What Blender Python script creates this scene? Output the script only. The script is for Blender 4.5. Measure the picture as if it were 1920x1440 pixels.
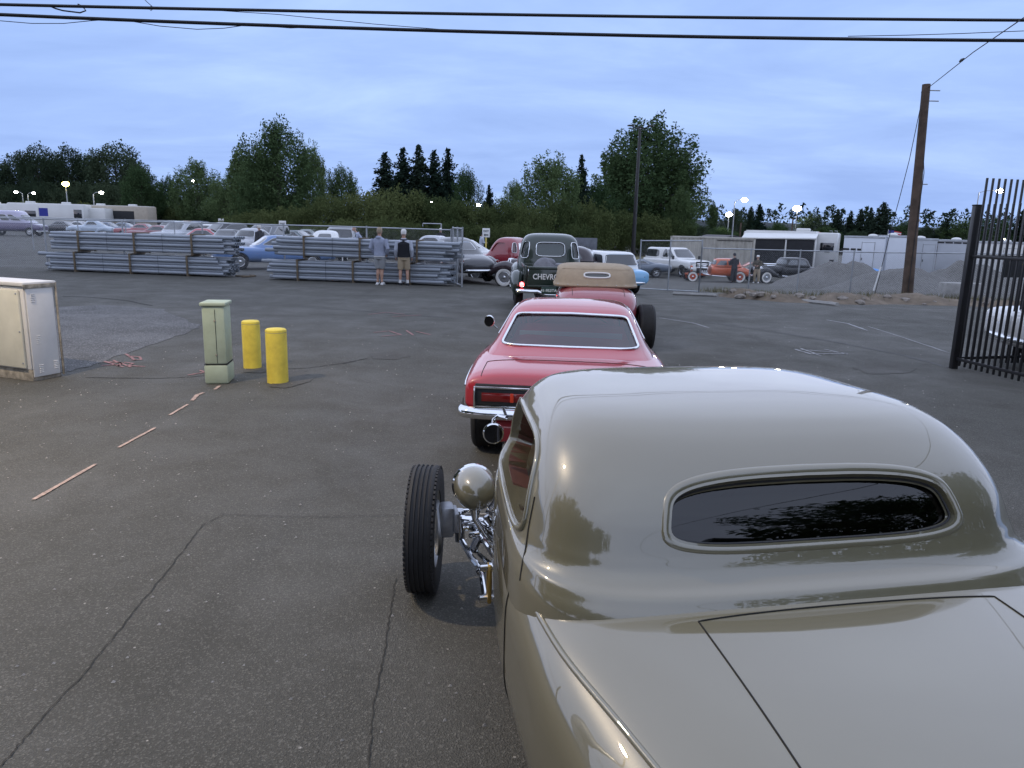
import bpy, bmesh, math, random
import numpy as np
from mathutils import Matrix, Vector, noise as mnoise
random.seed(7); rng = np.random.default_rng(7)
rad = math.radians
for o in list(bpy.data.objects): bpy.data.objects.remove(o)
scene = bpy.context.scene
COL = scene.collection

# ------------------------------------------------------------------ camera
FPX, CAMH, PITCH, ROLL = 1400.0, 1.96, rad(11.9), rad(1.4)
cd = bpy.data.cameras.new('camera'); cam = bpy.data.objects.new('camera', cd); COL.objects.link(cam)
cd.sensor_width = 36.0; cd.lens = 36.0*FPX/1920; cd.clip_start = .05; cd.clip_end = 6000
CR = (Matrix.Rotation(math.pi/2-PITCH, 3, 'X') @ Matrix.Rotation(ROLL, 3, 'Z'))
cam.matrix_world = Matrix.Translation((0, 0, CAMH)) @ CR.to_4x4()
scene.camera = cam
scene.render.resolution_x, scene.render.resolution_y = 1024, 768

# ------------------------------------------------------------------ sky
SUN_EL, SUN_AZ = rad(88), rad(215)          # high, from behind and left of the camera
world = bpy.data.worlds.new('World'); scene.world = world; world.use_nodes = True
nt = world.node_tree; nt.nodes.clear()
def N(tree, t, **kw):
    n = tree.nodes.new(t)
    for k, v in kw.items(): setattr(n, k, v)
    return n
wo = N(nt, 'ShaderNodeOutputWorld'); bg = N(nt, 'ShaderNodeBackground'); bg.inputs['Strength'].default_value = .1
sky = N(nt, 'ShaderNodeTexSky', sky_type='NISHITA', sun_disc=False, sun_elevation=rad(4), sun_rotation=SUN_AZ)
sky.air_density = 1.5; sky.dust_density = 2.5
tc = N(nt, 'ShaderNodeTexCoord'); sep = N(nt, 'ShaderNodeSeparateXYZ'); nt.links.new(tc.outputs['Generated'], sep.inputs[0])
def wm(op, a, b=None):
    m = N(nt, 'ShaderNodeMath', operation=op)
    for i, v in enumerate((a, b)):
        if v is None: continue
        if isinstance(v, (int, float)): m.inputs[i].default_value = v
        else: nt.links.new(v, m.inputs[i])
    return m.outputs[0]
zc = wm('ADD', wm('ABSOLUTE', sep.outputs['Z']), .16)
cx = wm('DIVIDE', sep.outputs['X'], zc); cy = wm('DIVIDE', sep.outputs['Y'], zc)
comb = N(nt, 'ShaderNodeCombineXYZ'); nt.links.new(cx, comb.inputs[0]); nt.links.new(cy, comb.inputs[1])
mp = N(nt, 'ShaderNodeMapping'); mp.inputs['Scale'].default_value = (.75, 1.25, 1); mp.inputs['Rotation'].default_value = (0, 0, .3)
nt.links.new(comb.outputs[0], mp.inputs[0])
cn = N(nt, 'ShaderNodeTexNoise'); cn.inputs['Scale'].default_value = 1.0; cn.inputs['Detail'].default_value = 7; cn.inputs['Roughness'].default_value = .58; cn.inputs['Distortion'].default_value = .35
nt.links.new(mp.outputs[0], cn.inputs['Vector'])
cr = N(nt, 'ShaderNodeValToRGB'); e = cr.color_ramp.elements
e[0].position = .32; e[0].color = (.170, .254, .474, 1)
e[1].position = .68; e[1].color = (.256, .358, .588, 1)
e2 = e.new(.5); e2.color = (.204, .297, .527, 1)
nt.links.new(cn.outputs['Fac'], cr.inputs[0])
sc = N(nt, 'ShaderNodeVectorMath', operation='SCALE'); sc.inputs['Scale'].default_value = 12.6; nt.links.new(cr.outputs[0], sc.inputs[0])
mx = N(nt, 'ShaderNodeMix', data_type='RGBA'); mx.inputs['Factor'].default_value = .94
nt.links.new(sky.outputs[0], mx.inputs[6]); nt.links.new(sc.outputs[0], mx.inputs[7])
nt.links.new(mx.outputs[2], bg.inputs['Color']); nt.links.new(bg.outputs[0], wo.inputs[0])

# ------------------------------------------------------------------ sun behind the cloud deck: a very wide, soft disc
sl = bpy.data.lights.new('sun', 'SUN'); sl.energy = .95; sl.angle = rad(176); sl.color = (1.0, .90, .74)
so = bpy.data.objects.new('sun', sl); COL.objects.link(so)
sdir = Vector((math.sin(SUN_AZ)*math.cos(SUN_EL), math.cos(SUN_AZ)*math.cos(SUN_EL), math.sin(SUN_EL)))
so.rotation_euler = (-sdir).to_track_quat('-Z', 'Y').to_euler(); so.location = (0, 0, 60)

vs = scene.view_settings; vs.view_transform = 'Standard'; vs.look = 'None'; vs.gamma = 1; vs.exposure = .70; vs.use_curve_mapping = False
scene.render.engine = 'CYCLES'

# ------------------------------------------------------------------ picking positions
def ray(px, py): return CR @ Vector(((px-960)/FPX, -(py-720)/FPX, -1))
CAM = Vector((0, 0, CAMH))
def atY(px, py, Y): d = ray(px, py); return CAM + d*(Y/d.y)
def atZ(px, py, Z): d = ray(px, py); return CAM + d*((Z-CAMH)/d.z)
def sst(a, b, x): t = min(max((x-a)/(b-a), 0), 1); return t*t*(3-2*t)
def gz(x, y):
    dip = .12*sst(4.6, 6.6, y)*(1-sst(9.5, 12.5, y))*sst(-2.6, -1.0, x)*(1-sst(2.8, 4.5, x))   # shallow swale across the drive
    return -.042*max(0, min(y, 48)-20)*sst(-4, 5, x)-dip
def GP(px, py):
    p = atZ(px, py, 0)
    for i in range(60): p = atZ(px, py, gz(p.x, p.y))
    return p
def onY(px, Y):
    """ground point at distance Y under pixel column px"""
    p = atY(px, 470, Y)
    return Vector((p.x, Y, gz(p.x, Y)))

# ------------------------------------------------------------------ materials
MATS = {}
def principled(name, col, rough=.6, metal=0, coat=0, coat_rough=.03, coat_ior=1.5, spec=.5, var=.0, vscale=4.0, bump=0, bscale=60, emis=None, estr=0, trans=0, ior=1.45, alpha=1, detail=4, vcol=None, rvar=0):
    if name in MATS: return MATS[name]
    m = bpy.data.materials.new(name); m.use_nodes = True; t = m.node_tree; b = t.nodes['Principled BSDF']
    c4 = (*col, 1)
    b.inputs['Base Color'].default_value = c4; b.inputs['Roughness'].default_value = rough; b.inputs['Metallic'].default_value = metal
    b.inputs['Coat Weight'].default_value = coat; b.inputs['Coat Roughness'].default_value = coat_rough; b.inputs['Coat IOR'].default_value = coat_ior
    b.inputs['Specular IOR Level'].default_value = spec; b.inputs['Transmission Weight'].default_value = trans; b.inputs['IOR'].default_value = ior
    b.inputs['Alpha'].default_value = alpha
    if emis: b.inputs['Emission Color'].default_value = (*emis, 1); b.inputs['Emission Strength'].default_value = estr
    if var or bump or rvar:
        co = N(t, 'ShaderNodeTexCoord')
    if var or rvar:
        n = N(t, 'ShaderNodeTexNoise'); n.inputs['Scale'].default_value = vscale; n.inputs['Detail'].default_value = detail; n.inputs['Roughness'].default_value = .6
        t.links.new(co.outputs['Object'], n.inputs['Vector'])
    if var:
        mix = N(t, 'ShaderNodeMix', data_type='RGBA')
        vc = vcol if vcol else tuple(c*(1-var) for c in col)
        hi = tuple(min(1, c*(1+var*.6)) for c in col)
        mix.inputs[6].default_value = (*vc, 1); mix.inputs[7].default_value = (*hi, 1)
        mr = N(t, 'ShaderNodeMapRange'); mr.inputs[1].default_value = .3; mr.inputs[2].default_value = .7
        t.links.new(n.outputs['Fac'], mr.inputs[0]); t.links.new(mr.outputs[0], mix.inputs[0]); t.links.new(mix.outputs[2], b.inputs['Base Color'])
    if rvar:
        mr2 = N(t, 'ShaderNodeMapRange'); mr2.inputs[1].default_value = .3; mr2.inputs[2].default_value = .7
        mr2.inputs[3].default_value = max(0, rough-rvar); mr2.inputs[4].default_value = rough+rvar
        t.links.new(n.outputs['Fac'], mr2.inputs[0]); t.links.new(mr2.outputs[0], b.inputs['Roughness'])
    if bump:
        n2 = N(t, 'ShaderNodeTexNoise'); n2.inputs['Scale'].default_value = bscale; n2.inputs['Detail'].default_value = 3
        t.links.new(co.outputs['Object'], n2.inputs['Vector'])
        bp = N(t, 'ShaderNodeBump'); bp.inputs['Strength'].default_value = bump; bp.inputs['Distance'].default_value = .01
        t.links.new(n2.outputs['Fac'], bp.inputs['Height']); t.links.new(bp.outputs[0], b.inputs['Normal'])
    MATS[name] = m
    return m
def paint(name, col, rough=.45, coat=1, cr=.03): return principled(name, col, rough, 0, coat, cr, coat_ior=1.5, var=.05, vscale=2.0)
def glassy(name, tint=(.35, .38, .4), refl=.06):
    if name in MATS: return MATS[name]
    m = bpy.data.materials.new(name); m.use_nodes = True; t = m.node_tree; t.nodes.clear()
    o = N(t, 'ShaderNodeOutputMaterial'); tr = N(t, 'ShaderNodeBsdfTransparent'); tr.inputs[0].default_value = (*tint, 1)
    gl = N(t, 'ShaderNodeBsdfGlossy'); gl.inputs['Roughness'].default_value = .015
    fr = N(t, 'ShaderNodeFresnel'); fr.inputs[0].default_value = 1.5
    ad = N(t, 'ShaderNodeMath', operation='ADD'); ad.inputs[1].default_value = refl; t.links.new(fr.outputs[0], ad.inputs[0])
    mi = N(t, 'ShaderNodeMixShader'); t.links.new(ad.outputs[0], mi.inputs[0]); t.links.new(tr.outputs[0], mi.inputs[1]); t.links.new(gl.outputs[0], mi.inputs[2])
    t.links.new(mi.outputs[0], o.inputs[0]); MATS[name] = m
    return m
def emitter(name, col, s): return principled(name, (.8, .8, .8), .5, emis=col, estr=s)
CHROME = principled('chrome', (.78, .79, .80), .07, 1, rvar=.04, vscale=9)
DULLMETAL = principled('dull_metal', (.34, .35, .36), .42, 1, var=.15, vscale=6)
GALV = principled('galvanised', (.40, .42, .44), .45, .85, var=.2, vscale=3)
RUBBER = principled('rubber', (.022, .022, .023), .72, var=.25, vscale=9, bump=.15, bscale=120)
BLACKP = principled('black_plastic', (.018, .018, .02), .5, var=.2)
BLACKM = principled('black_metal', (.012, .012, .014), .45, coat=.2, var=.3, vscale=5, bump=.05)
DARKIN = principled('dark_interior', (.012, .012, .014), .8)
GLASSD = principled('dark_glass', (.015, .018, .022), .03, coat=1, coat_rough=.01, spec=.8)
GLASSM = principled('smoky_glass', (.06, .07, .08), .04, coat=1, coat_rough=.01, spec=.8)
WHITEP = paint('white_paint', (.72, .72, .70))
WHITEWALL = principled('whitewall', (.66, .64, .60), .6, var=.1)
REDLENS = principled('red_lens', (.16, .006, .006), .15, coat=1)
AMBER = principled('amber_lens', (.5, .12, .02), .2, coat=1)
HEADLENS = principled('headlamp_lens', (.62, .64, .66), .08, coat=1, spec=.8)
SKIN = principled('skin', (.42, .25, .18), .55, var=.1)

# ------------------------------------------------------------------ geometry
def pchip(xs, ys, xq):
    xs = np.asarray(xs, float); ys = np.asarray(ys, float); xq = np.asarray(xq, float)
    h = np.diff(xs); d = np.diff(ys)/h; m = np.zeros_like(ys)
    m[0] = d[0]; m[-1] = d[-1]
    for i in range(1, len(xs)-1):
        if d[i-1]*d[i] > 0:
            w1 = 2*h[i]+h[i-1]; w2 = h[i]+2*h[i-1]; m[i] = (w1+w2)/(w1/d[i-1]+w2/d[i])
    k = np.clip(np.searchsorted(xs, xq)-1, 0, len(xs)-2); t = (xq-xs[k])/h[k]
    return ((2*t**3-3*t**2+1)*ys[k]+(t**3-2*t**2+t)*h[k]*m[k]+(-2*t**3+3*t**2)*ys[k+1]+(t**3-t**2)*h[k]*m[k+1])
def spw(v, p): return np.sign(v)*np.abs(v)**p
_bc = {}
class Geo:
    def __init__(s): s.V = []; s.F = []
    def add(s, V, F):
        o = len(s.V); s.V.extend([tuple(map(float, v)) for v in V]); s.F.extend([tuple(i+o for i in f) for f in F]); return s
    def box(s, c, size, b=0, M=None):
        key = (tuple(round(x, 4) for x in size), round(b, 4))
        if key not in _bc:
            bm = bmesh.new(); bmesh.ops.create_cube(bm, size=1)
            for v in bm.verts: v.co = Vector((v.co.x*size[0], v.co.y*size[1], v.co.z*size[2]))
            if b: bmesh.ops.bevel(bm, geom=list(bm.edges), offset=b, segments=2, affect='EDGES', profile=.5)
            bm.verts.index_update(); _bc[key] = ([v.co.copy() for v in bm.verts], [[v.index for v in f.verts] for f in bm.faces]); bm.free()
        V, F = _bc[key]; c = Vector(c)
        return s.add([(M @ v if M else v)+c for v in V], F)
    def tube(s, pts, r, n=8, closed=False, caps=True, flat=1.0):
        P = [Vector(p) for p in pts]; m = len(P)
        rs = r if hasattr(r, '__len__') else [r]*m
        T = []
        for i in range(m):
            a = P[i-1] if (i > 0 or closed) else P[i]; b = P[(i+1) % m] if (i < m-1 or closed) else P[i]
            t = (b-a); T.append(t.normalized() if t.length > 1e-9 else Vector((0, 0, 1)))
        up = Vector((0, 0, 1)) if abs(T[0].z) < .9 else Vector((1, 0, 0))
        nrm = T[0].cross(up).normalized(); V = []; 
        for i in range(m):
            nrm = (nrm - T[i]*nrm.dot(T[i])); nrm = nrm.normalized() if nrm.length > 1e-6 else T[i].orthogonal().normalized()
            bi = T[i].cross(nrm)
            for k in range(n):
                a = 2*math.pi*k/n; V.append(P[i]+(nrm*math.cos(a)+bi*math.sin(a)*flat)*rs[i])
        F = []
        for i in range(m if closed else m-1):
            j = (i+1) % m
            for k in range(n): F.append((i*n+k, i*n+(k+1) % n, j*n+(k+1) % n, j*n+k))
        if caps and not closed: F.append(tuple(range(n-1, -1, -1))); F.append(tuple((m-1)*n+k for k in range(n)))
        return s.add(V, F)
    def lathe(s, prof, n=32, M=None, closed=False, cap=True):
        """prof: (r, h) pairs, turned about the local X axis"""
        V = []; m = len(prof)
        for r, h in prof:
            for k in range(n):
                a = 2*math.pi*k/n; v = Vector((h, r*math.cos(a), r*math.sin(a))); V.append(M @ v if M else v)
        F = []
        for i in range(m if closed else m-1):
            j = (i+1) % m
            for k in range(n): F.append((i*n+k, j*n+k, j*n+(k+1) % n, i*n+(k+1) % n))
        if cap and not closed: F.append(tuple(range(n))); F.append(tuple((m-1)*n+k for k in range(n-1, -1, -1)))
        return s.add(V, F)
    def loft(s, rings, closed=True, cap0=False, cap1=False):
        n = len(rings[0]); m = len(rings); V = [p for r in rings for p in r]; F = []
        for i in range(m-1):
            for k in range(n if closed else n-1): F.append((i*n+k, i*n+(k+1) % n, (i+1)*n+(k+1) % n, (i+1)*n+k))
        if cap0: F.append(tuple(range(n-1, -1, -1)))
        if cap1: F.append(tuple((m-1)*n+k for k in range(n)))
        return s.add(V, F)
    def prism(s, outline, a, b, axis='x'):
        """outline (p, q) extruded along axis from a to b; p, q are the two other axes in order"""
        def mk(p, q, t): return {'x': (t, p, q), 'y': (p, t, q), 'z': (p, q, t)}[axis]
        n = len(outline); V = [mk(p, q, a) for p, q in outline]+[mk(p, q, b) for p, q in outline]
        F = [tuple(range(n-1, -1, -1)), tuple(range(n, 2*n))]+[(i, (i+1) % n, n+(i+1) % n, n+i) for i in range(n)]
        return s.add(V, F)
    def sphere(s, c, r, nu=16, nv=10, sc=(1, 1, 1)):
        c = Vector(c); rings = []
        for j in range(nv+1):
            ph = -math.pi/2+math.pi*j/nv
            rings.append([c+Vector((r*sc[0]*math.cos(ph)*math.cos(2*math.pi*k/nu), r*sc[1]*math.cos(ph)*math.sin(2*math.pi*k/nu), r*sc[2]*math.sin(ph))) for k in range(nu)])
        return s.loft(rings)
    def xf(s, M): s.V = [tuple(M @ Vector(v)) for v in s.V]; return s
    def mesh(s, name, mat, smooth=True, ang=38, fixn=True, weld=0):
        me = bpy.data.meshes.new(name); me.from_pydata(s.V, [], s.F)
        if fixn or weld:
            bm = bmesh.new(); bm.from_mesh(me)
            if weld: bmesh.ops.remove_doubles(bm, verts=bm.verts, dist=weld)
            if fixn: bmesh.ops.recalc_face_normals(bm, faces=bm.faces)
            bm.to_mesh(me); bm.free()
        for mm in (mat if isinstance(mat, (list, tuple)) else [mat]): me.materials.append(mm)
        if smooth:
            me.polygons.foreach_set('use_smooth', [True]*len(me.polygons))
            if ang < 180: me.set_sharp_from_angle(angle=rad(ang))
        me.update(); return me
    def build(s, name, mat, parent=None, **kw): return link(name, s.mesh(name, mat, **kw), parent)
def link(name, me, parent=None, loc=None):
    o = bpy.data.objects.new(name, me); COL.objects.link(o)
    if parent: o.parent = parent
    if loc: o.location = loc
    return o
def tag(o, label=None, cat=None, group=None, kind=None):
    for k, v in (('label', label), ('category', cat), ('group', group), ('kind', kind)):
        if v: o[k] = v
    return o
def thing(name, label, cat, loc=(0, 0, 0), rz=0, group=None):
    o = bpy.data.objects.new(name, None); COL.objects.link(o); o.location = loc; o.rotation_euler = (0, 0, rz); o.empty_display_size = .1
    return tag(o, label, cat, group)
def kids(o): return [c for c in bpy.data.objects if c.parent == o]
def copy_tree(root, loc=None, rz=None, label=None, mats=None, group=None, scale=None):
    """copy a thing with its parts and sub-parts; mats swaps materials on the copies"""
    tree = {}
    for c in bpy.data.objects:
        if c.parent: tree.setdefault(c.parent, []).append(c)
    def rec(o, par):
        c = o.copy(); COL.objects.link(c); c.parent = par
        if mats and c.type == 'MESH':
            for i, sl in enumerate(o.material_slots):
                m = mats.get(sl.material.name) if sl.material else None
                if m: c.material_slots[i].link = 'OBJECT'; c.material_slots[i].material = m
        for k in tree.get(o, []): rec(k, c)
        return c
    r = rec(root, None)
    if loc is not None: r.location = loc
    if rz is not None: r.rotation_euler = (0, 0, rz)
    if label: r['label'] = label
    if group: r['group'] = group
    if scale: r.scale = scale if hasattr(scale, '__len__') else (scale,)*3
    return r
def boolean(me, cutters, name):
    """mesh minus closed cutter Geos"""
    o = bpy.data.objects.new('cut_base', me); COL.objects.link(o); cs = []
    for g in cutters:
        c = bpy.data.objects.new('cut', g.mesh('cut', me.materials[0], smooth=False)); COL.objects.link(c); cs.append(c)
        md = o.modifiers.new('b', 'BOOLEAN'); md.operation = 'DIFFERENCE'; md.object = c; md.solver = 'EXACT'
    dg = bpy.context.evaluated_depsgraph_get(); ev = o.evaluated_get(dg)
    out = bpy.data.meshes.new_from_object(ev); out.name = name
    for c in cs: bpy.data.objects.remove(c)
    bpy.data.objects.remove(o)
    return out
def text_geo(txt, size, extrude, mat, name, parent, M, bold=False, sx=1.0):
    cu = bpy.data.curves.new(name, 'FONT'); cu.body = txt; cu.size = size; cu.extrude = extrude; cu.align_x = 'CENTER'; cu.align_y = 'CENTER'
    cu.resolution_u = 3; cu.offset = size*.02 if bold else 0
    o = bpy.data.objects.new(name, cu); COL.objects.link(o)
    dg = bpy.context.evaluated_depsgraph_get(); me = bpy.data.meshes.new_from_object(o.evaluated_get(dg)); bpy.data.objects.remove(o)
    me.transform(M @ Matrix.Diagonal((sx, 1, 1, 1))); me.materials.clear(); me.materials.append(mat); me.name = name
    return link(name, me, parent)
# ------------------------------------------------------------------ ground
def asphalt(name, c0, c1, speck=.62, scale=1.0, bump=.75):
    m = bpy.data.materials.new(name); m.use_nodes = True; t = m.node_tree; b = t.nodes['Principled BSDF']
    co = N(t, 'ShaderNodeTexCoord'); L = t.links.new
    def noise(s, d=5, r=.6, dist=0):
        n = N(t, 'ShaderNodeTexNoise'); n.inputs['Scale'].default_value = s; n.inputs['Detail'].default_value = d; n.inputs['Roughness'].default_value = r; n.inputs['Distortion'].default_value = dist
        L(co.outputs['Object'], n.inputs['Vector']); return n.outputs['Fac']
    def rng_(v, a, b_, c=0, d=1):
        r = N(t, 'ShaderNodeMapRange'); r.inputs[1].default_value = a; r.inputs[2].default_value = b_; r.inputs[3].default_value = c; r.inputs[4].default_value = d; L(v, r.inputs[0]); return r.outputs[0]
    def mix(f, a, b_, bt='MIX'):
        x = N(t, 'ShaderNodeMix', data_type='RGBA', blend_type=bt)
        for i, v in ((0, f), (6, a), (7, b_)):
            if isinstance(v, (int, float)): x.inputs[i].default_value = v
            elif isinstance(v, tuple): x.inputs[i].default_value = (*v, 1)
            else: L(v, x.inputs[i])
        return x.outputs[2]
    big = rng_(noise(.22, 4, .6, .5), .35, .68); mid = rng_(noise(1.1, 6, .65, .3), .3, .7)
    c = mix(big, c0, c1)
    c = mix(rng_(mid, 0, 1, 0, .45), c, tuple(x*.72 for x in c0))
    # rusty / oily stains with outlines of their own
    c = mix(rng_(noise(.55, 5, .6, 1.2), .60, .74, 0, .5), c, (c0[0]*.62, c0[1]*.56, c0[2]*.5))
    wv = N(t, 'ShaderNodeMapping'); wv.inputs['Scale'].default_value = (1.6, .10, 1); wv.inputs['Rotation'].default_value = (0, 0, .12); L(co.outputs['Object'], wv.inputs[0])
    wn = N(t, 'ShaderNodeTexNoise'); wn.inputs['Scale'].default_value = 1.0; wn.inputs['Detail'].default_value = 5; L(wv.outputs[0], wn.inputs['Vector'])
    c = mix(rng_(wn.outputs['Fac'], .55, .72, 0, .35), c, tuple(x*.6 for x in c0))
    c = mix(rng_(wn.outputs['Fac'], .42, .28, 0, .25), c, tuple(x*1.25 for x in c1))
    # aggregate
    vo = N(t, 'ShaderNodeTexVoronoi'); vo.inputs['Scale'].default_value = 150*scale; L(co.outputs['Object'], vo.inputs['Vector'])
    ag = N(t, 'ShaderNodeSeparateColor'); L(vo.outputs['Color'], ag.inputs[0])
    c = mix(rng_(ag.outputs[0], 0, 1, 0, .42*speck), c, tuple(x*.35 for x in c0))
    c = mix(rng_(ag.outputs[1], .80, .90, 0, .55*speck), c, tuple(min(1, x*2.0) for x in c1))
    vb = N(t, 'ShaderNodeTexVoronoi'); vb.inputs['Scale'].default_value = 22*scale; L(co.outputs['Object'], vb.inputs['Vector'])
    sb = N(t, 'ShaderNodeSeparateColor'); L(vb.outputs['Color'], sb.inputs[0])
    near = rng_(vb.outputs['Distance'], .10, .16, 1, 0)
    mm = N(t, 'ShaderNodeMath', operation='MULTIPLY'); L(near, mm.inputs[0]); L(rng_(sb.outputs[0], .95, .97), mm.inputs[1])
    c = mix(mm.outputs[0], c, (.34, .32, .29))
    vm = N(t, 'ShaderNodeTexVoronoi'); vm.inputs['Scale'].default_value = 62*scale; vm.inputs['Randomness'].default_value = 1; L(co.outputs['Object'], vm.inputs['Vector']); sm_ = N(t, 'ShaderNodeSeparateColor'); L(vm.outputs['Color'], sm_.inputs[0])
    edge = rng_(vm.outputs['Distance'], .25, .5, 1, 0)
    for ch, a_, b_, col in ((0, .86, .92, tuple(min(1, x*1.75) for x in c1)), (1, .84, .92, tuple(x*.4 for x in c0))):
        m2 = N(t, 'ShaderNodeMath', operation='MULTIPLY'); L(edge, m2.inputs[0]); L(rng_(sm_.outputs[ch], a_, b_, 0, .7*speck), m2.inputs[1]); c = mix(m2.outputs[0], c, col)
    L(c, b.inputs['Base Color'])
    L(rng_(mid, 0, 1, .62, .9), b.inputs['Roughness']); b.inputs['Specular IOR Level'].default_value = .35
    bp = N(t, 'ShaderNodeBump'); bp.inputs['Strength'].default_value = bump; bp.inputs['Distance'].default_value = .006
    ad = N(t, 'ShaderNodeMath', operation='ADD'); L(vo.outputs['Distance'], ad.inputs[0]); L(noise(40*scale, 4, .7), ad.inputs[1])
    L(ad.outputs[0], bp.inputs['Height']); L(bp.outputs[0], b.inputs['Normal'])
    return m
ASPH = asphalt('worn_asphalt', (.068, .0655, .054), (.108, .104, .091))
ASPHD = asphalt('dark_asphalt', (.066, .062, .052), (.106, .101, .089), .38)
GRAVM = asphalt('loose_gravel', (.075, .074, .072), (.15, .147, .142), 1.0, .45, .9)
CRACK = principled('crack_dark', (.036, .034, .029), .95, var=.3, vscale=20)
TARM = principled('tar_seal', (.035, .033, .03), .6, var=.3, vscale=8)
PINK = principled('pink_paint', (.40, .29, .235), .8, var=.45, vscale=25)
REDSP = principled('red_spray', (.30, .16, .15), .85, var=.45, vscale=25)
WHSP = principled('worn_white_line', (.34, .34, .34), .85, var=.5, vscale=18)
CONCR = principled('concrete', (.32, .31, .29), .85, var=.25, vscale=3, bump=.2, bscale=40)
DIRT = principled('dirt', (.16, .125, .09), .95, var=.4, vscale=2.5, bump=.7, bscale=14)
GRAVELPILE = principled('gravel_pile', (.14, .135, .125), .95, var=.25, vscale=5, bump=.8, bscale=35)

def axis(segs):
    out = []
    for a, b, st in segs: out += list(np.arange(a, b, st))
    return out+[segs[-1][1]]
def ground():
    xs = axis([(-1500, -200, 100), (-200, -40, 16), (-40, -8, 2), (-8, 10, .5), (10, 50, 2), (50, 200, 15), (200, 1500, 100)])
    ys = axis([(-400, -20, 38), (-20, 0, 2), (0, 20, .5), (20, 60, 1.25), (60, 140, 5), (140, 300, 20), (300, 3000, 150)])
    V = []
    for y in ys:
        for x in xs: V.append((x, y, gz(x, y)))
    n = len(xs); F = [(j*n+i, j*n+i+1, (j+1)*n+i+1, (j+1)*n+i) for j in range(len(ys)-1) for i in range(n-1)]
    g = Geo().add(V, F); return tag(g.build('ground', ASPH, fixn=False, ang=180), kind='structure')
GROUND = ground()
def strip(name, pix, w, mat, lift=.004, jitter=.0, parent=GROUND, sub=1, world_pts=None, var=(.6, 1.25), taper=.5):
    P = world_pts or [GP(*p) for p in pix]
    if sub > 1:
        Q = []
        for a, b in zip(P[:-1], P[1:]):
            for k in range(sub): Q.append(a.lerp(b, k/sub))
        P = Q+[P[-1]]
    V = []; m = len(P)
    for i in range(m):
        t = P[min(i+1, m-1)]-P[max(i-1, 0)]; t.z = 0; t = t.normalized() if t.length else Vector((1, 0, 0)); nn = Vector((-t.y, t.x, 0))
        jx = nn*random.uniform(-jitter, jitter); ww = (w if not hasattr(w, '__len__') else w[min(i, len(w)-1)])*random.uniform(*var)*.5
        if i in (0, m-1): ww *= taper
        for sgn in (-1, 1):
            q = P[i]+jx+nn*ww*sgn; V.append((q.x, q.y, gz(q.x, q.y)+lift))
    F = [(2*i, 2*i+1, 2*i+3, 2*i+2) for i in range(m-1)]
    return Geo().add(V, F).build(name, mat, parent, smooth=False)
# cracks and seams in the asphalt
for pix, w in [([(420, 966), (380, 985), (330, 1050), (250, 1150), (160, 1260), (60, 1370), (0, 1440)], .006),
               ([(412, 965), (480, 967), (560, 970), (660, 968), (760, 966)], .005),
               ([(742, 1085), (735, 1130), (722, 1220), (700, 1330), (690, 1440)], .0055),
               ([(118, 556), (160, 557), (200, 560), (240, 564), (272, 571), (285, 573)], .06),
               ([(160, 708), (220, 709), (290, 710), (360, 707), (395, 703)], .022),
               ([(540, 692), (580, 690), (640, 682), (690, 672)], .02)]:
    strip('asphalt_crack', pix, w, CRACK, .005, .006, sub=14)
# tar / patch seam tones and faint worn lines
for pix, w in [([(1210, 590), (1300, 600), (1420, 618), (1560, 640), (1700, 668), (1780, 690)], .06), ([(560, 575), (700, 585), (860, 598)], .05)]:
    strip('tar_seam', pix, w, TARM, .004, .03, sub=12)
for pix, w in [([(1550, 600), (1590, 607), (1626, 620)], .06), ([(1626, 612), (1690, 632), (1780, 662)], .035), ([(1235, 596), (1300, 606), (1330, 615)], .05), ([(1490, 655), (1590, 663)], .05), ([(1500, 653), (1540, 668)], .04), ([(1545, 655), (1590, 665)], .04), ([(1490, 655), (1520, 664), (1590, 664)], .05)]:
    strip('worn_line', pix, w, WHSP, .006, .01, sub=6)
# pink survey dashes
for pix, w in [([(63, 938), (180, 871)], .034), ([(222, 840), (291, 803)], .030), ([(318, 779), (352, 759)], .030), ([(360, 752), (370, 741), (382, 737)], .045), ([(403, 731), (412, 724)], .04)]:
    strip('paint_dash', pix, w, PINK, .007, .0015, sub=8, var=(.85, 1.1), taper=.9)
# red utility scrawl
for pix in [[(190, 686), (225, 684)], [(196, 678), (232, 689)], [(205, 679), (228, 681), (222, 687)], [(212, 676), (246, 689)], [(232, 680), (250, 682), (240, 686), (272, 688)], [(240, 668), (262, 670), (265, 675), (245, 676)], [(236, 664), (254, 676)],
            [(700, 624), (730, 621), (752, 628), (715, 631)], [(762, 620), (775, 629)], [(780, 622), (808, 628)], [(690, 590), (725, 586), (760, 590)], [(735, 594), (790, 591)],
            [(352, 704), (394, 697)], [(375, 695), (398, 703)]]:
    strip('spray_mark', pix, .038, REDSP, .007, .004, sub=5, var=(.8, 1.15), taper=.8)
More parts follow.
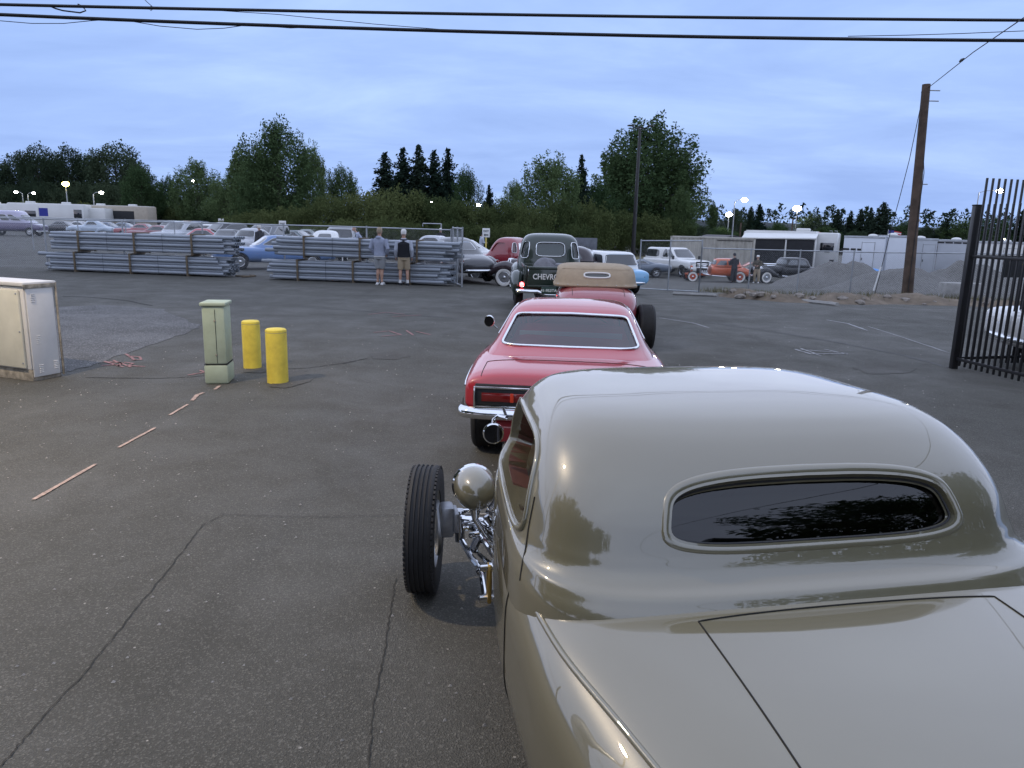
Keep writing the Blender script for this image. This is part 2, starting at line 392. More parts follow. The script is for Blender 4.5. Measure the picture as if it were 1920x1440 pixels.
# loose gravel area on the left
def patch(name, pix, mat, lift, jag=.12, sub=6):
    P = [GP(*p) for p in pix]; Q = []
    for a, b in zip(P, P[1:]+P[:1]):
        for k in range(sub):
            q = a.lerp(b, k/sub); s = min(1, .3*(a-b).length/sub/jag); Q.append(q+Vector((random.uniform(-jag, jag), random.uniform(-jag, jag), 0))*s)
    V = [(q.x, q.y, gz(q.x, q.y)+lift) for q in Q]; F = [tuple(range(len(Q)))]
    return Geo().add(V, F).build(name, mat, GROUND, smooth=False)
patch('gravel_patch', [(-180, 640), (100, 576), (200, 572), (300, 580), (380, 610), (340, 628), (270, 652), (190, 680), (120, 700), (-150, 708)], GRAVM, .005, .1)
patch('stain', [(1600, 690), (1660, 683), (1720, 690), (1700, 700), (1630, 702)], ASPHD, .0045, .1)
patch('manhole_patch', [(690, 664), (720, 659), (760, 661), (772, 668), (740, 675), (700, 673)], ASPHD, .0045, .05)
# scattered small stones and litter
def pebbles():
    g = Geo()
    for i in range(900):
        y = random.uniform(2.2, 16); x = random.uniform(-.62*y-1, .62*y); r = random.uniform(.003, .009)
        g.add([(x-r, y-r, .001), (x+r, y-r*.6, .001), (x+r*.7, y+r, .001), (x-r*.8, y+r*.8, .001), (x, y, r*1.3)], [(0, 1, 4), (1, 2, 4), (2, 3, 4), (3, 0, 4)])
    tag(g.build('pebbles', principled('pebble', (.34, .32, .29), .9, var=.5, vscale=.8), None, smooth=False), 'tiny pale stones scattered over the worn asphalt', 'pebbles', kind='stuff')
pebbles()
# ------------------------------------------------------------------ car toolkit
class Cabin:
    """stack of rounded plan outlines: (z, half width, y front, y rear, exponent)"""
    def __init__(s, sl, m=8, tp=0):
        s.tp = tp; k = np.arange(len(sl)); s.T = np.linspace(0, len(sl)-1, (len(sl)-1)*m+1); A = np.array(sl, float)
        s.z, s.w, s.f, s.r, s.n = [pchip(k, A[:, i], s.T) for i in range(5)]
    def par(s, z): return [float(np.interp(z, s.z, a)) for a in (s.w, s.f, s.r, s.n)]
    def mesh(s, na=64, shrink=0, zmin=None):
        rings = []
        for z, w, f, r, n in zip(s.z, s.w, s.f, s.r, s.n):
            if zmin and z < zmin: continue
            yc = (f+r)/2; L = max((f-r)/2-shrink, 1e-4); w_ = max(w-shrink, 1e-4); th = np.linspace(0, 2*np.pi, na, endpoint=False)
            # even spacing along the outline
            tt = np.linspace(0, 2*np.pi, 400); X = w_*spw(np.cos(tt), 2/n); Y = L*spw(np.sin(tt), 2/n)
            d = np.concatenate([[0], np.cumsum(np.hypot(np.diff(X), np.diff(Y)))]); q = np.linspace(0, d[-1], na+1)[:-1]
            xx, yy = np.interp(q, d, X), np.interp(q, d, Y); rings.append(list(zip(xx*(1-s.tp*yy), yc+yy, [z-shrink*.8]*na)))
        return Geo().loft(rings, True, True, True)
    def at(s, kind, a, z, off=0):
        w, f, r, n = s.par(z); yc = (f+r)/2; L = (f-r)/2; g = max(0, 1-min(abs(a), .9999)**n)**(1/n)
        if kind == 'rear': p = Vector((w*a, yc-L*g, z))
        elif kind == 'front': p = Vector((w*a, yc+L*g, z))
        elif kind == 'left': p = Vector((-w*g, yc+L*a, z))
        else: p = Vector((w*g, yc+L*a, z))
        p.x *= 1-s.tp*(p.y-yc)
        if off:
            e = .01; t1 = s.at(kind, a+e, z)-s.at(kind, a-e, z); t2 = s.at(kind, a, z+e)-s.at(kind, a, z-e)
            nn = t1.cross(t2).normalized(); c = Vector((0, yc, z-.3))
            if nn.dot(p-c) < 0: nn = -nn
            p = p+nn*off
        return p
    def outline(s, kind, z0, z1, b, t, n=40, ex=6, off=0, rho=1, arch=0):
        """b, t: (a0, a1) at the bottom and the top edge"""
        out = []
        for k in range(n):
            th = 2*math.pi*k/n; u = spw(math.cos(th), 2/ex)*rho; v = spw(math.sin(th), 2/ex)*rho
            vv = (v+1)/2; a0 = b[0]+(t[0]-b[0])*vv; a1 = b[1]+(t[1]-b[1])*vv
            out.append(s.at(kind, (a0+a1)/2+u*(a1-a0)/2, z0+(z1-z0)*vv+arch*(1-u*u)*vv, off))
        return out
    def pane(s, kind, z0, z1, b, t, off=.004, ex=6, n=40, arch=0):
        g = Geo(); rings = [s.outline(kind, z0, z1, b, t, n, ex, off, rho, arch) for rho in (1, .8, .55, .3, .02)]
        return g.loft(rings, True, False, True)
    def cutter(s, kind, z0, z1, b, t, d=.1, ex=6, n=40, arch=0):
        return Geo().loft([s.outline(kind, z0, z1, b, t, n, ex, d, 1, arch), s.outline(kind, z0, z1, b, t, n, ex, -d, 1, arch)], True, True, True)
    def trim(s, kind, z0, z1, b, t, r=.012, off=.004, ex=6, n=48, arch=0):
        return Geo().tube(s.outline(kind, z0, z1, b, t, n, ex, off, 1, arch), r, 6, True)
class Hull:
    """body lofted along y: stations (y, half width, z bottom, z widest, z top, exp top, exp bottom)"""
    def __init__(s, st, m=8):
        A = np.array(st, float); k = np.arange(len(A)); s.T = np.linspace(0, len(A)-1, (len(A)-1)*m+1)
        s.A = [pchip(k, A[:, i], s.T) for i in range(7)]; s.y = s.A[0]
    def par(s, y): return [float(np.interp(y, s.y, a)) for a in s.A]
    def ring(s, P, na, grow=0):
        y, w, zb, zm, zt, et, eb = P; out = []
        for k in range(na):
            a = 2*math.pi*k/na; c, sn = math.cos(a), math.sin(a); n = et if sn >= 0 else eb
            x = (w+grow)*float(spw(c, 2/n)); z = zm+((zt-zm) if sn >= 0 else (zm-zb))*float(spw(sn, 2/n)); out.append((x, y, z))
        return out
    def mesh(s, na=48, grow=0):
        return Geo().loft([s.ring([a[i] for a in s.A], na, grow) for i in range(len(s.y))], True, True, True)
    def at(s, y, ang, off=0):
        y_, w, zb, zm, zt, et, eb = s.par(y); a = rad(ang); n = et if math.sin(a) >= 0 else eb
        p = Vector((w*float(spw(math.cos(a), 2/n)), y, zm+((zt-zm) if math.sin(a) >= 0 else zm-zb)*float(spw(math.sin(a), 2/n))))
        if off:
            t1 = s.at(y+.01, ang)-s.at(y-.01, ang); t2 = s.at(y, ang+1)-s.at(y, ang-1); nn = t1.cross(t2).normalized()
            if nn.dot(p-Vector((0, y, zm))) < 0: nn = -nn
            p = p+nn*off
        return p
    def topz(s, x, y):
        y_, w, zb, zm, zt, et, eb = s.par(y); return zm+(zt-zm)*max(0, 1-min(abs(x)/w, 1)**et)**(1/et)
def arch_cut(y, r, x0, x1, z): return Geo().lathe([(r, x0), (r, x1)], 32, Matrix.Translation((0, y, z)))
_wheel = {}
def wheel(parent, loc, R, w, rim='hub', grooves=4, rot=0, white=False, rimmat=None, side=1, cap=CHROME, camber=0, n=40):
    """wheel > hub; side = +1 if the outer face looks to +x"""
    key = (R, w, rim, grooves, white, rimmat.name if rimmat else '', cap.name, n)
    if key not in _wheel:
        ri = R*(.60 if rim != 'low' else .72); h = w/2; prof = [(ri, -h*.86), (R*.80, -h), (R*.93, -h*.96), (R*.985, -h*.80)]
        for k in range(grooves):
            x = -h*.62+h*1.24*(k+.5)/grooves; gw = h*.10
            prof += [(R, x-gw*1.3), (R*.972, x-gw), (R*.972, x+gw), (R, x+gw*1.3)]
        prof += [(R*.985, h*.80), (R*.93, h*.96), (R*.80, h), (ri, h*.86)]
        ty = Geo().lathe(prof, n, closed=True).mesh('tyre', RUBBER, ang=50)
        rg = Geo().lathe([(ri*1.01, h*.80), (ri*.97, h*.74), (ri*.88, h*.50), (ri*.62, h*.42), (ri*.55, h*.52), (ri*.2, h*.6)], n).lathe([(ri*1.01, -h*.8), (ri*.9, -h*.5)], n, cap=False)
        hg = Geo()
        if rim == 'spoke':
            rg = Geo().lathe([(ri*1.01, h*.82), (ri*.95, h*.72), (ri*.86, h*.55), (ri*.86, -h*.5), (ri*1.01, -h*.82)], n, cap=False)
            for k in range(5):
                a = 2*math.pi*k/5; hg.box((h*.45, ri*.5*math.cos(a), ri*.5*math.sin(a)), (h*.25, ri*.95, ri*.24), .004, Matrix.Rotation(a, 3, 'X'))
            hg.lathe([(ri*.25, h*.3), (ri*.25, h*.62), (ri*.12, h*.68)], 20)
        elif rim == 'low':
            for k in range(10):
                a = 2*math.pi*k/10; hg.box((h*.5, ri*.5*math.cos(a), ri*.5*math.sin(a)), (h*.2, ri*.95, ri*.1), 0, Matrix.Rotation(a, 3, 'X'))
            hg.lathe([(ri*.2, h*.4), (ri*.2, h*.62), (ri*.1, h*.66)], 16)
        else:
            hg.lathe([(ri*.58, h*.5), (ri*.52, h*.66), (ri*.34, h*.74), (ri*.2, h*.9), (ri*.02, h*.95)], 24)
            hg.lathe([(ri*.98, h*.80), (ri*.93, h*.86), (ri*.86, h*.74)], n, cap=False)
        ww = Geo().lathe([(R*.86, h*.995), (R*.83, h*1.03), (ri*1.06, h*.98), (ri*1.0, h*.88)], n, cap=False).mesh('whitewall', WHITEWALL) if white else None
        _wheel[key] = (ty, rg.mesh('rim', rimmat or DULLMETAL), hg.mesh('hub', cap), ww)
    ty, rg, hg, ww = _wheel[key]
    t = link('wheel', ty, parent, loc); t.rotation_euler = (0, rad(camber), rad(rot)+(0 if side > 0 else math.pi))
    link('rim', rg, t); link('hub', hg, t)
    if ww: link('whitewall', ww, t)
    return t
def four_wheels(p, yf, yr, tw, R, w, Rr=None, wr=None, twr=None, **kw):
    for y, r_, w_, tr in ((yf, R, w, tw), (yr, Rr or R, wr or w, twr or tw)):
        for s in (-1, 1): wheel(p, (s*tr, y, r_), r_, w_, side=s, **kw)
def bar(parent, name, pts, r, mat=CHROME, flat=1.0, n=8): return Geo().tube(pts, r, n, flat=flat).build(name, mat, parent)
def bumper(parent, y, w, z, dy, h=.10, mat=CHROME, wrap=.25):
    s = 1 if dy > 0 else -1; pts = []
    for k in range(13):
        a = -1+2*k/12; pts.append((w*a, y+s*(.04-.10*a*a-(wrap if abs(a) > .99 else 0)), z))
    g = Geo(); rings = []
    for p in pts: rings.append([(p[0], p[1]-s*.02, p[2]-h/2), (p[0], p[1]+s*.03, p[2]-h/3), (p[0], p[1]+s*.045, p[2]), (p[0], p[1]+s*.03, p[2]+h/3), (p[0], p[1]-s*.02, p[2]+h/2)])
    return g.loft(rings, True, True, True).build('bumper', mat, parent, ang=60)
def lamp_disc(parent, name, c, r, mat, d=.03, ax=(0, 1, 0), n=20, ring=True):
    q = Vector((1, 0, 0)).rotation_difference(Vector(ax)).to_matrix().to_4x4(); M = Matrix.Translation(c) @ q
    o = Geo().lathe([(r, -d), (r*.97, 0), (r*.7, d*.5), (r*.05, d*.75)], n, M).build(name, mat, parent)
    if ring: Geo().lathe([(r*1.0, -d*.5), (r*1.14, -d*.2), (r*1.1, d*.2), (r*.96, d*.1)], n, M, closed=True).build('bezel', CHROME, o)
    return o
# ------------------------------------------------------------------ beige hot rod coupe, closest to the camera
BEIGE = principled('beige_paint', (.150, .136, .084), .34, 0, 1, .012, 1.9, var=.03, vscale=1.5)
BROWNI = principled('brown_leather', (.10, .038, .026), .55, var=.25, vscale=8)
GOLD = principled('gold_anodised', (.50, .33, .10), .35, .8, var=.1)
SEAM = principled('panel_gap', (.010, .010, .009), .8)
HY = rad(11.5); HERO = thing('hot_rod_coupe', 'glossy beige fenderless hot rod coupe with oval rear window, nearest the camera', 'car', (.435, 3.99, 0), HY)
HM = Matrix.Translation((.435, 3.99, 0)) @ Matrix.Rotation(HY, 4, 'Z'); HI = HM.inverted()
def hl(p): return HI @ Vector(p)
hh = Hull([(-3.42, .20, .50, .58, .66, 2.2, 2.2), (-3.34, .44, .44, .60, .79, 2.3, 2.4), (-3.15, .63, .37, .64, .90, 2.6, 2.8), (-2.85, .745, .34, .68, .970, 3.0, 3), (-2.5, .80, .33, .70, 1.012, 3.5, 3), (-2.2, .828, .33, .71, 1.030, 4.4, 3),
           (-1.9, .825, .33, .71, 1.040, 5.2, 3), (-1.5, .79, .33, .71, 1.045, 5.5, 3), (-1.1, .73, .33, .71, 1.045, 5.2, 3), (-.80, .64, .34, .71, 1.035, 4.5, 3), (-.5, .52, .40, .72, 1.02, 3.4, 3), (-.05, .34, .45, .72, .98, 2.6, 3), (.06, .27, .45, .70, .94, 2.6, 3)], 10)
cb = Cabin([(.86, .785, -.74, -2.285, 4.3), (1.000, .778, -.74, -2.258, 4.3), (1.030, .772, -.745, -2.240, 4.3), (1.052, .766, -.75, -2.222, 4.3), (1.063, .756, -.76, -2.190, 4.4), (1.086, .746, -.765, -2.158, 4.5), (1.12, .738, -.775, -2.136, 4.6), (1.20, .720, -.80, -2.100, 4.6), (1.28, .694, -.85, -2.040, 4.5),
            (1.345, .660, -.91, -1.960, 4.4), (1.385, .622, -.95, -1.890, 4.3), (1.412, .570, -1.00, -1.815, 4.2), (1.428, .495, -1.07, -1.73, 4.0), (1.437, .390, -1.16, -1.65, 3.8), (1.4425, .24, -1.28, -1.57, 3.4), (1.445, .02, -1.42, -1.46, 2.8)], 8, tp=.14)
RW = dict(z0=1.146, z1=1.284, b=(-.555, .555), t=(-.540, .540), ex=4.4, arch=.012)
SWl = dict(z0=1.080, z1=1.315, b=(-.54, .80), t=(-.48, .68), ex=5)
WS = dict(z0=1.06, z1=1.33, b=(-.8, .8), t=(-.8, .8), ex=6)
cuts = [cb.cutter('rear', n=64, **RW), cb.cutter('left', **SWl), cb.cutter('right', **SWl), cb.cutter('front', **WS)]
me = boolean(cb.mesh(128).mesh('roof', BEIGE, ang=180), cuts, 'roof'); me.set_sharp_from_angle(angle=rad(35)); link('roof', me, HERO)
me = boolean(cb.mesh(96, .025).mesh('headliner', BROWNI, ang=180), cuts, 'headliner'); link('headliner', me, HERO)
body = hh.mesh(96)
wa = [arch_cut(-2.845, .40, -1, -.5, .36), arch_cut(-2.845, .40, .5, 1, .36)]
me = boolean(body.mesh('body', BEIGE, ang=180), wa, 'body'); me.set_sharp_from_angle(angle=rad(40)); bd = link('body', me, HERO)
# rolled rear window surround and glass
def grown(g, off, n=72):
    d = dict(RW); w = cb.par(1.2)[0]; d['z0'] -= g; d['z1'] += g; d['b'] = (RW['b'][0]-g/w, RW['b'][1]+g/w); d['t'] = (RW['t'][0]-g/w, RW['t'][1]+g/w)
    return cb.outline('rear', d['z0'], d['z1'], d['b'], d['t'], n, d['ex'], off, 1, d['arch'])
rg = [grown(g, o) for g, o in ((.026, -.005), (.0235, .0006), (.020, .0028), (.016, .0042), (.011, .0036), (.006, .000), (.002, -.008), (.000, -.018), (-.004, -.030), (-.006, -.034))]
fr = Geo().loft(rg).build('window_surround', BEIGE, HERO, ang=180)
gl = Geo(); nc, nr = 44, 8; rows = []
for i_ in range(nc+1):
    u_ = -.9995+1.999*i_/nc; hv = max(.02, (1-abs(u_)**RW['ex'])**(1/RW['ex'])); rows.append([cb.at('rear', u_*.562, (RW['z0']+RW['z1']+RW['arch']*.6)/2+hv*(RW['z1']-RW['z0']+.022)/2*(2*k_/nr-1), -.030) for k_ in range(nr+1)])
gl.loft(rows, False)
gl.build('rear_glass', glassy('tinted_glass', (.10, .11, .125), .025), HERO, ang=180)
Geo().tube(grown(-.001, -.020), .004, 6, True).build('window_seal', BLACKP, HERO)
cb.pane('front', off=-.012, **WS).build('windscreen', glassy('clear_glass', (.75, .8, .8), .03), HERO)
# chrome-free side window moulding bead
for s in ('left', 'right'):
    Geo().tube(cb.outline(s, SWl['z0']-.012, SWl['z1']+.012, (-.565, .825), (-.50, .70), 56, 5, .002), .009, 8, True).build('window_moulding', BEIGE, HERO, ang=180)
# belt bead running along each side
for s in (1, -1):
    pts = [hh.at(y, 90+s*(62-14*sst(-1.7, -3.0, y)), .001) for y in np.linspace(-3.30, -.2, 60)]
    Geo().tube(pts, .0085, 8).build('belt_bead', BEIGE, HERO, ang=180)
    # door shut line
    pts = [hh.at(-1.845, 90+s*a, .0004) for a in np.linspace(46, 130, 24)]
    Geo().tube(pts, .0028, 5).build('door_gap', SEAM, HERO)
    pts = [cb.at('left' if s > 0 else 'right', -.60, z, .0004) for z in np.linspace(1.0, 1.20, 10)]
    Geo().tube(pts, .0025, 5).build('door_gap', SEAM, HERO)
# deck lid: shut line
def onhull(x, y, off=.0006): return Vector((x, y, hh.topz(x, y)+off))
pl = [onhull(-.425+.02*max(0, (-y-2.9)), y) for y in np.linspace(-3.2, -2.275, 40)]; pr_ = [Vector((-p.x, p.y, p.z)) for p in pl[::-1]]
pt = [onhull(x, -2.262-.012*(x/.425)**2) for x in np.linspace(-.415, .415, 40)]
Geo().tube(pl+pt+pr_, .0024, 5).build('deck_lid_gap', SEAM, HERO)
hg = Geo().tube([onhull(0, -3.05, .02), onhull(0, -3.0, .05), onhull(0, -2.95, .02)], .012, 8).build('deck_handle', CHROME, HERO)
# interior
Geo().box((0, -1.75, .72), (1.1, .5, .25), .06).box((0, -1.97, .98), (1.08, .14, .34), .05).build('bench_seat', BROWNI, HERO)
Geo().box((0, -1.02, .98), (1.0, .16, .14), .03).build('dashboard', BROWNI, HERO)
Geo().tube([(-.3+.17*math.cos(a), -1.22-.05*math.sin(a), 1.05+.16*math.sin(a)) for a in np.linspace(0, 2*math.pi, 24, endpoint=False)], .011, 6, True).build('steering_wheel', BLACKP, HERO)
# wheels: steered in front, fat at the rear
for s in (-1, 1):
    wheel(HERO, (s*.905, 0, .345), .345, .155, 'spoke', 4, -11.5, rimmat=DULLMETAL, side=s, camber=0, n=72)
    wheel(HERO, (s*.74, -2.845, .38), .38, .27, 'spoke', 6, 0, rimmat=DULLMETAL, side=s, n=48)
# tread blocks along the tyre shoulders
for wv in [o for o in kids(HERO) if o.name.startswith('wheel')][::2][:2]:
    g = Geo()
    for k in range(72):
        a = 2*math.pi*k/72
        for s in (-1, 1): g.box((s*.069, .334*math.cos(a), .334*math.sin(a)), (.010, .013, .018), 0, Matrix.Rotation(a, 3, 'X'))
    tag(g.build('tread_block', RUBBER, wv, smooth=False), kind='stuff')
# dropped front axle with brakes, steering and headlamps
ax = [(-.78, 0, .36), (-.68, .0, .36), (-.57, 0, .30), (-.46, 0, .235), (-.36, 0, .22), (0, 0, .22), (.36, 0, .22), (.46, 0, .235), (.57, 0, .30), (.68, 0, .36), (.78, 0, .36)]
BCH = principled('dark_chrome', (.45, .46, .48), .09, 1)
Geo().tube(ax, [.022, .026, .03, .03, .027, .025, .027, .03, .03, .026, .022], 10).build('front_axle', BCH, HERO, ang=60)
Geo().box((0, -.10, .40), (.50, .05, .07), .012).build('spring', BLACKM, HERO)
for s in (-1, 1):
    Geo().box((s*.31, -.9, .46), (.06, 1.9, .11), .012).build('frame_rail', BLACKM, HERO)
    Geo().lathe([(.15, -.01), (.15, .01)], 32, Matrix.Translation((s*.84, 0, .345))).build('brake_disc', DULLMETAL, HERO)
    Geo().box((s*.80, -.10, .43), (.075, .12, .17), .02).box((s*.755, -.10, .43), (.03, .14, .11), .01).build('brake_caliper', principled('cast_alloy', (.30, .31, .33), .45, .7, var=.2, vscale=20), HERO)
    for dz in (-.05, .05): Geo().lathe([(.012, 0), (.012, .03)], 8, Matrix.Translation((s*.715, -.12, .43+dz))).build('bolt', CHROME, HERO)
    Geo().tube([(s*.72, 0, .44), (s*.715, 0, .26)], .028, 10).build('kingpin', BCH, HERO)
    bar(HERO, 'steering_arm', [(s*.71, -.03, .27), (s*.68, -.16, .24), (s*.64, -.27, .215)], .016)
    Geo().sphere((s*.64, -.27, .205), .026, 10, 8).build('rod_end', BCH, HERO)
    bar(HERO, 'radius_rod', [(s*.63, -.03, .33), (s*.605, -.40, .36), (s*.57, -.95, .40)], .014)
    bar(HERO, 'radius_rod', [(s*.63, -.03, .21), (s*.605, -.40, .29), (s*.57, -.95, .37)], .014)
    bar(HERO, 'shock_absorber', [(s*.66, -.10, .24), (s*.50, -.08, .60)], .024, BCH)
    Geo().tube([(s*.56, -.08, .56), (s*.44, -.06, .56), (s*.30, -.02, .52)], .013, 8).build('shock_mount', CHROME, HERO)
    bar(HERO, 'brake_hose', [(s*.70, -.1, .45), (s*.60, -.16, .47), (s*.46, -.18, .40), (s*.44, -.2, .33), (s*.38, -.22, .38), (s*.30, -.25, .42)], .007, principled('hose', (.35, .33, .30), .4, .3))
    bar(HERO, 'tie_bar', [(s*.72, -.06, .42), (s*.56, -.10, .405), (s*.36, -.14, .41)], .015)
bar(HERO, 'tie_rod', [(-.64, -.27, .215), (.64, -.27, .215)], .013)
HLp = hl(atY(890, 915, 3.62))
for s in (-1, 1):
    c = Vector((s*abs(HLp.x), HLp.y, HLp.z)); r = .106
    b_ = Geo().lathe([(.003, -.150), (r*.35, -.143), (r*.62, -.122), (r*.84, -.086), (r*.97, -.035), (r, .015), (r*.98, .05)], 40, Matrix.Translation(c) @ Matrix.Rotation(math.pi/2, 4, 'Z')).build('headlamp', BEIGE, HERO, ang=180)
    Geo().lathe([(r*.97, .04), (r*1.05, .05), (r*1.03, .07), (r*.9, .075)], 32, Matrix.Translation(c) @ Matrix.Rotation(math.pi/2, 4, 'Z'), cap=False).build('bezel', CHROME, b_)
    Geo().lathe([(r*.95, .06), (r*.7, .085), (r*.05, .095)], 32, Matrix.Translation(c) @ Matrix.Rotation(math.pi/2, 4, 'Z')).build('lens', HEADLENS, b_)
    Geo().tube([c+Vector((0, -.03, -r*.9)), c+Vector((0, -.03, -r-.05)), c+Vector((-s*.05, -.03, -r-.13)), c+Vector((-s*.10, -.02, -.30))], [.032, .016, .014, .014], 10).build('headlamp_stand', CHROME, HERO)
    Geo().tube([c+Vector((-s*.06, -.02, -r-.04)), c+Vector((-s*.10, -.02, -.22)), c+Vector((-s*.13, .0, -.34))], .013, 8).build('headlamp_brace', BCH, HERO)
    Geo().box(c+Vector((-s*.095, -.09, -.14)), (.035, .03, .085), .008).box(c+Vector((-s*.16, -.09, -.115)), (.13, .02, .022), .006).build('turn_signal', CHROME, HERO)
# drag link side: pitman arm in gold
pa = hl(atY(940, 1075, 2.95)); pb = hl(atY(915, 1130, 2.95))
PA = hl(atY(917, 1093, 3.30)); PX = PA.x
Geo().box((PX, PA.y, PA.z), (.022, .05, .20), .010).build('pitman_arm', GOLD, HERO)
for z in (PA.z+.08, PA.z-.08): Geo().lathe([(.018, -.045), (.018, .045)], 12, Matrix.Translation((PX, PA.y, z))).build('bolt', CHROME, HERO)
Geo().tube([(PX, PA.y, PA.z+.08), (PX+.16, PA.y, PA.z+.10), (PX+.30, PA.y, PA.z+.10)], .024, 10).build('pitman_shaft', CHROME, HERO)
bar(HERO, 'drag_link', [(PX-.02, PA.y, PA.z-.08), (-.66, -.5, .21), (-.64, -.27, .205)], .013)
for k in range(3):
    bar(HERO, 'brake_line', [(-.70+.02*k, -.12, .40+.02*k), (-.62+.03*k, -.22-.05*k, .46-.02*k), (-.52, -.34-.06*k, .36+.03*k), (-.42, -.42-.05*k, .44)], .006)
for (x, y, z) in ((-.60, -.12, .31), (-.66, -.16, .36), (-.56, -.28, .33), (-.52, -.20, .47), (-.58, -.36, .30), (-.62, -.05, .47)):
    Geo().lathe([(.010, -.03), (.017, -.022), (.017, .022), (.010, .03)], 10, Matrix.Translation((x, y, z)) @ Matrix.Rotation(x*9, 4, 'Z')).build('joint', CHROME, HERO)
# round swan-neck mirrors
mp_ = hl(atY(925, 812, 2.72))
for s in (-1, 1):
    c = Vector((s*abs(mp_.x), mp_.y, mp_.z)); M = Matrix.Translation(c) @ Matrix.Rotation(math.pi/2+rad(s*8), 4, 'Z')
    mh = Geo().lathe([(.036, -.012), (.040, -.008), (.040, .006), (.030, .022), (.004, .028)], 32, M).build('mirror', CHROME, HERO)
    Geo().lathe([(.035, -.0135), (.002, -.0136)], 32, M).build('mirror_glass', principled('mirror_dark', (.05, .05, .055), .03, 1), mh)
    pts = [c+Vector((0, .02, .0)), c+Vector((-s*.005, .03, .045)), c+Vector((-s*.02, .02, .062)), c+Vector((-s*.05, .0, .060)), Vector((s*.665, -.92, 1.235))]
    bar(HERO, 'mirror_arm', pts, .006)
# grille and lights out of sight but part of the car
Geo().box((0, .085, .70), (.44, .03, .46), .012).build('grille', DULLMETAL, HERO)
for s in (-1, 1): lamp_disc(HERO, 'tail_lamp', (s*.52, -3.30, .60), .045, REDLENS, .02, (0, -1, 0))
# ------------------------------------------------------------------ street lamp left of the frame: it lights the near asphalt and the left sides of things
LAMPLIT = emitter('sodium_glow', (1.0, .72, .38), 60)
def street_lamp(loc, h, arm, rz, label, col, power, spot=True):
    t = thing('street_lamp', label, 'street lamp', loc, rz, 'street lamps beside the yard')
    Geo().tube([(0, 0, 0), (0, 0, .5), (0, 0, h*.6), (0, 0, h-.3)], [.11, .10, .085, .06], 14).build('pole', GALV, t)
    Geo().box((0, 0, .03), (.34, .34, .06), .01).build('base_plate', GALV, t)
    Geo().tube([(0, 0, h-.35), (arm*.2, 0, h-.1), (arm*.6, 0, h), (arm, 0, h)], .035, 10).build('arm', GALV, t)
    hd = Geo().box((arm+.2, 0, h+.02), (.62, .28, .12), .04).build('lamp_head', DULLMETAL, t)
    Geo().sphere((arm+.25, 0, h-.05), .13, 16, 8, (1.3, .9, .45)).build('lamp_lens', LAMPLIT, hd)
    if power:
        l = bpy.data.lights.new('lamp_light', 'SPOT'); l.energy = power; l.color = col; l.spot_size = rad(150); l.spot_blend = .6; l.shadow_soft_size = .12
        o = bpy.data.objects.new('lamp_light', l); COL.objects.link(o); o.parent = t; o.location = (arm+.25, 0, h-.13)
    return t
street_lamp((-8.6, 4.6, 0), 7.6, 1.9, 0, 'warm lit street lamp standing left of the beige coupe', (1, .80, .55), 1700)

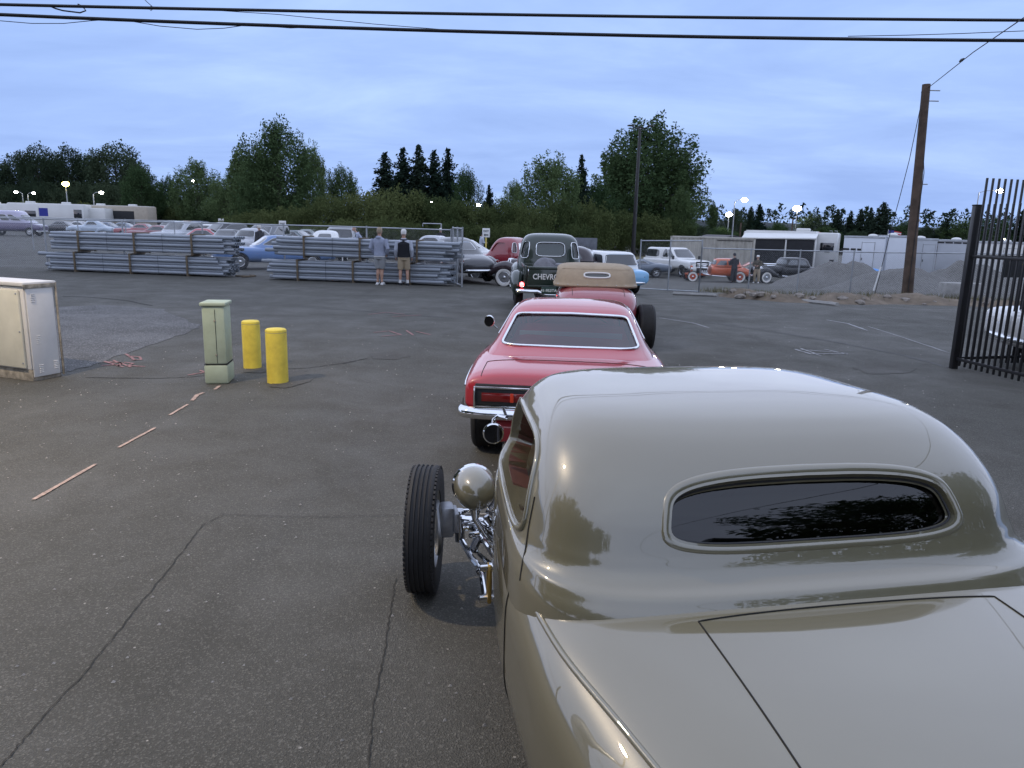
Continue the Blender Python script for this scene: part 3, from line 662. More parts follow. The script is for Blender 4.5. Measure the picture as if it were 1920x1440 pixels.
# ------------------------------------------------------------------ red fastback coupe
RED = principled('red_paint', (.34, .010, .022), .40, 0, 1, .02, 1.6, var=.04, vscale=1.5)
def camaro():
    t = thing('red_sports_coupe', 'red two-door sports coupe with chrome-framed rear glass, ahead of the beige coupe', 'car')
    h = Hull([(-1.04, .80, .52, .66, .80, 5, 2.4), (-1.00, .865, .48, .66, .865, 5, 2.4), (-.9, .885, .46, .66, .895, 5, 2.4), (-.5, .915, .40, .67, .925, 4.6, 2.6), (0, .935, .25, .67, .955, 4.2, 3), (.45, .925, .24, .65, .955, 4.2, 3), (.9, .90, .24, .63, .94, 4.4, 3), (1.8, .90, .24, .62, .935, 4.4, 3), (2.6, .915, .25, .62, .94, 4.2, 3), (3.2, .89, .28, .60, .91, 4, 3), (3.58, .84, .36, .58, .84, 4, 3), (3.66, .70, .42, .58, .74, 4, 3)], 8)
    c = Cabin([(.88, .83, 2.05, -.58, 6), (.925, .80, 1.98, -.44, 6), (.97, .765, 1.88, -.28, 6), (1.05, .715, 1.72, -.08, 6), (1.14, .665, 1.55, .13, 6), (1.215, .615, 1.42, .31, 5.5), (1.262, .555, 1.32, .46, 5), (1.288, .45, 1.2, .63, 4.5), (1.300, .28, 1.06, .80, 4), (1.304, .02, .95, .93, 3)], 8)
    rear = dict(z0=.985, z1=1.205, b=(-.875, .875), t=(-.885, .885), ex=14, arch=.012); front = dict(z0=1.0, z1=1.24, b=(-.9, .9), t=(-.88, .88), ex=9)
    side = dict(z0=.975, z1=1.225, b=(-.42, .88), t=(-.20, .66), ex=7)
    cuts = [c.cutter('rear', n=48, **rear), c.cutter('front', n=48, **front), c.cutter('left', **side), c.cutter('right', **side)]
    me = boolean(c.mesh(112).mesh('roof', RED, ang=180), cuts, 'roof'); me.set_sharp_from_angle(angle=rad(35)); link('roof', me, t)
    cut2 = [arch_cut(0, .37, s*.60, s*1.1, .35) for s in (-1, 1)]+[arch_cut(2.745, .36, s*.60, s*1.1, .34) for s in (-1, 1)]+[Geo().box((0, .95, .86), (1.34, 2.1, .5))]
    me = boolean(h.mesh(80).mesh('body', RED, ang=180), cut2, 'body'); me.set_sharp_from_angle(angle=rad(40)); link('body', me, t)
    me = boolean(c.mesh(80, .02).mesh('headliner', DARKIN, ang=180), cuts, 'headliner'); link('headliner', me, t)
    G_ = glassy('car_glass', (.55, .60, .62), .07)
    c.pane('rear', off=-.008, n=48, **rear).build('rear_glass', G_, t); c.pane('front', off=-.008, n=48, **front).build('windscreen', glassy('smoked_screen', (.30, .33, .36), .04), t)
    for s in ('left', 'right'):
        c.pane(s, off=-.006, **side).build('side_glass', GLASSM, t); c.trim(s, r=.008, **side).build('window_trim', CHROME, t)
    c.trim('rear', r=.014, n=64, **rear).build('rear_window_trim', principled('bright_trim', (.82, .83, .85), .22, 1), t, ang=80)
    # cabin inside
    IN = principled('grey_cloth', (.03, .033, .038), .8, var=.2)
    Geo().box((0, .02, .90), (1.30, .42, .03), .005).build('parcel_shelf', IN, t)
    Geo().box((0, .16, 1.035), (1.02, .012, .07), .004).build('reflection_strip', principled('pale_reflection', (.22, .27, .27), .6), t)  # pale strip that stands in for a reflection in the rear glass
    Geo().box((0, .34, .74), (1.25, .16, .42), .05).build('rear_seat', IN, t)
    for s in (-1, 1): Geo().box((s*.36, .98, .82), (.50, .16, .52), .05).build('front_seat', IN, t)
    Geo().box((0, 1.62, .90), (1.3, .3, .14), .04).build('dashboard', DARKIN, t)
    Geo().box((0, .9, .62), (1.3, 2.0, .03)).build('floor_pan', DARKIN, t)
    Geo().box((0, 1.42, 1.19), (.24, .02, .05), .008).build('interior_mirror', CHROME, t)
    Geo().tube([(-.36+.19*math.cos(a), 1.36-.06*math.sin(a), .98+.18*math.sin(a)) for a in np.linspace(0, 2*math.pi, 20, endpoint=False)], .012, 6, True).build('steering_wheel', BLACKP, t)
    # tail: black recess, framed lamps, bumper
    Geo().box((0, -1.035, .70), (1.56, .03, .20), .012).build('tail_panel', BLACKP, t)
    for s in (-1, 1):
        x = s*.50; F = Geo()
        for dz in (-.075, .075): F.box((x, -1.058, .70+dz), (.56, .03, .018), .005)
        for dx in (-.28, .28): F.box((x+dx, -1.058, .70), (.018, .03, .165), .005)
        fr_ = F.build('lamp_bezel', CHROME, t)
        Geo().box((x, -1.052, .70), (.53, .022, .125), .008).build('tail_lamp', BLACKP, fr_)
        Geo().box((x, -1.058, .70), (.44, .022, .07), .006).build('lens', REDLENS, fr_)
        Geo().box((x-s*.04, -1.062, .70), (.03, .022, .07), .004).build('bulb', principled('lamp_bulb', (.3, .02, .01), .3, emis=(1, .1, .04), estr=.08), fr_)
    rb = []
    for k in range(21):
        a = -1+2*k/20; x = .93*math.sin(a*math.pi/2)*1.0; y = -1.10+.14*abs(a)**5; rb.append((x, y))
    rb = [(-.945, -.72)]+rb+[(.945, -.72)]
    Geo().loft([[(x*.985, y+.03, .52), (x, y-.01, .535), (x*1.005, y-.025, .565), (x, y-.01, .60), (x*.985, y+.03, .615)] for x, y in rb], True, True, True).build('bumper', CHROME, t, ang=70)
    Geo().box((0, -.97, .42), (1.24, .12, .20), .06).build('rear_valance', RED, t)
    for s in (-1, 1): Geo().lathe([(.035, 0), (.035, .3), (.028, .3), (.028, .02)], 16, Matrix.Translation((s*.5, -1.05, .30)) @ Matrix.Rotation(math.pi/2, 4, 'Z')).build('exhaust_tip', CHROME, t)
    pl = Geo().box((0, -1.11, .43), (.31, .01, .155), .004).build('number_plate', WHITEP, t)
    # panel gaps
    def top(x, y, o=.0008): return (x, y, h.topz(x, y)+o)
    L_ = [top(-.735, y) for y in np.linspace(-.99, -.60, 10)]; T_ = [top(x, -.585+.02*(1-(x/.72)**2)) for x in np.linspace(-.72, .72, 25)]; R_ = [(-p[0], p[1], p[2]) for p in L_[::-1]]
    Geo().tube(L_+T_+R_, .0035, 5).build('boot_gap', SEAM, t)
    for s in (1, -1): Geo().tube([h.at(.42, 90+s*a, .0005) for a in np.linspace(58, 125, 16)], .0035, 5).build('door_gap', SEAM, t)
    for s in (-1, 1): Geo().tube([h.at(y, 90-s*82, .004) for y in np.linspace(-.95, 3.5, 40)], .008, 6).build('body_moulding', CHROME, t)
    for s in (-1, 1):
        wheel(t, (s*.785, 0, .345), .345, .29, 'spoke', 6, side=s, n=56); wheel(t, (s*.78, 2.745, .335), .335, .22, 'spoke', 5, side=s)
    for s in (-1,):
        m_ = Geo().lathe([(.045, -.03), (.062, -.02), (.064, .0), (.05, .035), (.01, .05)], 24, Matrix.Translation((s*.97, 1.36, 1.0)) @ Matrix.Rotation(math.pi/2, 4, 'Z')).build('door_mirror', CHROME, t)
        Geo().lathe([(.056, -.031), (.002, -.0315)], 24, Matrix.Translation((s*.97, 1.36, 1.0)) @ Matrix.Rotation(math.pi/2, 4, 'Z')).build('mirror_glass', MATS['mirror_dark'], m_)
        Geo().tube([(s*.955, 1.38, .98), (s*.88, 1.40, .92)], .012, 6).build('mirror_stalk', CHROME, t)
    bumper(t, 3.66, .88, .48, 1)
    for s in (-1, 1): lamp_disc(t, 'headlamp', (s*.66, 3.66, .64), .085, HEADLENS)
    return t
cm = camaro(); cm.location = (.53, 6.86, -.115); cm.rotation_euler = (0, 0, rad(-5)); cm.scale = (.95, 1, 1.04)

# ------------------------------------------------------------------ red roadster with tan soft top
RED2 = principled('crimson_paint', (.26, .012, .024), .42, 0, 1, .03, 1.65, var=.05, vscale=1.5)
TAN = principled('tan_canvas', (.36, .285, .20), .85, var=.12, vscale=10, bump=.12, bscale=150)
def roadster():
    t = thing('red_roadster', 'crimson open-wheel roadster wearing a tan canvas top, ahead of the red sports coupe', 'car')
    h = Hull([(-.62, .25, .50, .58, .68, 2.5, 2.5), (-.55, .48, .42, .62, .80, 2.8, 3), (-.38, .60, .36, .66, .92, 3.2, 3), (-.05, .655, .34, .70, 1.0, 3.6, 3), (.4, .68, .33, .70, 1.02, 3.6, 3), (1.0, .66, .33, .70, 1.02, 3.6, 3), (1.5, .58, .35, .70, 1.0, 3.2, 3), (2.4, .36, .42, .70, .96, 2.8, 3), (2.6, .30, .42, .70, .92, 2.8, 3)], 8)
    h.mesh(64).build('body', RED2, t, ang=60)
    c = Cabin([(.995, .715, 1.34, .12, 4), (1.02, .718, 1.36, .10, 4), (1.06, .70, 1.38, .12, 4), (1.20, .675, 1.38, .20, 4.4), (1.29, .645, 1.38, .28, 4.4), (1.335, .585, 1.36, .36, 4), (1.355, .48, 1.30, .46, 3.6), (1.367, .3, 1.1, .62, 3), (1.372, .02, .9, .84, 3)], 7)
    rw = dict(z0=1.155, z1=1.235, b=(-.31, .31), t=(-.32, .32), ex=3.4)
    me = boolean(c.mesh(80).mesh('soft_top', TAN, ang=180), [c.cutter('rear', **rw), c.cutter('front', 1.08, 1.29, (-.8, .8), (-.8, .8)), c.cutter('left', 1.08, 1.27, (-.5, .85), (-.4, .7)), c.cutter('right', 1.08, 1.27, (-.5, .85), (-.4, .7))], 'soft_top'); me.set_sharp_from_angle(angle=rad(40)); link('soft_top', me, t)
    c.trim('rear', r=.016, off=.004, **rw).build('rear_window_frame', WHITEP, t); c.pane('rear', off=-.004, **rw).build('rear_glass', glassy('car_glass'), t)
    Geo().tube(c.outline('rear', 1.275, 1.3, (-.86, .86), (-.86, .86), 8, 6, .002)[0:1]+[c.at('rear', a, 1.29, .002) for a in np.linspace(-.9, .9, 24)], .004, 5).build('top_seam', TAN, t)
    for a in np.linspace(-.9, .9, 9): Geo().sphere(c.at('rear', a, 1.035, .004), .009, 8, 6).build('snap', CHROME, t)
    def top(x, y): return (x, y, h.topz(x, y)+.001)
    Geo().tube([top(-.42, -.36)]+[top(-.42, y) for y in np.linspace(-.30, .06, 8)]+[top(x, .07) for x in np.linspace(-.4, .4, 12)]+[top(.42, y) for y in np.linspace(.06, -.36, 8)], .004, 5).build('rumble_lid_gap', SEAM, t)
    for s in (-1, 1):
        wheel(t, (s*.82, 0, .375), .375, .27, 'hub', 6, side=s, n=56); wheel(t, (s*.72, 2.62, .32), .32, .15, 'hub', 4, side=s)
        lamp_disc(t, 'tail_lamp', (s*.47, -.53, .66), .04, REDLENS, .02, (0, -1, 0))
        Geo().box((s*.3, 1.2, .42), (.06, 3.2, .1), .01).build('frame_rail', BLACKM, t)
        lamp_disc(t, 'headlamp', (s*.38, 2.5, .80), .09, HEADLENS)
    Geo().tube([(-.7, 0, .375), (.7, 0, .375)], .05, 10).build('rear_axle', BLACKM, t)
    Geo().tube([(-.66, 2.62, .30), (.66, 2.62, .30)], .03, 8).build('front_axle', CHROME, t)
    Geo().box((0, .35, .82), (1.1, .2, .4), .05).build('seat', BROWNI, t)
    return t
rd = roadster(); p = GP(1213, 657); rd.location = (p.x-.86, p.y+.12, 0); rd.rotation_euler = (0, 0, rad(-2))

# ------------------------------------------------------------------ dark green pickup
GREEN = principled('dark_green_paint', (.012, .026, .018), .42, 0, 1, .03, 1.5, var=.08)
LIT_RED = emitter('lit_tail_lamp', (1, .035, .03), 9)
def pickup():
    t = thing('green_pickup', 'old dark green pickup with white lettering on its tailgate, left lamp lit', 'pickup truck')
    cabn = Cabin([(.62, .80, 2.75, 1.30, 5), (.95, .80, 2.75, 1.29, 5), (1.12, .785, 2.72, 1.30, 5), (1.22, .765, 2.62, 1.315, 5), (1.45, .725, 2.48, 1.345, 5), (1.64, .675, 2.34, 1.40, 4.5), (1.74, .60, 2.24, 1.48, 4), (1.79, .50, 2.12, 1.58, 3.5), (1.815, .32, 2.0, 1.72, 3), (1.822, .02, 1.87, 1.85, 3)], 8)
    rw = dict(z0=1.27, z1=1.60, b=(-.47, .47), t=(-.49, .49), ex=5); 
    cuts = [cabn.cutter('rear', d=.06, **rw), cabn.cutter('front', 1.26, 1.62, (-.85, .85), (-.85, .85), d=.06)]
    for s in (-1, 1): cuts.append(cabn.cutter('rear', 1.22, 1.61, (s*.70, s*.945) if s > 0 else (-.945, -.70), (s*.72, s*.93) if s > 0 else (-.93, -.72), d=.06, ex=4))
    for s in ('left', 'right'): cuts.append(cabn.cutter(s, 1.24, 1.60, (-.25, .75), (-.2, .6), d=.06))
    me = boolean(cabn.mesh(112).mesh('cab', GREEN, ang=180), cuts, 'cab'); me.set_sharp_from_angle(angle=rad(40)); link('cab', me, t)
    cabn.trim('rear', r=.011, **rw).build('rear_window_trim', CHROME, t)
    for s in (-1, 1):
        a = ((.70, .945) if s > 0 else (-.945, -.70)); b = ((.72, .93) if s > 0 else (-.93, -.72))
        cabn.trim('rear', 1.22, 1.61, a, b, r=.009, ex=4).build('corner_window_trim', CHROME, t); cabn.pane('rear', 1.22, 1.61, a, b, -.01, 4).build('corner_glass', glassy('clear_glass'), t)
    cabn.pane('rear', off=-.01, **rw).build('rear_glass', glassy('clear_glass'), t); cabn.pane('front', 1.26, 1.62, (-.85, .85), (-.85, .85), -.01).build('windscreen', glassy('clear_glass'), t)
    Geo().box((0, 1.75, .98), (1.35, .18, .42), .05).build('bench_seat', BROWNI, t)
    # bed
    for s in (-1, 1):
        Geo().box((s*.66, .22, .88), (.04, 2.06, .44), .01).build('bed_side', GREEN, t)
        Geo().tube([(s*.68, -.80, 1.11), (s*.68, 1.24, 1.11)], .035, 10).build('bed_rail', GREEN, t)
        Geo().box((s*.66, -.80, .90), (.07, .07, .48), .02).build('stake_post', GREEN, t)
        fd = Hull([(-.55, .06, .62, .70, .74, 2.4, 2.4), (-.42, .12, .45, .72, .86, 2.4, 2.4), (-.1, .16, .60, .76, 1.0, 2.4, 2.4), (.25, .16, .60, .76, 1.0, 2.4, 2.4), (.6, .12, .45, .7, .88, 2.4, 2.4), (.8, .05, .5, .58, .7, 2.4, 2.4)], 6).mesh(28)
        fd.xf(Matrix.Translation((s*.83, 0, 0))).build('rear_fender', GREEN, t, ang=180)
        Geo().box((s*.80, 1.95, .50), (.34, 1.5, .05), .015).build('running_board', GREEN, t)
        fd = Hull([(2.5, .10, .55, .65, .78, 2.4, 2.4), (2.9, .19, .55, .75, .98, 2.4, 2.4), (3.3, .21, .62, .78, 1.04, 2.4, 2.4), (3.7, .2, .55, .75, .98, 2.4, 2.4), (3.9, .1, .55, .7, .85, 2.4, 2.4)], 6).mesh(28)
        fd.xf(Matrix.Translation((s*.72, 0, 0))).build('front_fender', GREEN, t, ang=180)
        lamp_disc(t, 'headlamp', (s*.70, 3.9, .80), .10, HEADLENS)
        wheel(t, (s*.78, .12, .36), .36, .20, 'hub', 4, side=s); wheel(t, (s*.76, 3.05, .36), .36, .20, 'hub', 4, side=s)
        tl = lamp_disc(t, 'tail_lamp', (s*.735, -.86, .735), .052, LIT_RED if s < 0 else REDLENS, .03, (0, -1, 0))
        if s < 0: tl['label'] = 'glowing red left tail lamp'
        Geo().tube([(s*.735, -.84, .72), (s*.70, -.80, .68)], .014, 6).build('lamp_bracket', CHROME, t)
        Geo().tube([(s*.60, -.845, .95), (s*.60, -.87, 1.0), (s*.60, -.86, 1.06), (s*.61, -.84, 1.1)], .012, 6).build('tailgate_chain', CHROME, t)
    h = Hull([(2.5, .62, .55, .85, 1.10, 3, 3), (3.0, .58, .55, .85, 1.12, 3, 3), (3.6, .50, .5, .85, 1.08, 3, 3), (3.9, .40, .5, .8, .98, 3, 3)], 6).mesh(40).build('bonnet', GREEN, t, ang=60)
    Geo().box((0, .22, .66), (1.30, 2.04, .04)).build('bed_floor', principled('bed_wood', (.10, .06, .035), .8, var=.3), t)
    Geo().box((0, 1.23, .88), (1.30, .04, .44), .01).build('bed_front', GREEN, t)
    tg = Geo().box((0, -.83, .90), (1.24, .04, .46), .012).box((0, -.856, 1.09), (1.24, .02, .05), .008).box((0, -.856, .70), (1.24, .02, .05), .008).build('tailgate', GREEN, t)
    text_geo('CHEVROLET', .165, .004, principled('white_letter', (.75, .75, .72), .6), 'lettering', tg, Matrix.Translation((-.10, -.855, .905)) @ Matrix.Rotation(math.pi/2, 4, 'X'), True, .88)
    Geo().box((0, 1.4, .45), (.8, 4.4, .14), .02).build('chassis', BLACKM, t)
    rb = [(-.86, -.98), (-.70, -1.03), (-.4, -1.04), (-.22, -1.035), (.22, -1.035), (.4, -1.04), (.70, -1.03), (.86, -.98)]
    dz = [0, 0, 0, -.07, -.07, 0, 0, 0]
    Geo().loft([[(x, y+.03, .56+d), (x, y-.02, .57+d), (x, y-.03, .60+d), (x, y-.02, .635+d), (x, y+.03, .645+d)] for (x, y), d in zip(rb, dz)], True, True, True).build('bumper', CHROME, t, ang=70)
    for s in (-1, 1): Geo().box((s*.35, -.9, .58), (.05, .26, .05)).build('bumper_bracket', BLACKM, t)
    pl = Geo().box((-.16, -1.06, .63), (.32, .012, .15), .006).build('number_plate', principled('plate_green', (.02, .05, .04), .5), t)
    text_geo('41-953TA', .085, .002, principled('plate_digits', (.75, .8, .75), .5), 'plate_text', pl, Matrix.Translation((-.16, -1.068, .63)) @ Matrix.Rotation(math.pi/2, 4, 'X'), True)
    return t
pk = pickup(); p = atY(1036, 553, 17.2); pk.location = (p.x, 17.2, gz(p.x, 17.2)); pk.rotation_euler = (0, 0, rad(1))
# load in the bed
bag = Geo(); GREYC = principled('grey_canvas', (.20, .20, .22), .8, var=.3, vscale=6, bump=.3, bscale=20)
b1 = Geo().sphere((0, 0, .24), .24, 16, 10, (1.15, .9, 1.0)).sphere((.10, -.02, .38), .11, 12, 8, (1.3, 1, .8)).build('duffel_bag', GREYC, None)
b1.location = pk.matrix_basis @ Vector((-.22, -.30, .685)); b1.location.z += 0; b1.scale = (1, 1, 1.3); tag(b1, 'lumpy grey duffel bag standing in the bed of the green pickup', 'bag')
b2 = Geo().box((0, 0, .25), (.55, .34, .50), .08).build('tool_bag', GREYC, None); b2.location = pk.matrix_basis @ Vector((.25, -.2, .68)); tag(b2, 'low grey cloth bag beside the lumpy duffel in the pickup bed', 'bag')
# ------------------------------------------------------------------ cabinets and bollards on the left
CREAM = principled('cream_metal', (.58, .56, .46), .5, var=.12, vscale=3, bump=.05, bscale=30)
LILAC = principled('pale_grey_metal', (.60, .59, .57), .5, var=.10, vscale=2.5)
AGED = principled('peeling_edge', (.30, .27, .22), .9, var=.5, vscale=14, bump=.4, bscale=40)
def cream_cabinet():
    A = GP(62, 716); B = GP(119, 705); d = (B-A); d.z = 0; dep = d.length; ang = math.atan2(d.y, d.x)-math.pi/2
    t = thing('utility_cabinet', 'cream metal utility cabinet with worn edges at the left of the asphalt', 'cabinet', (A.x, A.y, 0), ang)
    Z = atY(54, 529, A.y).z; W = 1.75
    Geo().box((-W/2, dep/2, .07), (W-.02, dep-.03, .14), .006).build('plinth', AGED, t)
    Geo().box((-W/2, dep/2, .14+(Z-.20)/2), (W-.03, dep-.02, Z-.20), .01).build('carcass', LILAC, t)
    for k in range(2): 
        dr = Geo().box((-.04-W*.25-k*W*.48, -.008, .14+(Z-.22)/2), (W*.465, .03, Z-.26), .008).build('door', CREAM, t)
        for zz in (.22, .6, Z-.14): Geo().lathe([(.012, 0), (.009, .006), (.002, .008)], 10, Matrix.Translation((-.10-k*W*.48, -.023, zz)) @ Matrix.Rotation(-math.pi/2, 4, 'Z')).build('screw', DULLMETAL, dr)
    sp = Geo().box((.004, dep/2-.01, Z/2), (.014, dep-.06, Z-.10), .004).build('side_panel', LILAC, t)
    for (yy, zz) in ((dep*.25, Z*.80), (dep*.30, Z*.38), (dep*.30, .10), (dep*.78, .12)):
        for k in range(5): Geo().box((.012, yy, zz+k*.022), (.008, .055, .008), .002).build('louvre', LILAC, sp)
    Geo().box((-W/2, dep/2, Z-.03), (W+.03, dep+.03, .045), .008).build('lid', LILAC, t)
    Geo().box((.015, dep/2, Z-.055), (.012, dep+.02, .05), .004).build('edge_strip', AGED, t)
    Geo().box((.008, dep+.004, Z/2), (.03, .02, Z-.05), .006).build('edge_strip', AGED, t)
cream_cabinet()
SAGE = principled('sage_green', (.37, .43, .32), .6, var=.14, vscale=4, bump=.05, bscale=40)
def pedestal():
    A = GP(428, 720); t = thing('green_pedestal', 'slim sage green utility pedestal beside the yellow bollards', 'utility box', (A.x, A.y, 0), rad(9))
    Z = atY(426, 568, A.y).z
    Geo().box((-.13, .17, .12), (.28, .36, .24), .03).build('base', SAGE, t)
    Geo().box((-.13, .17, .24+(Z-.28)/2), (.265, .345, Z-.28), .03).build('housing', SAGE, t)
    Geo().box((-.13, .17, Z-.02), (.30, .38, .045), .014).build('lid', SAGE, t)
    Geo().box((-.11, -.0045, .24+(Z-.30)/2), (.004, .006, Z-.34)).build('door_gap', SEAM, t)
    Geo().box((-.13, .17, .243), (.272, .352, .006)).build('base_gap', SEAM, t)
    for z in (Z*.36, Z*.78): Geo().lathe([(.013, 0), (.010, .008), (.002, .009)], 12, Matrix.Translation((-.115, -.004, z)) @ Matrix.Rotation(-math.pi/2, 4, 'Z')).build('bolt', AGED, t)
pedestal()
YEL = principled('yellow_paint', (.74, .59, .075), .6, var=.14, vscale=6, detail=8, bump=.1, bscale=30, vcol=(.56, .43, .06))
for px, py, topy, r, lab in ((515, 720, 616, .128, 'chipped yellow bollard standing clear, right of the green pedestal'), (468, 692, 601, .118, 'yellow bollard partly hidden behind the green pedestal')):
    A = GP(px, py); A.y += r; Z = atY(px, topy, A.y).z
    t = thing('bollard', lab, 'bollard', (A.x, A.y, 0), 0, 'yellow bollards'); XZ = Matrix.Rotation(-math.pi/2, 4, 'Y')
    Geo().lathe([(r, 0), (r, Z-.03), (r*.97, Z-.012), (r*.85, Z), (r*.02, Z+.006)], 32, XZ).build('post', YEL, t)
    g = Geo().lathe([(r*1.003, Z-.045), (r*1.003, Z-.04)], 32, XZ, cap=False).build('chipped_rim', AGED, t)
    patch('stain', [(px-12, py+6), (px+20, py+8), (px+70, py-4), (px+60, py-26), (px+10, py-22)], ASPHD, .0055, .05)

# ------------------------------------------------------------------ stacked grey conduit
PVC = principled('grey_pvc', (.27, .30, .34), .42, var=.10, vscale=1.2, coat=.1)
TIMB = principled('timber', (.15, .115, .075), .85, var=.35, vscale=6, bump=.2)
PL, PD = 6.1, .114
def pipe_mesh():
    r, n = PD/2, 12; h = PL/2
    prof = [(r*.80, -h+.08), (r*.80, -h), (r, -h), (r, h), (r*.80, h), (r*.80, h-.08)]
    return Geo().lathe(prof, n).mesh('pipe', PVC, ang=40)
PIPE = pipe_mesh()
PIPE_S = Geo().lathe([(PD*.40, -PL/2-.05), (PD*.40, -PL/2-.25), (PD*.56, -PL/2-.25), (PD*.56, -PL/2), (PD/2, -PL/2+.03), (PD/2, PL/2), (PD*.4, PL/2), (PD*.4, PL/2-.08)], 12).mesh('pipe', PVC, ang=40)
def bundle(p0, p1, z0, label, tilt=0, shift=0, seed=0, ncol=6):
    rs = random.Random(seed); d = Vector((p1.x-p0.x, p1.y-p0.y, 0)); L = d.length; ang = math.atan2(d.y, d.x); mid = (p0+p1)/2
    t = thing('pipe_bundle', label, 'pipes', (mid.x, mid.y, z0), ang, 'strapped bundles of grey conduit'); t.rotation_euler = (0, tilt, ang)
    sx = L/(PL+.65)
    zp = .101
    for r in range(6):
        back = r % 2
        for c in range(ncol):
            base = .30 if back else -.12
            if c == 0 and not back: base = -.10
            o = link('pipe', PIPE_S if (r+c) % 2 else PIPE, t, (shift+base*(1 if rs.random() > .3 else -.6)+rs.uniform(-.05, .05), c*PD*1.03+back*PD*.52+PD*.5, .05+PD/2+r*zp)); o.scale = (sx, 1, 1)
            if c % 2: o.rotation_euler = (0, 0, math.pi)
    W = ncol*PD*1.03+PD*.6; Hh = .05+PD+5*zp
    for u in (-.60, -.02, .56):
        x = u*L/2*1.02+shift
        for y in (-.022, W+.022): Geo().box((x, y, Hh/2+.005), (.062, .040, Hh+.06), .004).build('batten', TIMB, t)
        Geo().box((x, W/2, .022), (.085, W, .044), .004).build('batten', TIMB, t); Geo().box((x, W/2, Hh+.022), (.085, W, .040), .004).build('batten', TIMB, t)
    for u in (-.31, .27):
        x = u*L/2+shift; Geo().tube([(x, -.006, .04), (x, -.006, Hh), (x, W, Hh+.003), (x, W+.005, .04), (x, -.006, .04)], .006, 4).build('strap', BLACKP, t)
a0, a1 = GP(76, 507), GP(432, 521); b0, b1 = GP(492, 524), GP(846, 538)
bundle(a0, a1, 0, 'lower left bundle of grey conduit lying on the asphalt', 0, 0, 1)
bundle(a0, a1, .735, 'upper left bundle of grey conduit stacked on the lower left one', 0, .22, 2)
bundle(b0, b1, 0, 'lower right bundle of grey conduit in front of the two men', 0, 0, 3)
bundle(b0, b1, .77, 'upper right bundle of grey conduit, tilted, stacked on the lower right one', rad(.5), .25, 4)

# ------------------------------------------------------------------ chain-link fences
def chain_mesh(P, h, parent, step=.085, r=.0014, z0=.04):
    """two sets of diagonal wires along a polyline"""
    g = Geo(); acc = [0]
    for a, b in zip(P[:-1], P[1:]): acc.append(acc[-1]+(b-a).length)
    L = acc[-1]
    def at(s_):
        s_ = min(max(s_, 0), L); k = min(np.searchsorted(acc, s_, 'right')-1, len(P)-2); f = (s_-acc[k])/(acc[k+1]-acc[k]); return P[k].lerp(P[k+1], f)
    V, F = [], []
    def wire(s0, za, s1, zb):
        a = at(s0); b = at(s1); o = len(V); dx = (b-a); nn = Vector((-dx.y, dx.x, 0)); nn = nn.normalized()*r if nn.length else Vector((0, r, 0)); tz = Vector((0, 0, r*1.2))
        a = a+Vector((0, 0, za)); b = b+Vector((0, 0, zb))
        for q in (a, b): V.extend([tuple(q-nn), tuple(q+nn-tz), tuple(q+nn+tz)])
        F.extend([(o, o+1, o+4, o+3), (o+1, o+2, o+5, o+4), (o+2, o, o+3, o+5)])
    n = int((L+h)/step)
    for i in range(n):
        s0 = -h+i*step
        for dr in (1, -1):
            sa, sb, za, zb = s0, s0+h, z0, h
            if sa < 0: za = z0+(h-z0)*(-sa)/h; sa = 0
            if sb > L: zb = h-(h-z0)*(sb-L)/h; sb = L
            if sb <= sa: continue
            if dr < 0: za, zb = h+z0-za, h+z0-zb
            wire(sa, za, sb, zb)
    g.add(V, F); o = g.build('chain_mesh', GALV, parent, smooth=False, fixn=False); o['kind'] = 'stuff'
    return o
def fence(P, h, label, spacing=3.0, brace=False, rail=.022, bottom=False, group='chain-link fences'):
    O = P[0].copy(); t = thing('chain_link_fence', label, 'fence', O, 0, group); Q = [p-O for p in P]
    acc = [0]
    for a, b in zip(Q[:-1], Q[1:]): acc.append(acc[-1]+(b-a).length)
    L = acc[-1]; n = max(1, round(L/spacing))
    for i in range(n+1):
        s_ = L*i/n; k = min(np.searchsorted(acc, s_, 'right')-1, len(Q)-2); f = (s_-acc[k])/(acc[k+1]-acc[k]); q = Q[k].lerp(Q[k+1], f)
        Geo().tube([q, q+Vector((0, 0, h+.05))], .028, 8).build('post', GALV, t)
    Geo().tube([q+Vector((0, 0, h)) for q in Q], rail, 8).build('top_rail', GALV, t)
    if bottom: Geo().tube([q+Vector((0, 0, .06)) for q in Q], rail, 8).build('bottom_rail', GALV, t)
    chain_mesh(Q, h, t)
    return t
def gl_(px, py): p = GP(px, py); p.z = gz(p.x, p.y)-.01; return p
def line(a, b, n=6): return [Vector((a.x+(b.x-a.x)*k/n, a.y+(b.y-a.y)*k/n, gz(a.x+(b.x-a.x)*k/n, a.y+(b.y-a.y)*k/n)-.01)) for k in range(n+1)]
FA = gl_(-330, 492); FB = gl_(843, 531.5); FB.y += .5
fence(line(FA, FB), 1.83, 'long chain-link fence running behind the stacks of grey conduit', 2.9)
FC = gl_(866, 538.5)
fence([FB+Vector((.06, 0, 0)), FC], 1.9, 'short open chain-link gate panel swung out beside the dark grey coupe', 1.0, rail=.024, bottom=True)
fence(line(onY(-330, 46), onY(330, 41)), 1.83, 'second chain-link fence farther back in the left parking lot', 3.0)
R0 = gl_(1197, 543); R1 = gl_(1310, 549); R2 = gl_(1493, 553); R3 = gl_(1655, 558); R4 = gl_(1815, 566); R5 = gl_(2050, 575)
fence(line(R0, R1, 4), 2.0, 'tall chain-link gate panel beside the silver-blue sports car', 1.25, bottom=True)
fence(line(R1, R2, 4)+line(R2, R3, 3)[1:]+line(R3, R4, 3)[1:]+line(R4, R5, 3)[1:], 1.72, 'chain-link fence in front of the gravel piles and the orange hot rod', 2.1)

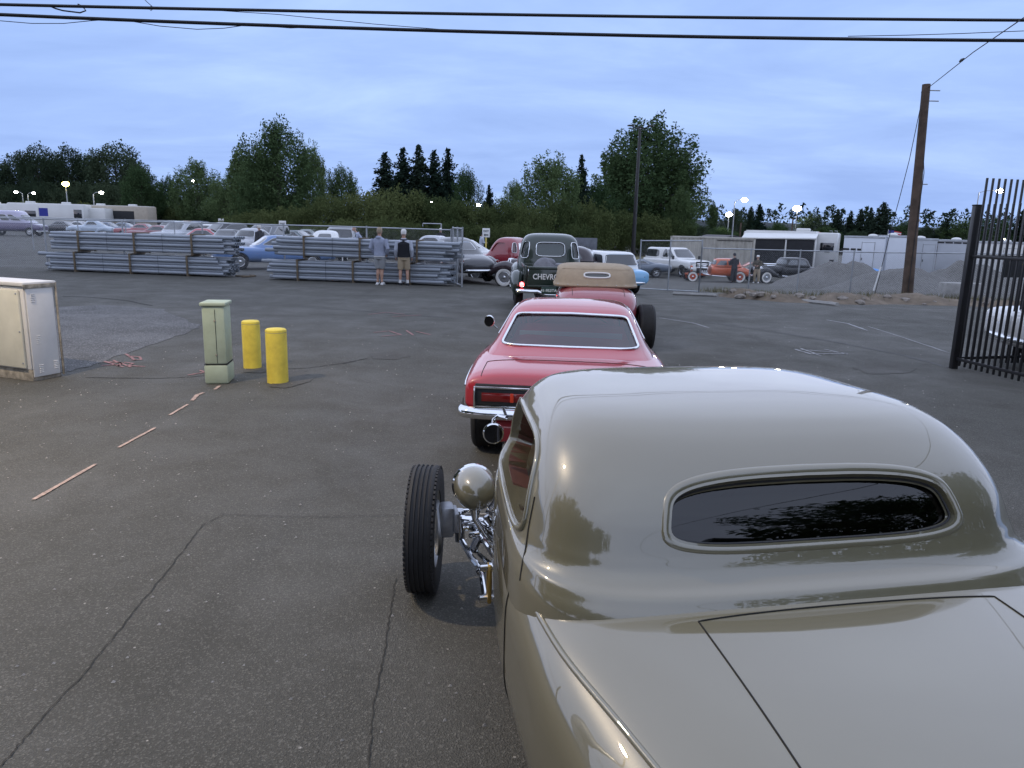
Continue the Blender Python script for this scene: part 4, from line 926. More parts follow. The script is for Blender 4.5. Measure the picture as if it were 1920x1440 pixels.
# ------------------------------------------------------------------ black picket gate on the right
def picket_gate():
    A = GP(1787, 691); B = GP(1921, 726); C = GP(2010, 684)
    t = thing('picket_gate', 'tall black metal picket gate folded open at the right edge', 'gate', (A.x, A.y, 0))
    Z = atY(1826, 386, A.y).z
    Geo().box((0, 0, Z/2), (.09, .09, Z), .004).build('gate_post', BLACKM, t)
    Geo().box((0, 0, Z+.01), (.10, .10, .02), .004).build('post_cap', BLACKM, t)
    pm = {}
    for (E_, hh_, n, lab, ztop) in ((B, 1, 9, 'near', Z+.02), (C, 1, 11, 'far', Z+.40)):
        d = Vector((E_.x-A.x, E_.y-A.y, 0)); L = d.length*1.25 if lab == 'near' else d.length; u = d.normalized(); ang = math.atan2(u.y, u.x)
        R_ = Matrix.Rotation(ang, 3, 'Z')
        for z in (.16, Z*.70):
            Geo().box(u*(L/2+.05)+Vector((0, 0, z)), (L, .035, .045), .003, R_).build('rail', BLACKM, t)
        m = int(L/.112)
        if lab not in pm: pm[lab] = Geo().box((0, 0, (ztop-.06)/2), (.026, .026, ztop-.06), .003).mesh('picket', BLACKM)
        for k in range(m):
            q = u*(.11+k*.112)+Vector((0, 0, .06)); o = link('picket', pm[lab], t, q); o.rotation_euler = (0, 0, ang)
    d = Vector((C.x-A.x, C.y-A.y, 0)).normalized()
    Geo().box(d*(.62+.7)+Vector((0, -.03, Z*.64)), (1.4, .02, .32), .003, Matrix.Rotation(math.atan2(d.y, d.x), 3, 'Z')).build('sign_board', BLACKP, t)
picket_gate()

# ------------------------------------------------------------------ utility pole, cables
WOOD = principled('pole_wood', (.095, .066, .048), .85, var=.55, vscale=2, detail=8, bump=.5, bscale=12)
PB = GP(1700, 561); PT = atY(1737, 158, PB.y)
pole = thing('utility_pole', 'tall brown wooden utility pole at the edge of the dirt berm', 'utility pole', (PB.x, PB.y, PB.z))
PH = PT.z-PB.z
Geo().tube([(0, 0, -.05), ((PT.x-PB.x)*.3, 0, PH*.3), ((PT.x-PB.x)*.7, 0, PH*.7), (PT.x-PB.x, 0, PH)], [.20, .175, .15, .135], 18).build('shaft', WOOD, pole)
Geo().tube([(PT.x-PB.x-.14, 0, PH-.25), (-.06, -.16, PH*.6), (-.09, -.19, PH*.3), (-.10, -.205, 0)], .012, 6).build('ground_wire', BLACKP, pole)
for z in (PH-.2, PH-.55, PH*.55): Geo().lathe([(.02, -.20), (.02, .20)], 8, Matrix.Translation((0, 0, z))).build('bolt', DULLMETAL, pole)
Geo().box((.02, -.17, PH*.38), (.06, .03, .09), .005).build('tag', WHITEP, pole)
CAB = principled('black_cable', (.010, .010, .012), .6)
# the overhead span runs between two poles that stand outside the picture
YC = 17.0
def pole2(x, lab):
    t = thing('utility_pole', lab, 'utility pole', (x, YC+.3, 0)); Geo().tube([(0, 0, 0), (0, 0, 5), (0, 0, 11)], [.19, .16, .12], 16).build('shaft', WOOD, t)
    Geo().box((0, -.2, 8.2), (.1, .3, .1), .01).build('cable_bracket', DULLMETAL, t); return t
pole2(-34, 'wooden utility pole carrying the cables beyond the left edge'); pole2(34, 'wooden utility pole carrying the cables beyond the right edge')
def cable(pix, r, label, Y=YC, ext=True, n=40):
    P = [atY(px, py, Y) for px, py in pix]
    k = np.array([p.x for p in P]); zz = np.array([p.z for p in P])
    co = np.polyfit(k, zz, min(2, len(P)-1)); lo, hi = (-34, 34) if ext else (k.min(), k.max())
    xs = np.linspace(lo, hi, n); o = Geo().tube([(x, Y, float(np.polyval(co, x))) for x in xs], r, 6).build('overhead_cable', CAB, None)
    return tag(o, label, 'cable', 'overhead cables')
cable([(0, 9), (500, 18), (960, 29), (1400, 33), (1920, 38)], .032, 'upper thick black cable crossing the top of the sky')
cable([(0, 28), (480, 45), (960, 63), (1400, 70), (1920, 76)], .036, 'lower thick black cable crossing the sky below the upper one')
def slack(pix, r, label):
    P = [atY(px, py, YC) for px, py in pix]; o = Geo().tube(P, r, 5).build('loose_wire', CAB, None); return tag(o, label, 'wire', 'loose wires on the cables')
slack([(0, 39), (60, 44), (120, 44), (170, 39), (215, 36)], .008, 'thin wire sagging under the lower cable at the far left')
slack([(235, 38), (300, 49), (370, 55), (420, 53), (470, 46)], .008, 'thin wire sagging under the lower cable above the left trees')
slack([(350, 16), (520, 27), (700, 45), (850, 57)], .007, 'thin wire slanting from the upper cable down to the lower one')
slack([(480, 47), (545, 52), (600, 50), (620, 50)], .016, 'short doubled lashing along the lower cable')
slack([(90, 10), (104, 16), (118, 20), (150, 24), (161, 20), (155, 12), (146, 8)], .016, 'black looped bracket hanging on the upper cable')
slack([(262, -10), (276, 4), (283, 10), (289, 15), (283, 20), (278, 15), (284, 11)], .007, 'small wire curl on the upper cable')
slack([(1590, 68), (1700, 66), (1800, 63), (1920, 58)], .008, 'thin wire leaving the lower cable toward the right')
GE = atY(1990, -15, 14)
Geo_guy = Geo().tube([PT+Vector((.1, 0, -.1)), PT.lerp(GE, .52), GE, PT.lerp(GE, 3.2)], .012, 6).build('guy_wire', CAB, None); tag(Geo_guy, 'thin guy wire rising from the wooden pole to the upper right', 'wire')
ins = Geo().tube([PT.lerp(GE, .40), PT.lerp(GE, .42), PT.lerp(GE, .44)], [.02, .045, .02], 8).build('guy_insulator', CAB, Geo_guy)
LW = [atY(1725, 205, PB.y-.1), atY(1705, 300, PB.y-.1), atY(1687, 370, PB.y-.1), atY(1672, 425, PB.y-.1), atY(1640, 553, PB.y-.1)]
og = Geo().tube(LW, .012, 6).build('guy_wire', CAB, None); tag(og, 'slack guy wire falling from the wooden pole to the berm', 'wire')
yg = Geo().tube([atY(1652, 500, PB.y-.12), atY(1638, 545, PB.y-.12)], .03, 8).build('guy_guard', WHITEP, og)

# ------------------------------------------------------------------ dirt berm, gravel piles, rubble
def mound(name, cx, cy, rx, ry, h, mat, seed, n=36, rough=.12, label=None, cat=None, kind=None, rz=0, cone=False, z=None):
    rs = random.Random(seed); V = []; m = 14; z0 = gz(cx, cy) if z is None else z
    for j in range(m+1):
        u = j/m
        for k in range(n):
            a = 2*math.pi*k/n; x = rx*u*math.cos(a); y = ry*u*math.sin(a)
            f = (min(1, (1-u)*1.22)-.10*max(0, 1-u*4)**2+.04*math.cos(3*a+seed)*(1-u)) if cone else (1-u*u)**1.3
            nz = mnoise.noise(Vector((x*.9+seed, y*.9, seed)))*rough+mnoise.noise(Vector((x*3+seed, y*3, seed)))*rough*.4
            xw, yw = x*math.cos(rz)-y*math.sin(rz), x*math.sin(rz)+y*math.cos(rz)
            V.append((xw*(1+nz*.3), yw*(1+nz*.3), (gz(cx+xw, cy+yw)-z0)+h*(f*(1+nz*1.5)) - (.03 if j == m else 0)))
    F = [(j*n+k, j*n+(k+1) % n, (j+1)*n+(k+1) % n, (j+1)*n+k) for j in range(m) for k in range(n)]
    o = Geo().add(V, F).build(name, mat, None, ang=60, weld=.0005); o.location = (cx, cy, z0)
    return tag(o, label, cat, kind=kind)
def berm():
    P = [GP(1330, 553), GP(1440, 562), GP(1560, 566), GP(1660, 566), GP(1790, 570), GP(1900, 576), GP(2050, 585)]
    V = []; n = 90; m = 10; tot = [0]
    for a, b in zip(P[:-1], P[1:]): tot.append(tot[-1]+(b-a).length)
    for i in range(n+1):
        s_ = tot[-1]*i/n; k = min(np.searchsorted(tot, s_, 'right')-1, len(P)-2); q = P[k].lerp(P[k+1], (s_-tot[k])/(tot[k+1]-tot[k])); w = 2.6
        for j in range(m+1):
            v = j/m; x = q.x; y = q.y-w*.62+w*v; f = math.sin(math.pi*v)**1.1*min(1, i/6, (n-i)/6+.1)
            V.append((x, y, gz(x, y)-.03+(.26+.16*mnoise.noise(Vector((x*.8, y*.8, 3)))+.10*mnoise.noise(Vector((x*3, y*3, 7))))*f))
    F = [(i*(m+1)+j, i*(m+1)+j+1, (i+1)*(m+1)+j+1, (i+1)*(m+1)+j) for i in range(n) for j in range(m)]
    tag(Geo().add(V, F).build('dirt_berm', DIRT, None), kind='structure')
    rs = random.Random(5); g = Geo()
    STONE = principled('rubble_stone', (.25, .22, .19), .9, var=.5, vscale=2)
    for i in range(46):
        s_ = rs.uniform(.03, .95)*tot[-1]; k = min(np.searchsorted(tot, s_, 'right')-1, len(P)-2); q = P[k].lerp(P[k+1], (s_-tot[k])/(tot[k+1]-tot[k]))
        y = q.y+rs.uniform(-1.6, .5); r = rs.uniform(.05, .16); bm = bmesh.new(); bmesh.ops.create_icosphere(bm, subdivisions=1, radius=r)
        for v in bm.verts: v.co = Vector((v.co.x*rs.uniform(.9, 1.7), v.co.y*rs.uniform(.8, 1.2), v.co.z*rs.uniform(.5, .9)))
        bm.verts.index_update(); gg = Geo().add([v.co for v in bm.verts], [[v.index for v in f.verts] for f in bm.faces]); bm.free()
        f = math.sin(math.pi*min(1, max(0, (y-q.y+1.6)/2.6))); o = gg.build('rubble_stone', STONE, None, smooth=False); o.location = (q.x+rs.uniform(-.3, .3), y, gz(q.x, y)+.20*f+r*.10)
        tag(o, 'loose broken stone lying on the dirt berm', 'stone', 'rubble on the dirt berm')
    # dry weeds
    for i in range(2600):
        s_ = rs.uniform(0, 1)*tot[-1]; k = min(np.searchsorted(tot, s_, 'right')-1, len(P)-2); q = P[k].lerp(P[k+1], (s_-tot[k])/(tot[k+1]-tot[k]))
        y = q.y+rs.gauss(.1, .5); x = q.x+rs.uniform(-.4, .4); z = gz(x, y)+.12; a = rs.uniform(0, 6.28); hh_ = rs.uniform(.08, .28)
        dx, dy = math.cos(a), math.sin(a); g.add([(x-.01*dy, y+.01*dx, z), (x+.01*dy, y-.01*dx, z), (x+dx*hh_*.5, y+dy*hh_*.5, z+hh_)], [(0, 1, 2)])
    tag(g.build('dry_weeds', principled('dry_grass', (.14, .125, .06), .9, var=.4, vscale=1), None, smooth=False), 'dry weeds growing along the dirt berm and fence foot', 'weeds', kind='stuff')
berm()
def pile(pl, pr, py, Y, toppy, lab, seed):
    a = atY(pl, py, Y); b = atY(pr, py, Y); c = atY((pl+pr)/2, toppy, Y); z0 = gz(c.x, Y)
    mound('gravel_pile', c.x, Y, (b.x-a.x)/2, 3.2, c.z-z0, GRAVELPILE, seed, 40, .16, lab, 'gravel pile', cone=True)
pile(1445, 1730, 540, 41, 492, 'large grey gravel pile left of the wooden pole', 3)
pile(1550, 1840, 548, 37, 504, 'grey gravel pile behind the wooden pole, in front of the trailers', 9)
pile(1680, 1960, 548, 40, 496, 'grey gravel pile farthest right, behind the black gate', 14)
q = onY(1812, 30.5); cbk = Geo().box((0, 0, .30), (1.5, .6, .62), .03).build('concrete_block', CONCR, None); cbk.location = q; tag(cbk, 'pale concrete block beside the fence behind the black gate', 'concrete block')
kb = Geo().tube([GP(1262, 553)+Vector((0, 0, .05)), GP(1330, 556)+Vector((0, 0, .05)), GP(1345, 557)+Vector((0, 0, .05))], .07, 6).build('concrete_kerb', CONCR, None); tag(kb, 'short pale concrete kerb at the foot of the tall gate panel', 'kerb')
kb2 = Geo().tube([GP(1500, 566)+Vector((0, 0, .04)), GP(1570, 574)+Vector((0, 0, .04))], .07, 6).build('concrete_kerb', CONCR, None); tag(kb2, 'broken concrete kerb in front of the dirt berm', 'kerb')
# ------------------------------------------------------------------ other vehicles
PAINT0 = paint('car_paint', (.30, .31, .33)); ROOF0 = paint('car_roof', (.30, .31, .33))
def gen_car(name, label, hull, cab, wins, yf, yr, tr, R, w, roof=None, body=PAINT0, arches=True, rim='hub', white=False, bump=True, lamps=True, Lf=None, Lr=None, zb=.46, zl=.66, wl=.62, extra=None, nh=44, cap=CHROME):
    t = thing(name, label, 'car'); h = Hull(hull, 5); c = Cabin(cab, 4)
    me = h.mesh(nh).mesh('body', body, ang=180)
    if arches: me = boolean(me, [arch_cut(y, R*1.09, s*(tr-w*.75), s*1.3, R*1.02) for y in (yf, yr) for s in (-1, 1)], 'body'); 
    me.set_sharp_from_angle(angle=rad(40)); link('body', me, t)
    c.mesh(48).build('roof', roof or body, t, ang=50)
    for k, z0, z1, b, tp in wins:
        c.pane(k, z0, z1, b, tp, .005, 7, 28).build({'rear': 'rear_glass', 'front': 'windscreen'}.get(k, 'side_glass'), GLASSD, t); c.trim(k, z0, z1, b, tp, .009, .005, 7, 28).build('window_trim', CHROME, t)
    four_wheels(t, yf, yr, tr, R, w, rim=rim, white=white, n=28, cap=cap)
    Lf = Lf or hull[-1][0]; Lr = Lr or hull[0][0]
    if bump: bumper(t, Lf-.02, hull[-2][1]*.97, zb, 1); bumper(t, Lr+.02, hull[1][1]*.97, zb, -1)
    if lamps:
        for s in (-1, 1): lamp_disc(t, 'headlamp', (s*wl, Lf-.02, zl), .085, HEADLENS, n=14); lamp_disc(t, 'tail_lamp', (s*wl*1.05, Lr+.02, zl), .06, REDLENS, ax=(0, -1, 0), n=12)
    if extra: extra(t, h, c)
    return t
SEDAN_H = [(-2.45, .70, .42, .62, .80, 5, 3), (-2.40, .84, .36, .62, .86, 5, 3), (-1.9, .90, .30, .64, .93, 4.5, 3), (-.8, .93, .26, .62, .93, 4.5, 3), (.6, .93, .26, .62, .92, 4.5, 3), (1.7, .92, .28, .62, .93, 4.5, 3), (2.3, .87, .34, .62, .88, 5, 3), (2.38, .72, .40, .62, .80, 5, 3)]
SEDAN_C = [(.88, .82, .95, -1.45, 5), (.96, .78, .85, -1.3, 5), (1.12, .71, .58, -1.0, 5), (1.28, .64, .35, -.75, 5), (1.36, .55, .22, -.6, 4.5), (1.39, .3, .0, -.4, 4), (1.395, .02, -.18, -.22, 3)]
W_SED = [('rear', .97, 1.29, (-.86, .86), (-.84, .84)), ('front', .97, 1.29, (-.88, .88), (-.86, .86)), ('left', .98, 1.27, (-.72, .78), (-.55, .55)), ('right', .98, 1.27, (-.72, .78), (-.55, .55))]
sedan0 = gen_car('parked_sedan', 'x', SEDAN_H, SEDAN_C, W_SED, 1.45, -1.42, .80, .33, .20, ROOF0)
FORT_H = [(-2.30, .35, .45, .58, .70, 2.4, 2.6), (-2.2, .62, .38, .62, .82, 2.6, 3), (-1.7, .80, .32, .66, .98, 2.8, 3), (-1.0, .84, .30, .68, 1.06, 3, 3), (0, .82, .30, .68, 1.08, 3, 3), (.8, .74, .32, .70, 1.06, 3, 3), (1.7, .56, .40, .74, 1.0, 2.8, 3), (2.1, .42, .45, .72, .92, 2.8, 3), (2.2, .3, .5, .7, .82, 2.8, 3)]
FORT_C = [(.98, .74, .75, -1.6, 3.5), (1.1, .70, .66, -1.40, 3.5), (1.3, .63, .48, -1.08, 3.5), (1.44, .56, .32, -.82, 3.4), (1.52, .45, .16, -.6, 3.2), (1.56, .25, -.05, -.4, 3), (1.565, .02, -.2, -.24, 3)]
W_FOR = [('rear', 1.14, 1.40, (-.5, .5), (-.5, .5)), ('front', 1.10, 1.44, (-.82, .82), (-.8, .8)), ('left', 1.10, 1.42, (-.5, .72), (-.4, .5)), ('right', 1.10, 1.42, (-.5, .72), (-.4, .5))]
def fend(t, h, c, mat=PAINT0, x=.74, front=True, rear=True):
    for s in (-1, 1):
        if front: Hull([(.7, .05, .40, .48, .55, 2.4, 2.4), (1.0, .15, .40, .62, .80, 2.4, 2.4), (1.45, .20, .52, .70, .95, 2.3, 2.4), (1.9, .19, .42, .66, .86, 2.3, 2.4), (2.18, .09, .42, .55, .68, 2.3, 2.4)], 4).mesh(22).xf(Matrix.Translation((s*x, 0, 0))).build('front_fender', mat, t, ang=180)
        if rear: Hull([(-2.2, .06, .42, .52, .62, 2.4, 2.4), (-1.9, .15, .40, .62, .82, 2.4, 2.4), (-1.45, .19, .50, .68, .93, 2.3, 2.4), (-1.0, .15, .40, .62, .82, 2.4, 2.4), (-.7, .05, .40, .48, .55, 2.4, 2.4)], 4).mesh(22).xf(Matrix.Translation((s*(x+.04), 0, 0))).build('rear_fender', mat, t, ang=180)
        Geo().box((s*(x+.02), .0, .40), (.30, 1.7, .05), .015).build('running_board', mat, t)
fort0 = gen_car('parked_old_coupe', 'x', FORT_H, FORT_C, W_FOR, 1.48, -1.42, .76, .345, .18, ROOF0, arches=False, white=True, zb=.45, zl=.78, wl=.66, extra=fend)
SUV_H = [(-2.35, .80, .45, .7, 1.0, 6, 3), (-2.30, .90, .40, .7, 1.08, 6, 3), (-1.2, .93, .36, .7, 1.08, 6, 3), (.8, .93, .36, .7, 1.06, 6, 3), (1.3, .93, .38, .7, 1.04, 5, 3), (2.2, .88, .42, .7, .98, 5, 3), (2.3, .74, .48, .7, .9, 5, 3)]
SUV_C = [(1.02, .88, 1.1, -2.2, 7), (1.12, .85, .95, -2.18, 7), (1.4, .79, .55, -2.08, 7), (1.64, .72, .2, -1.98, 6), (1.72, .62, .05, -1.85, 5), (1.75, .3, -.3, -1.4, 4), (1.755, .02, -.8, -.85, 3)]
W_SUV = [('rear', 1.14, 1.6, (-.85, .85), (-.83, .83)), ('front', 1.14, 1.62, (-.88, .88), (-.86, .86)), ('left', 1.14, 1.6, (-.88, .72), (-.84, .5)), ('right', 1.14, 1.6, (-.88, .72), (-.84, .5))]
suv0 = gen_car('parked_suv', 'x', SUV_H, SUV_C, W_SUV, 1.45, -1.4, .80, .37, .23, ROOF0, bump=False, zl=.80, wl=.72)
SPARES = {sedan0: 0, fort0: 0, suv0: 0}
def park(proto, px, Y, yaw, label, col, roof=None, z=None, name=None, group='vehicles in the parking lot', scale=1):
    q = onY(px, Y) if z is None else Vector((atY(px, 470, Y).x, Y, z)); key = 'paint_%02d%02d%02d' % tuple(int(c*99) for c in col)
    m = paint(key, col); r = paint('roof_%02d%02d%02d' % tuple(int(c*99) for c in roof), roof) if roof else m
    mats = {'car_paint': m, 'car_roof': r}
    t = copy_tree(proto, q, rad(yaw), label, mats, group, scale)
    if name: t.name = name
    return t
LOT = [
 (sedan0, 512, 31.6, 118, 'sky blue coupe parked behind the fence between the two conduit stacks', (.12, .22, .45), None),
 (fort0, 470, 40, 165, 'silver old coupe facing the camera behind the sky blue coupe', (.36, .37, .40), None),
 (suv0, 497, 47, 170, 'dark slate pickup-like wagon facing the camera behind the silver coupe', (.05, .06, .08), (.10, .11, .13)),
 (sedan0, 430, 47, 178, 'charcoal muscle car facing the camera left of the silver coupe', (.05, .055, .06), None),
 (sedan0, 378, 48, 100, 'red sedan parked sideways above the left conduit stack', (.42, .05, .07), None),
 (suv0, 337, 56, 172, 'pale grey SUV facing the camera behind the left conduit stack', (.42, .44, .48), None),
 (fort0, 392, 64, 176, 'white old coupe with tall rounded roof facing the camera', (.62, .62, .60), None),
 (suv0, 415, 58, 150, 'black off-roader left of the white old coupe', (.03, .03, .035), None),
 (sedan0, 298, 62, 95, 'maroon sedan parked sideways left of the pale grey SUV', (.24, .05, .06), None),
 (sedan0, 268, 75, 90, 'dull red sedan in the middle of the left lot', (.32, .07, .08), None),
 (suv0, 322, 80, 175, 'teal grey van-like wagon behind the maroon sedan', (.16, .24, .26), None),
 (sedan0, 232, 84, 95, 'slate blue sedan below the white camper roofs', (.16, .20, .28), None),
 (sedan0, 200, 82, 88, 'navy sedan near the motorhomes', (.06, .09, .16), None),
 (fort0, 175, 80, 100, 'pale blue old coupe in front of the motorhomes', (.45, .52, .60), None),
 (sedan0, 150, 86, 95, 'white low sedan in front of the dark motorhome', (.55, .56, .58), None),
 (sedan0, 118, 84, 92, 'black sedan right of the purple van', (.03, .03, .035), None),
 (fort0, 252, 95, 170, 'grey old coupe far back among the campers', (.22, .23, .25), None),
 (sedan0, 285, 98, 175, 'brick red sedan far back in the left lot', (.30, .08, .06), None),
 (suv0, 352, 92, 172, 'brown SUV far back before the hedge', (.16, .10, .07), None),
 (suv0, 372, 88, 178, 'navy SUV beside the white old coupe', (.07, .09, .14), None),
 (sedan0, 455, 60, 175, 'grey sedan facing the camera behind the charcoal muscle car', (.25, .26, .28), None),
 (sedan0, 548, 52, 80, 'dark teal sedan behind the tilted conduit bundle', (.08, .11, .12), None),
 (sedan0, 575, 60, 82, 'grey-green sedan farther back behind the tilted bundle', (.22, .25, .25), None),
 (fort0, 614, 38, 8, 'white old coupe seen from behind, over the right conduit stack', (.66, .66, .64), None),
 (suv0, 648, 44, 5, 'grey SUV seen from behind with lit brake lamps', (.28, .29, .31), None),
 (sedan0, 808, 42, 75, 'pale silver sedan behind the open gate panel', (.45, .47, .50), None),
]
for pr_, px, Y, yaw, lab, col, rf in LOT: park(pr_, px, Y, yaw, lab, col, rf)
# brake lamps that are lit
BRAKE = emitter('brake_glow', (1, .25, .08), 12)
for o in [o for o in bpy.data.objects if not o.parent and o.get('label', '').startswith(('grey SUV seen', 'white old coupe seen'))]:
    for c in kids(o):
        if c.name.startswith('tail_lamp'): c.material_slots[0].link = 'OBJECT'; c.material_slots[0].material = BRAKE; c.scale = (1.0, 1, 1.0)

# white long sedan and dark coupe by the conduit gate
park(sedan0, 875, 36, -80, 'white long sedan behind the dark grey coupe', (.70, .70, .69), name='white_sedan', group='cars near the exit', scale=(1.0, 1.12, 1.0))
GREYD = (.028, .029, .034)
gc = park(fort0, 848, 28.4, 30, 'dark grey old coupe with chrome rear bumper beside the open gate panel', GREYD, (.02, .02, .022), name='dark_grey_coupe', group='cars near the exit')
for c in kids(gc):
    for g in kids(c):
        if g.name.startswith('whitewall'): bpy.data.objects.remove(g)
plt = Geo().box((-.42, -2.10, .78), (.30, .02, .16), .004).build('number_plate', WHITEP, gc); plt.rotation_euler = (0, 0, 0)
# red pickup and the open-engine rod with dark fenders
rt = copy_tree(pk, None, rad(62), 'red old pickup parked sideways behind the dark-fendered hot rod', {'dark_green_paint': RED2, 'lit_tail_lamp': REDLENS}); rt.name = 'red_pickup'; q = onY(1038, 29.6); rt.location = (q.x, q.y, q.z)
for c in kids(rt):
    for g in kids(c):
        if g.name.startswith(('lettering', 'plate_text')): bpy.data.objects.remove(g)
MAROON = paint('maroon_black_paint', (.022, .010, .014))
def hotrod(name, label, body, cabtop, fenders=False, white=True, trunk=False, rimm=None):
    t = thing(name, label, 'car')
    h = Hull([(-1.95, .35, .46, .58, .72, 2.6, 2.6), (-1.85, .58, .40, .62, .86, 2.8, 3), (-1.4, .68, .36, .68, 1.0, 3.2, 3), (-.5, .70, .36, .70, 1.04, 3.6, 3), (.35, .64, .36, .70, 1.04, 3.6, 3), (.55, .58, .4, .7, 1.0, 3.4, 3)], 5)
    h.mesh(44).build('body', body, t, ang=60)
    c = Cabin([(1.0, .66, .48, -1.40, 4), (1.1, .64, .46, -1.34, 4), (1.3, .60, .38, -1.22, 4), (1.42, .54, .30, -1.08, 3.8), (1.48, .44, .2, -.9, 3.4), (1.51, .22, -.1, -.6, 3), (1.515, .02, -.3, -.34, 3)], 5)
    c.mesh(48).build('roof', cabtop, t, ang=50)
    for k, z0, z1, b, tp in [('rear', 1.12, 1.32, (-.5, .5), (-.5, .5)), ('front', 1.10, 1.38, (-.85, .85), (-.82, .82)), ('left', 1.08, 1.37, (-.62, -.02), (-.5, 0)), ('left', 1.08, 1.37, (.08, .80), (.1, .62)), ('right', 1.08, 1.37, (-.62, -.02), (-.5, 0)), ('right', 1.08, 1.37, (.08, .80), (.1, .62))]:
        c.pane(k, z0, z1, b, tp, .005, 7, 28).build('side_glass' if k in ('left', 'right') else 'glass', GLASSM, t)
    for s in (-1, 1):
        Geo().box((s*.30, .7, .46), (.07, 2.7, .11), .012).build('frame_rail', body, t)
        Geo().tube([(s*.5, .5, .42), (s*.62, 0, .40), (s*.62, -.9, .40)], .035, 8).build('exhaust', CHROME, t)
        if not fenders: wheel(t, (s*.76, 1.75, .34), .34, .16, 'hub', 4, side=s, white=white, rimmat=rimm, n=28); wheel(t, (s*.78, -1.15, .375), .375, .24, 'hub', 4, side=s, white=white, rimmat=rimm, n=28)
        lamp_disc(t, 'headlamp', (s*.40, 1.78, .80), .095, HEADLENS, .06, n=16)
    Geo().tube([(-.7, 1.75, .32), (.7, 1.75, .32)], .035, 8).build('front_axle', CHROME, t); Geo().tube([(-.7, -1.15, .37), (.7, -1.15, .37)], .05, 8).build('rear_axle', BLACKM, t)
    sh = Geo().box((0, 1.72, .72), (.46, .14, .56), .05).build('grille_shell', body if not fenders else CHROME, t); Geo().box((0, 1.80, .70), (.34, .02, .44), .01).build('grille', CHROME, sh)
    en = Geo().box((0, 1.05, .66), (.46, .62, .40), .04).build('engine', BLACKM, t)
    for s in (-1, 1):
        Geo().box((s*.22, 1.05, .86), (.16, .55, .10), .02).build('valve_cover', CHROME, en)
        for k in range(4): Geo().tube([(s*.26, .85+k*.13, .74), (s*.36, .83+k*.13, .66), (s*.40, .70+k*.1, .50), (s*.48, .52, .42)], .022, 6).build('header_pipe', CHROME, en)
    Geo().box((0, 1.05, .98), (.34, .50, .14), .02).build('intake', CHROME, en); Geo().box((0, 1.05, 1.09), (.50, .60, .09), .03).build('air_scoop', WHITEP if not fenders else CHROME, en)
    if trunk: Geo().box((0, -1.72, 1.16), (1.0, .55, .03), .01, Matrix.Rotation(rad(-28), 3, 'X')).build('trunk_lid', body, t); Geo().tube([(.3, -1.55, .98), (.3, -1.75, 1.14)], .012, 6).build('lid_prop', CHROME, t)
    if fenders:
        for s in (-1, 1):
            Hull([(.9, .05, .34, .42, .48, 2.4, 2.4), (1.2, .14, .38, .56, .72, 2.4, 2.4), (1.7, .19, .56, .70, .92, 2.3, 2.4), (2.1, .17, .44, .62, .80, 2.3, 2.4), (2.35, .08, .34, .44, .56, 2.3, 2.4)], 4).mesh(22).xf(Matrix.Translation((s*.72, 0, 0))).build('front_fender', MAROON if body != BLACKP else body, t, ang=180)
            Hull([(-2.0, .05, .40, .48, .58, 2.4, 2.4), (-1.6, .16, .40, .62, .86, 2.4, 2.4), (-1.15, .19, .54, .70, .95, 2.3, 2.4), (-.7, .14, .36, .56, .76, 2.4, 2.4), (-.45, .05, .36, .42, .5, 2.4, 2.4)], 4).mesh(22).xf(Matrix.Translation((s*.78, 0, 0))).build('rear_fender', MAROON if body != BLACKP else body, t, ang=180)
            Geo().box((s*.74, .2, .36), (.30, 1.5, .05), .015).build('running_board', body, t)
            wheel(t, (s*.80, 1.72, .35), .35, .20, 'hub', 4, side=s, white=white, n=32); wheel(t, (s*.84, -1.15, .36), .36, .20, 'hub', 4, side=s, white=white, n=32)
        Hull([(.5, .52, .5, .75, 1.02, 3, 3), (1.1, .40, .5, .75, 1.0, 3, 3), (1.66, .27, .5, .75, .98, 3, 3)], 4).mesh(30).build('bonnet', body, t, ang=60)
        bumper(t, 2.42, .80, .42, 1)
    return t
mr = hotrod('dark_fendered_rod', 'dark maroon fendered hot rod with whitewall front wheel behind the green pickup', MAROON, MAROON, True)
q = GP(941, 538); mr.rotation_euler = (0, 0, rad(74)); mr.location = (q.x+1.72*math.sin(rad(74))+.3, q.y+.9, gz(q.x+1, q.y+.9)-.0)
ORANGE = paint('orange_paint', (.52, .10, .03)); ORW = principled('orange_rim', (.40, .07, .03), .4)
orr = hotrod('orange_hot_rod', 'orange open-engine hot rod with whitewall tyres behind the chain-link fence', ORANGE, ORANGE, False, True, True, ORW)
q = onY(1350, 48); orr.location = q; orr.rotation_euler = (0, 0, rad(88))
BLKPAINT = paint('black_paint', (.006, .006, .008), .4, .4); MAROON_ = MAROON; MAROON = BLKPAINT
bk = hotrod('black_thirties_coupe', 'black old coupe with chrome grille nosed up to the orange hot rod', BLKPAINT, BLKPAINT, True)
MAROON = MAROON_
q = onY(1476, 49); bk.location = q; bk.rotation_euler = (0, 0, rad(104)); bk.scale = (1.1, 1.12, 1.08)
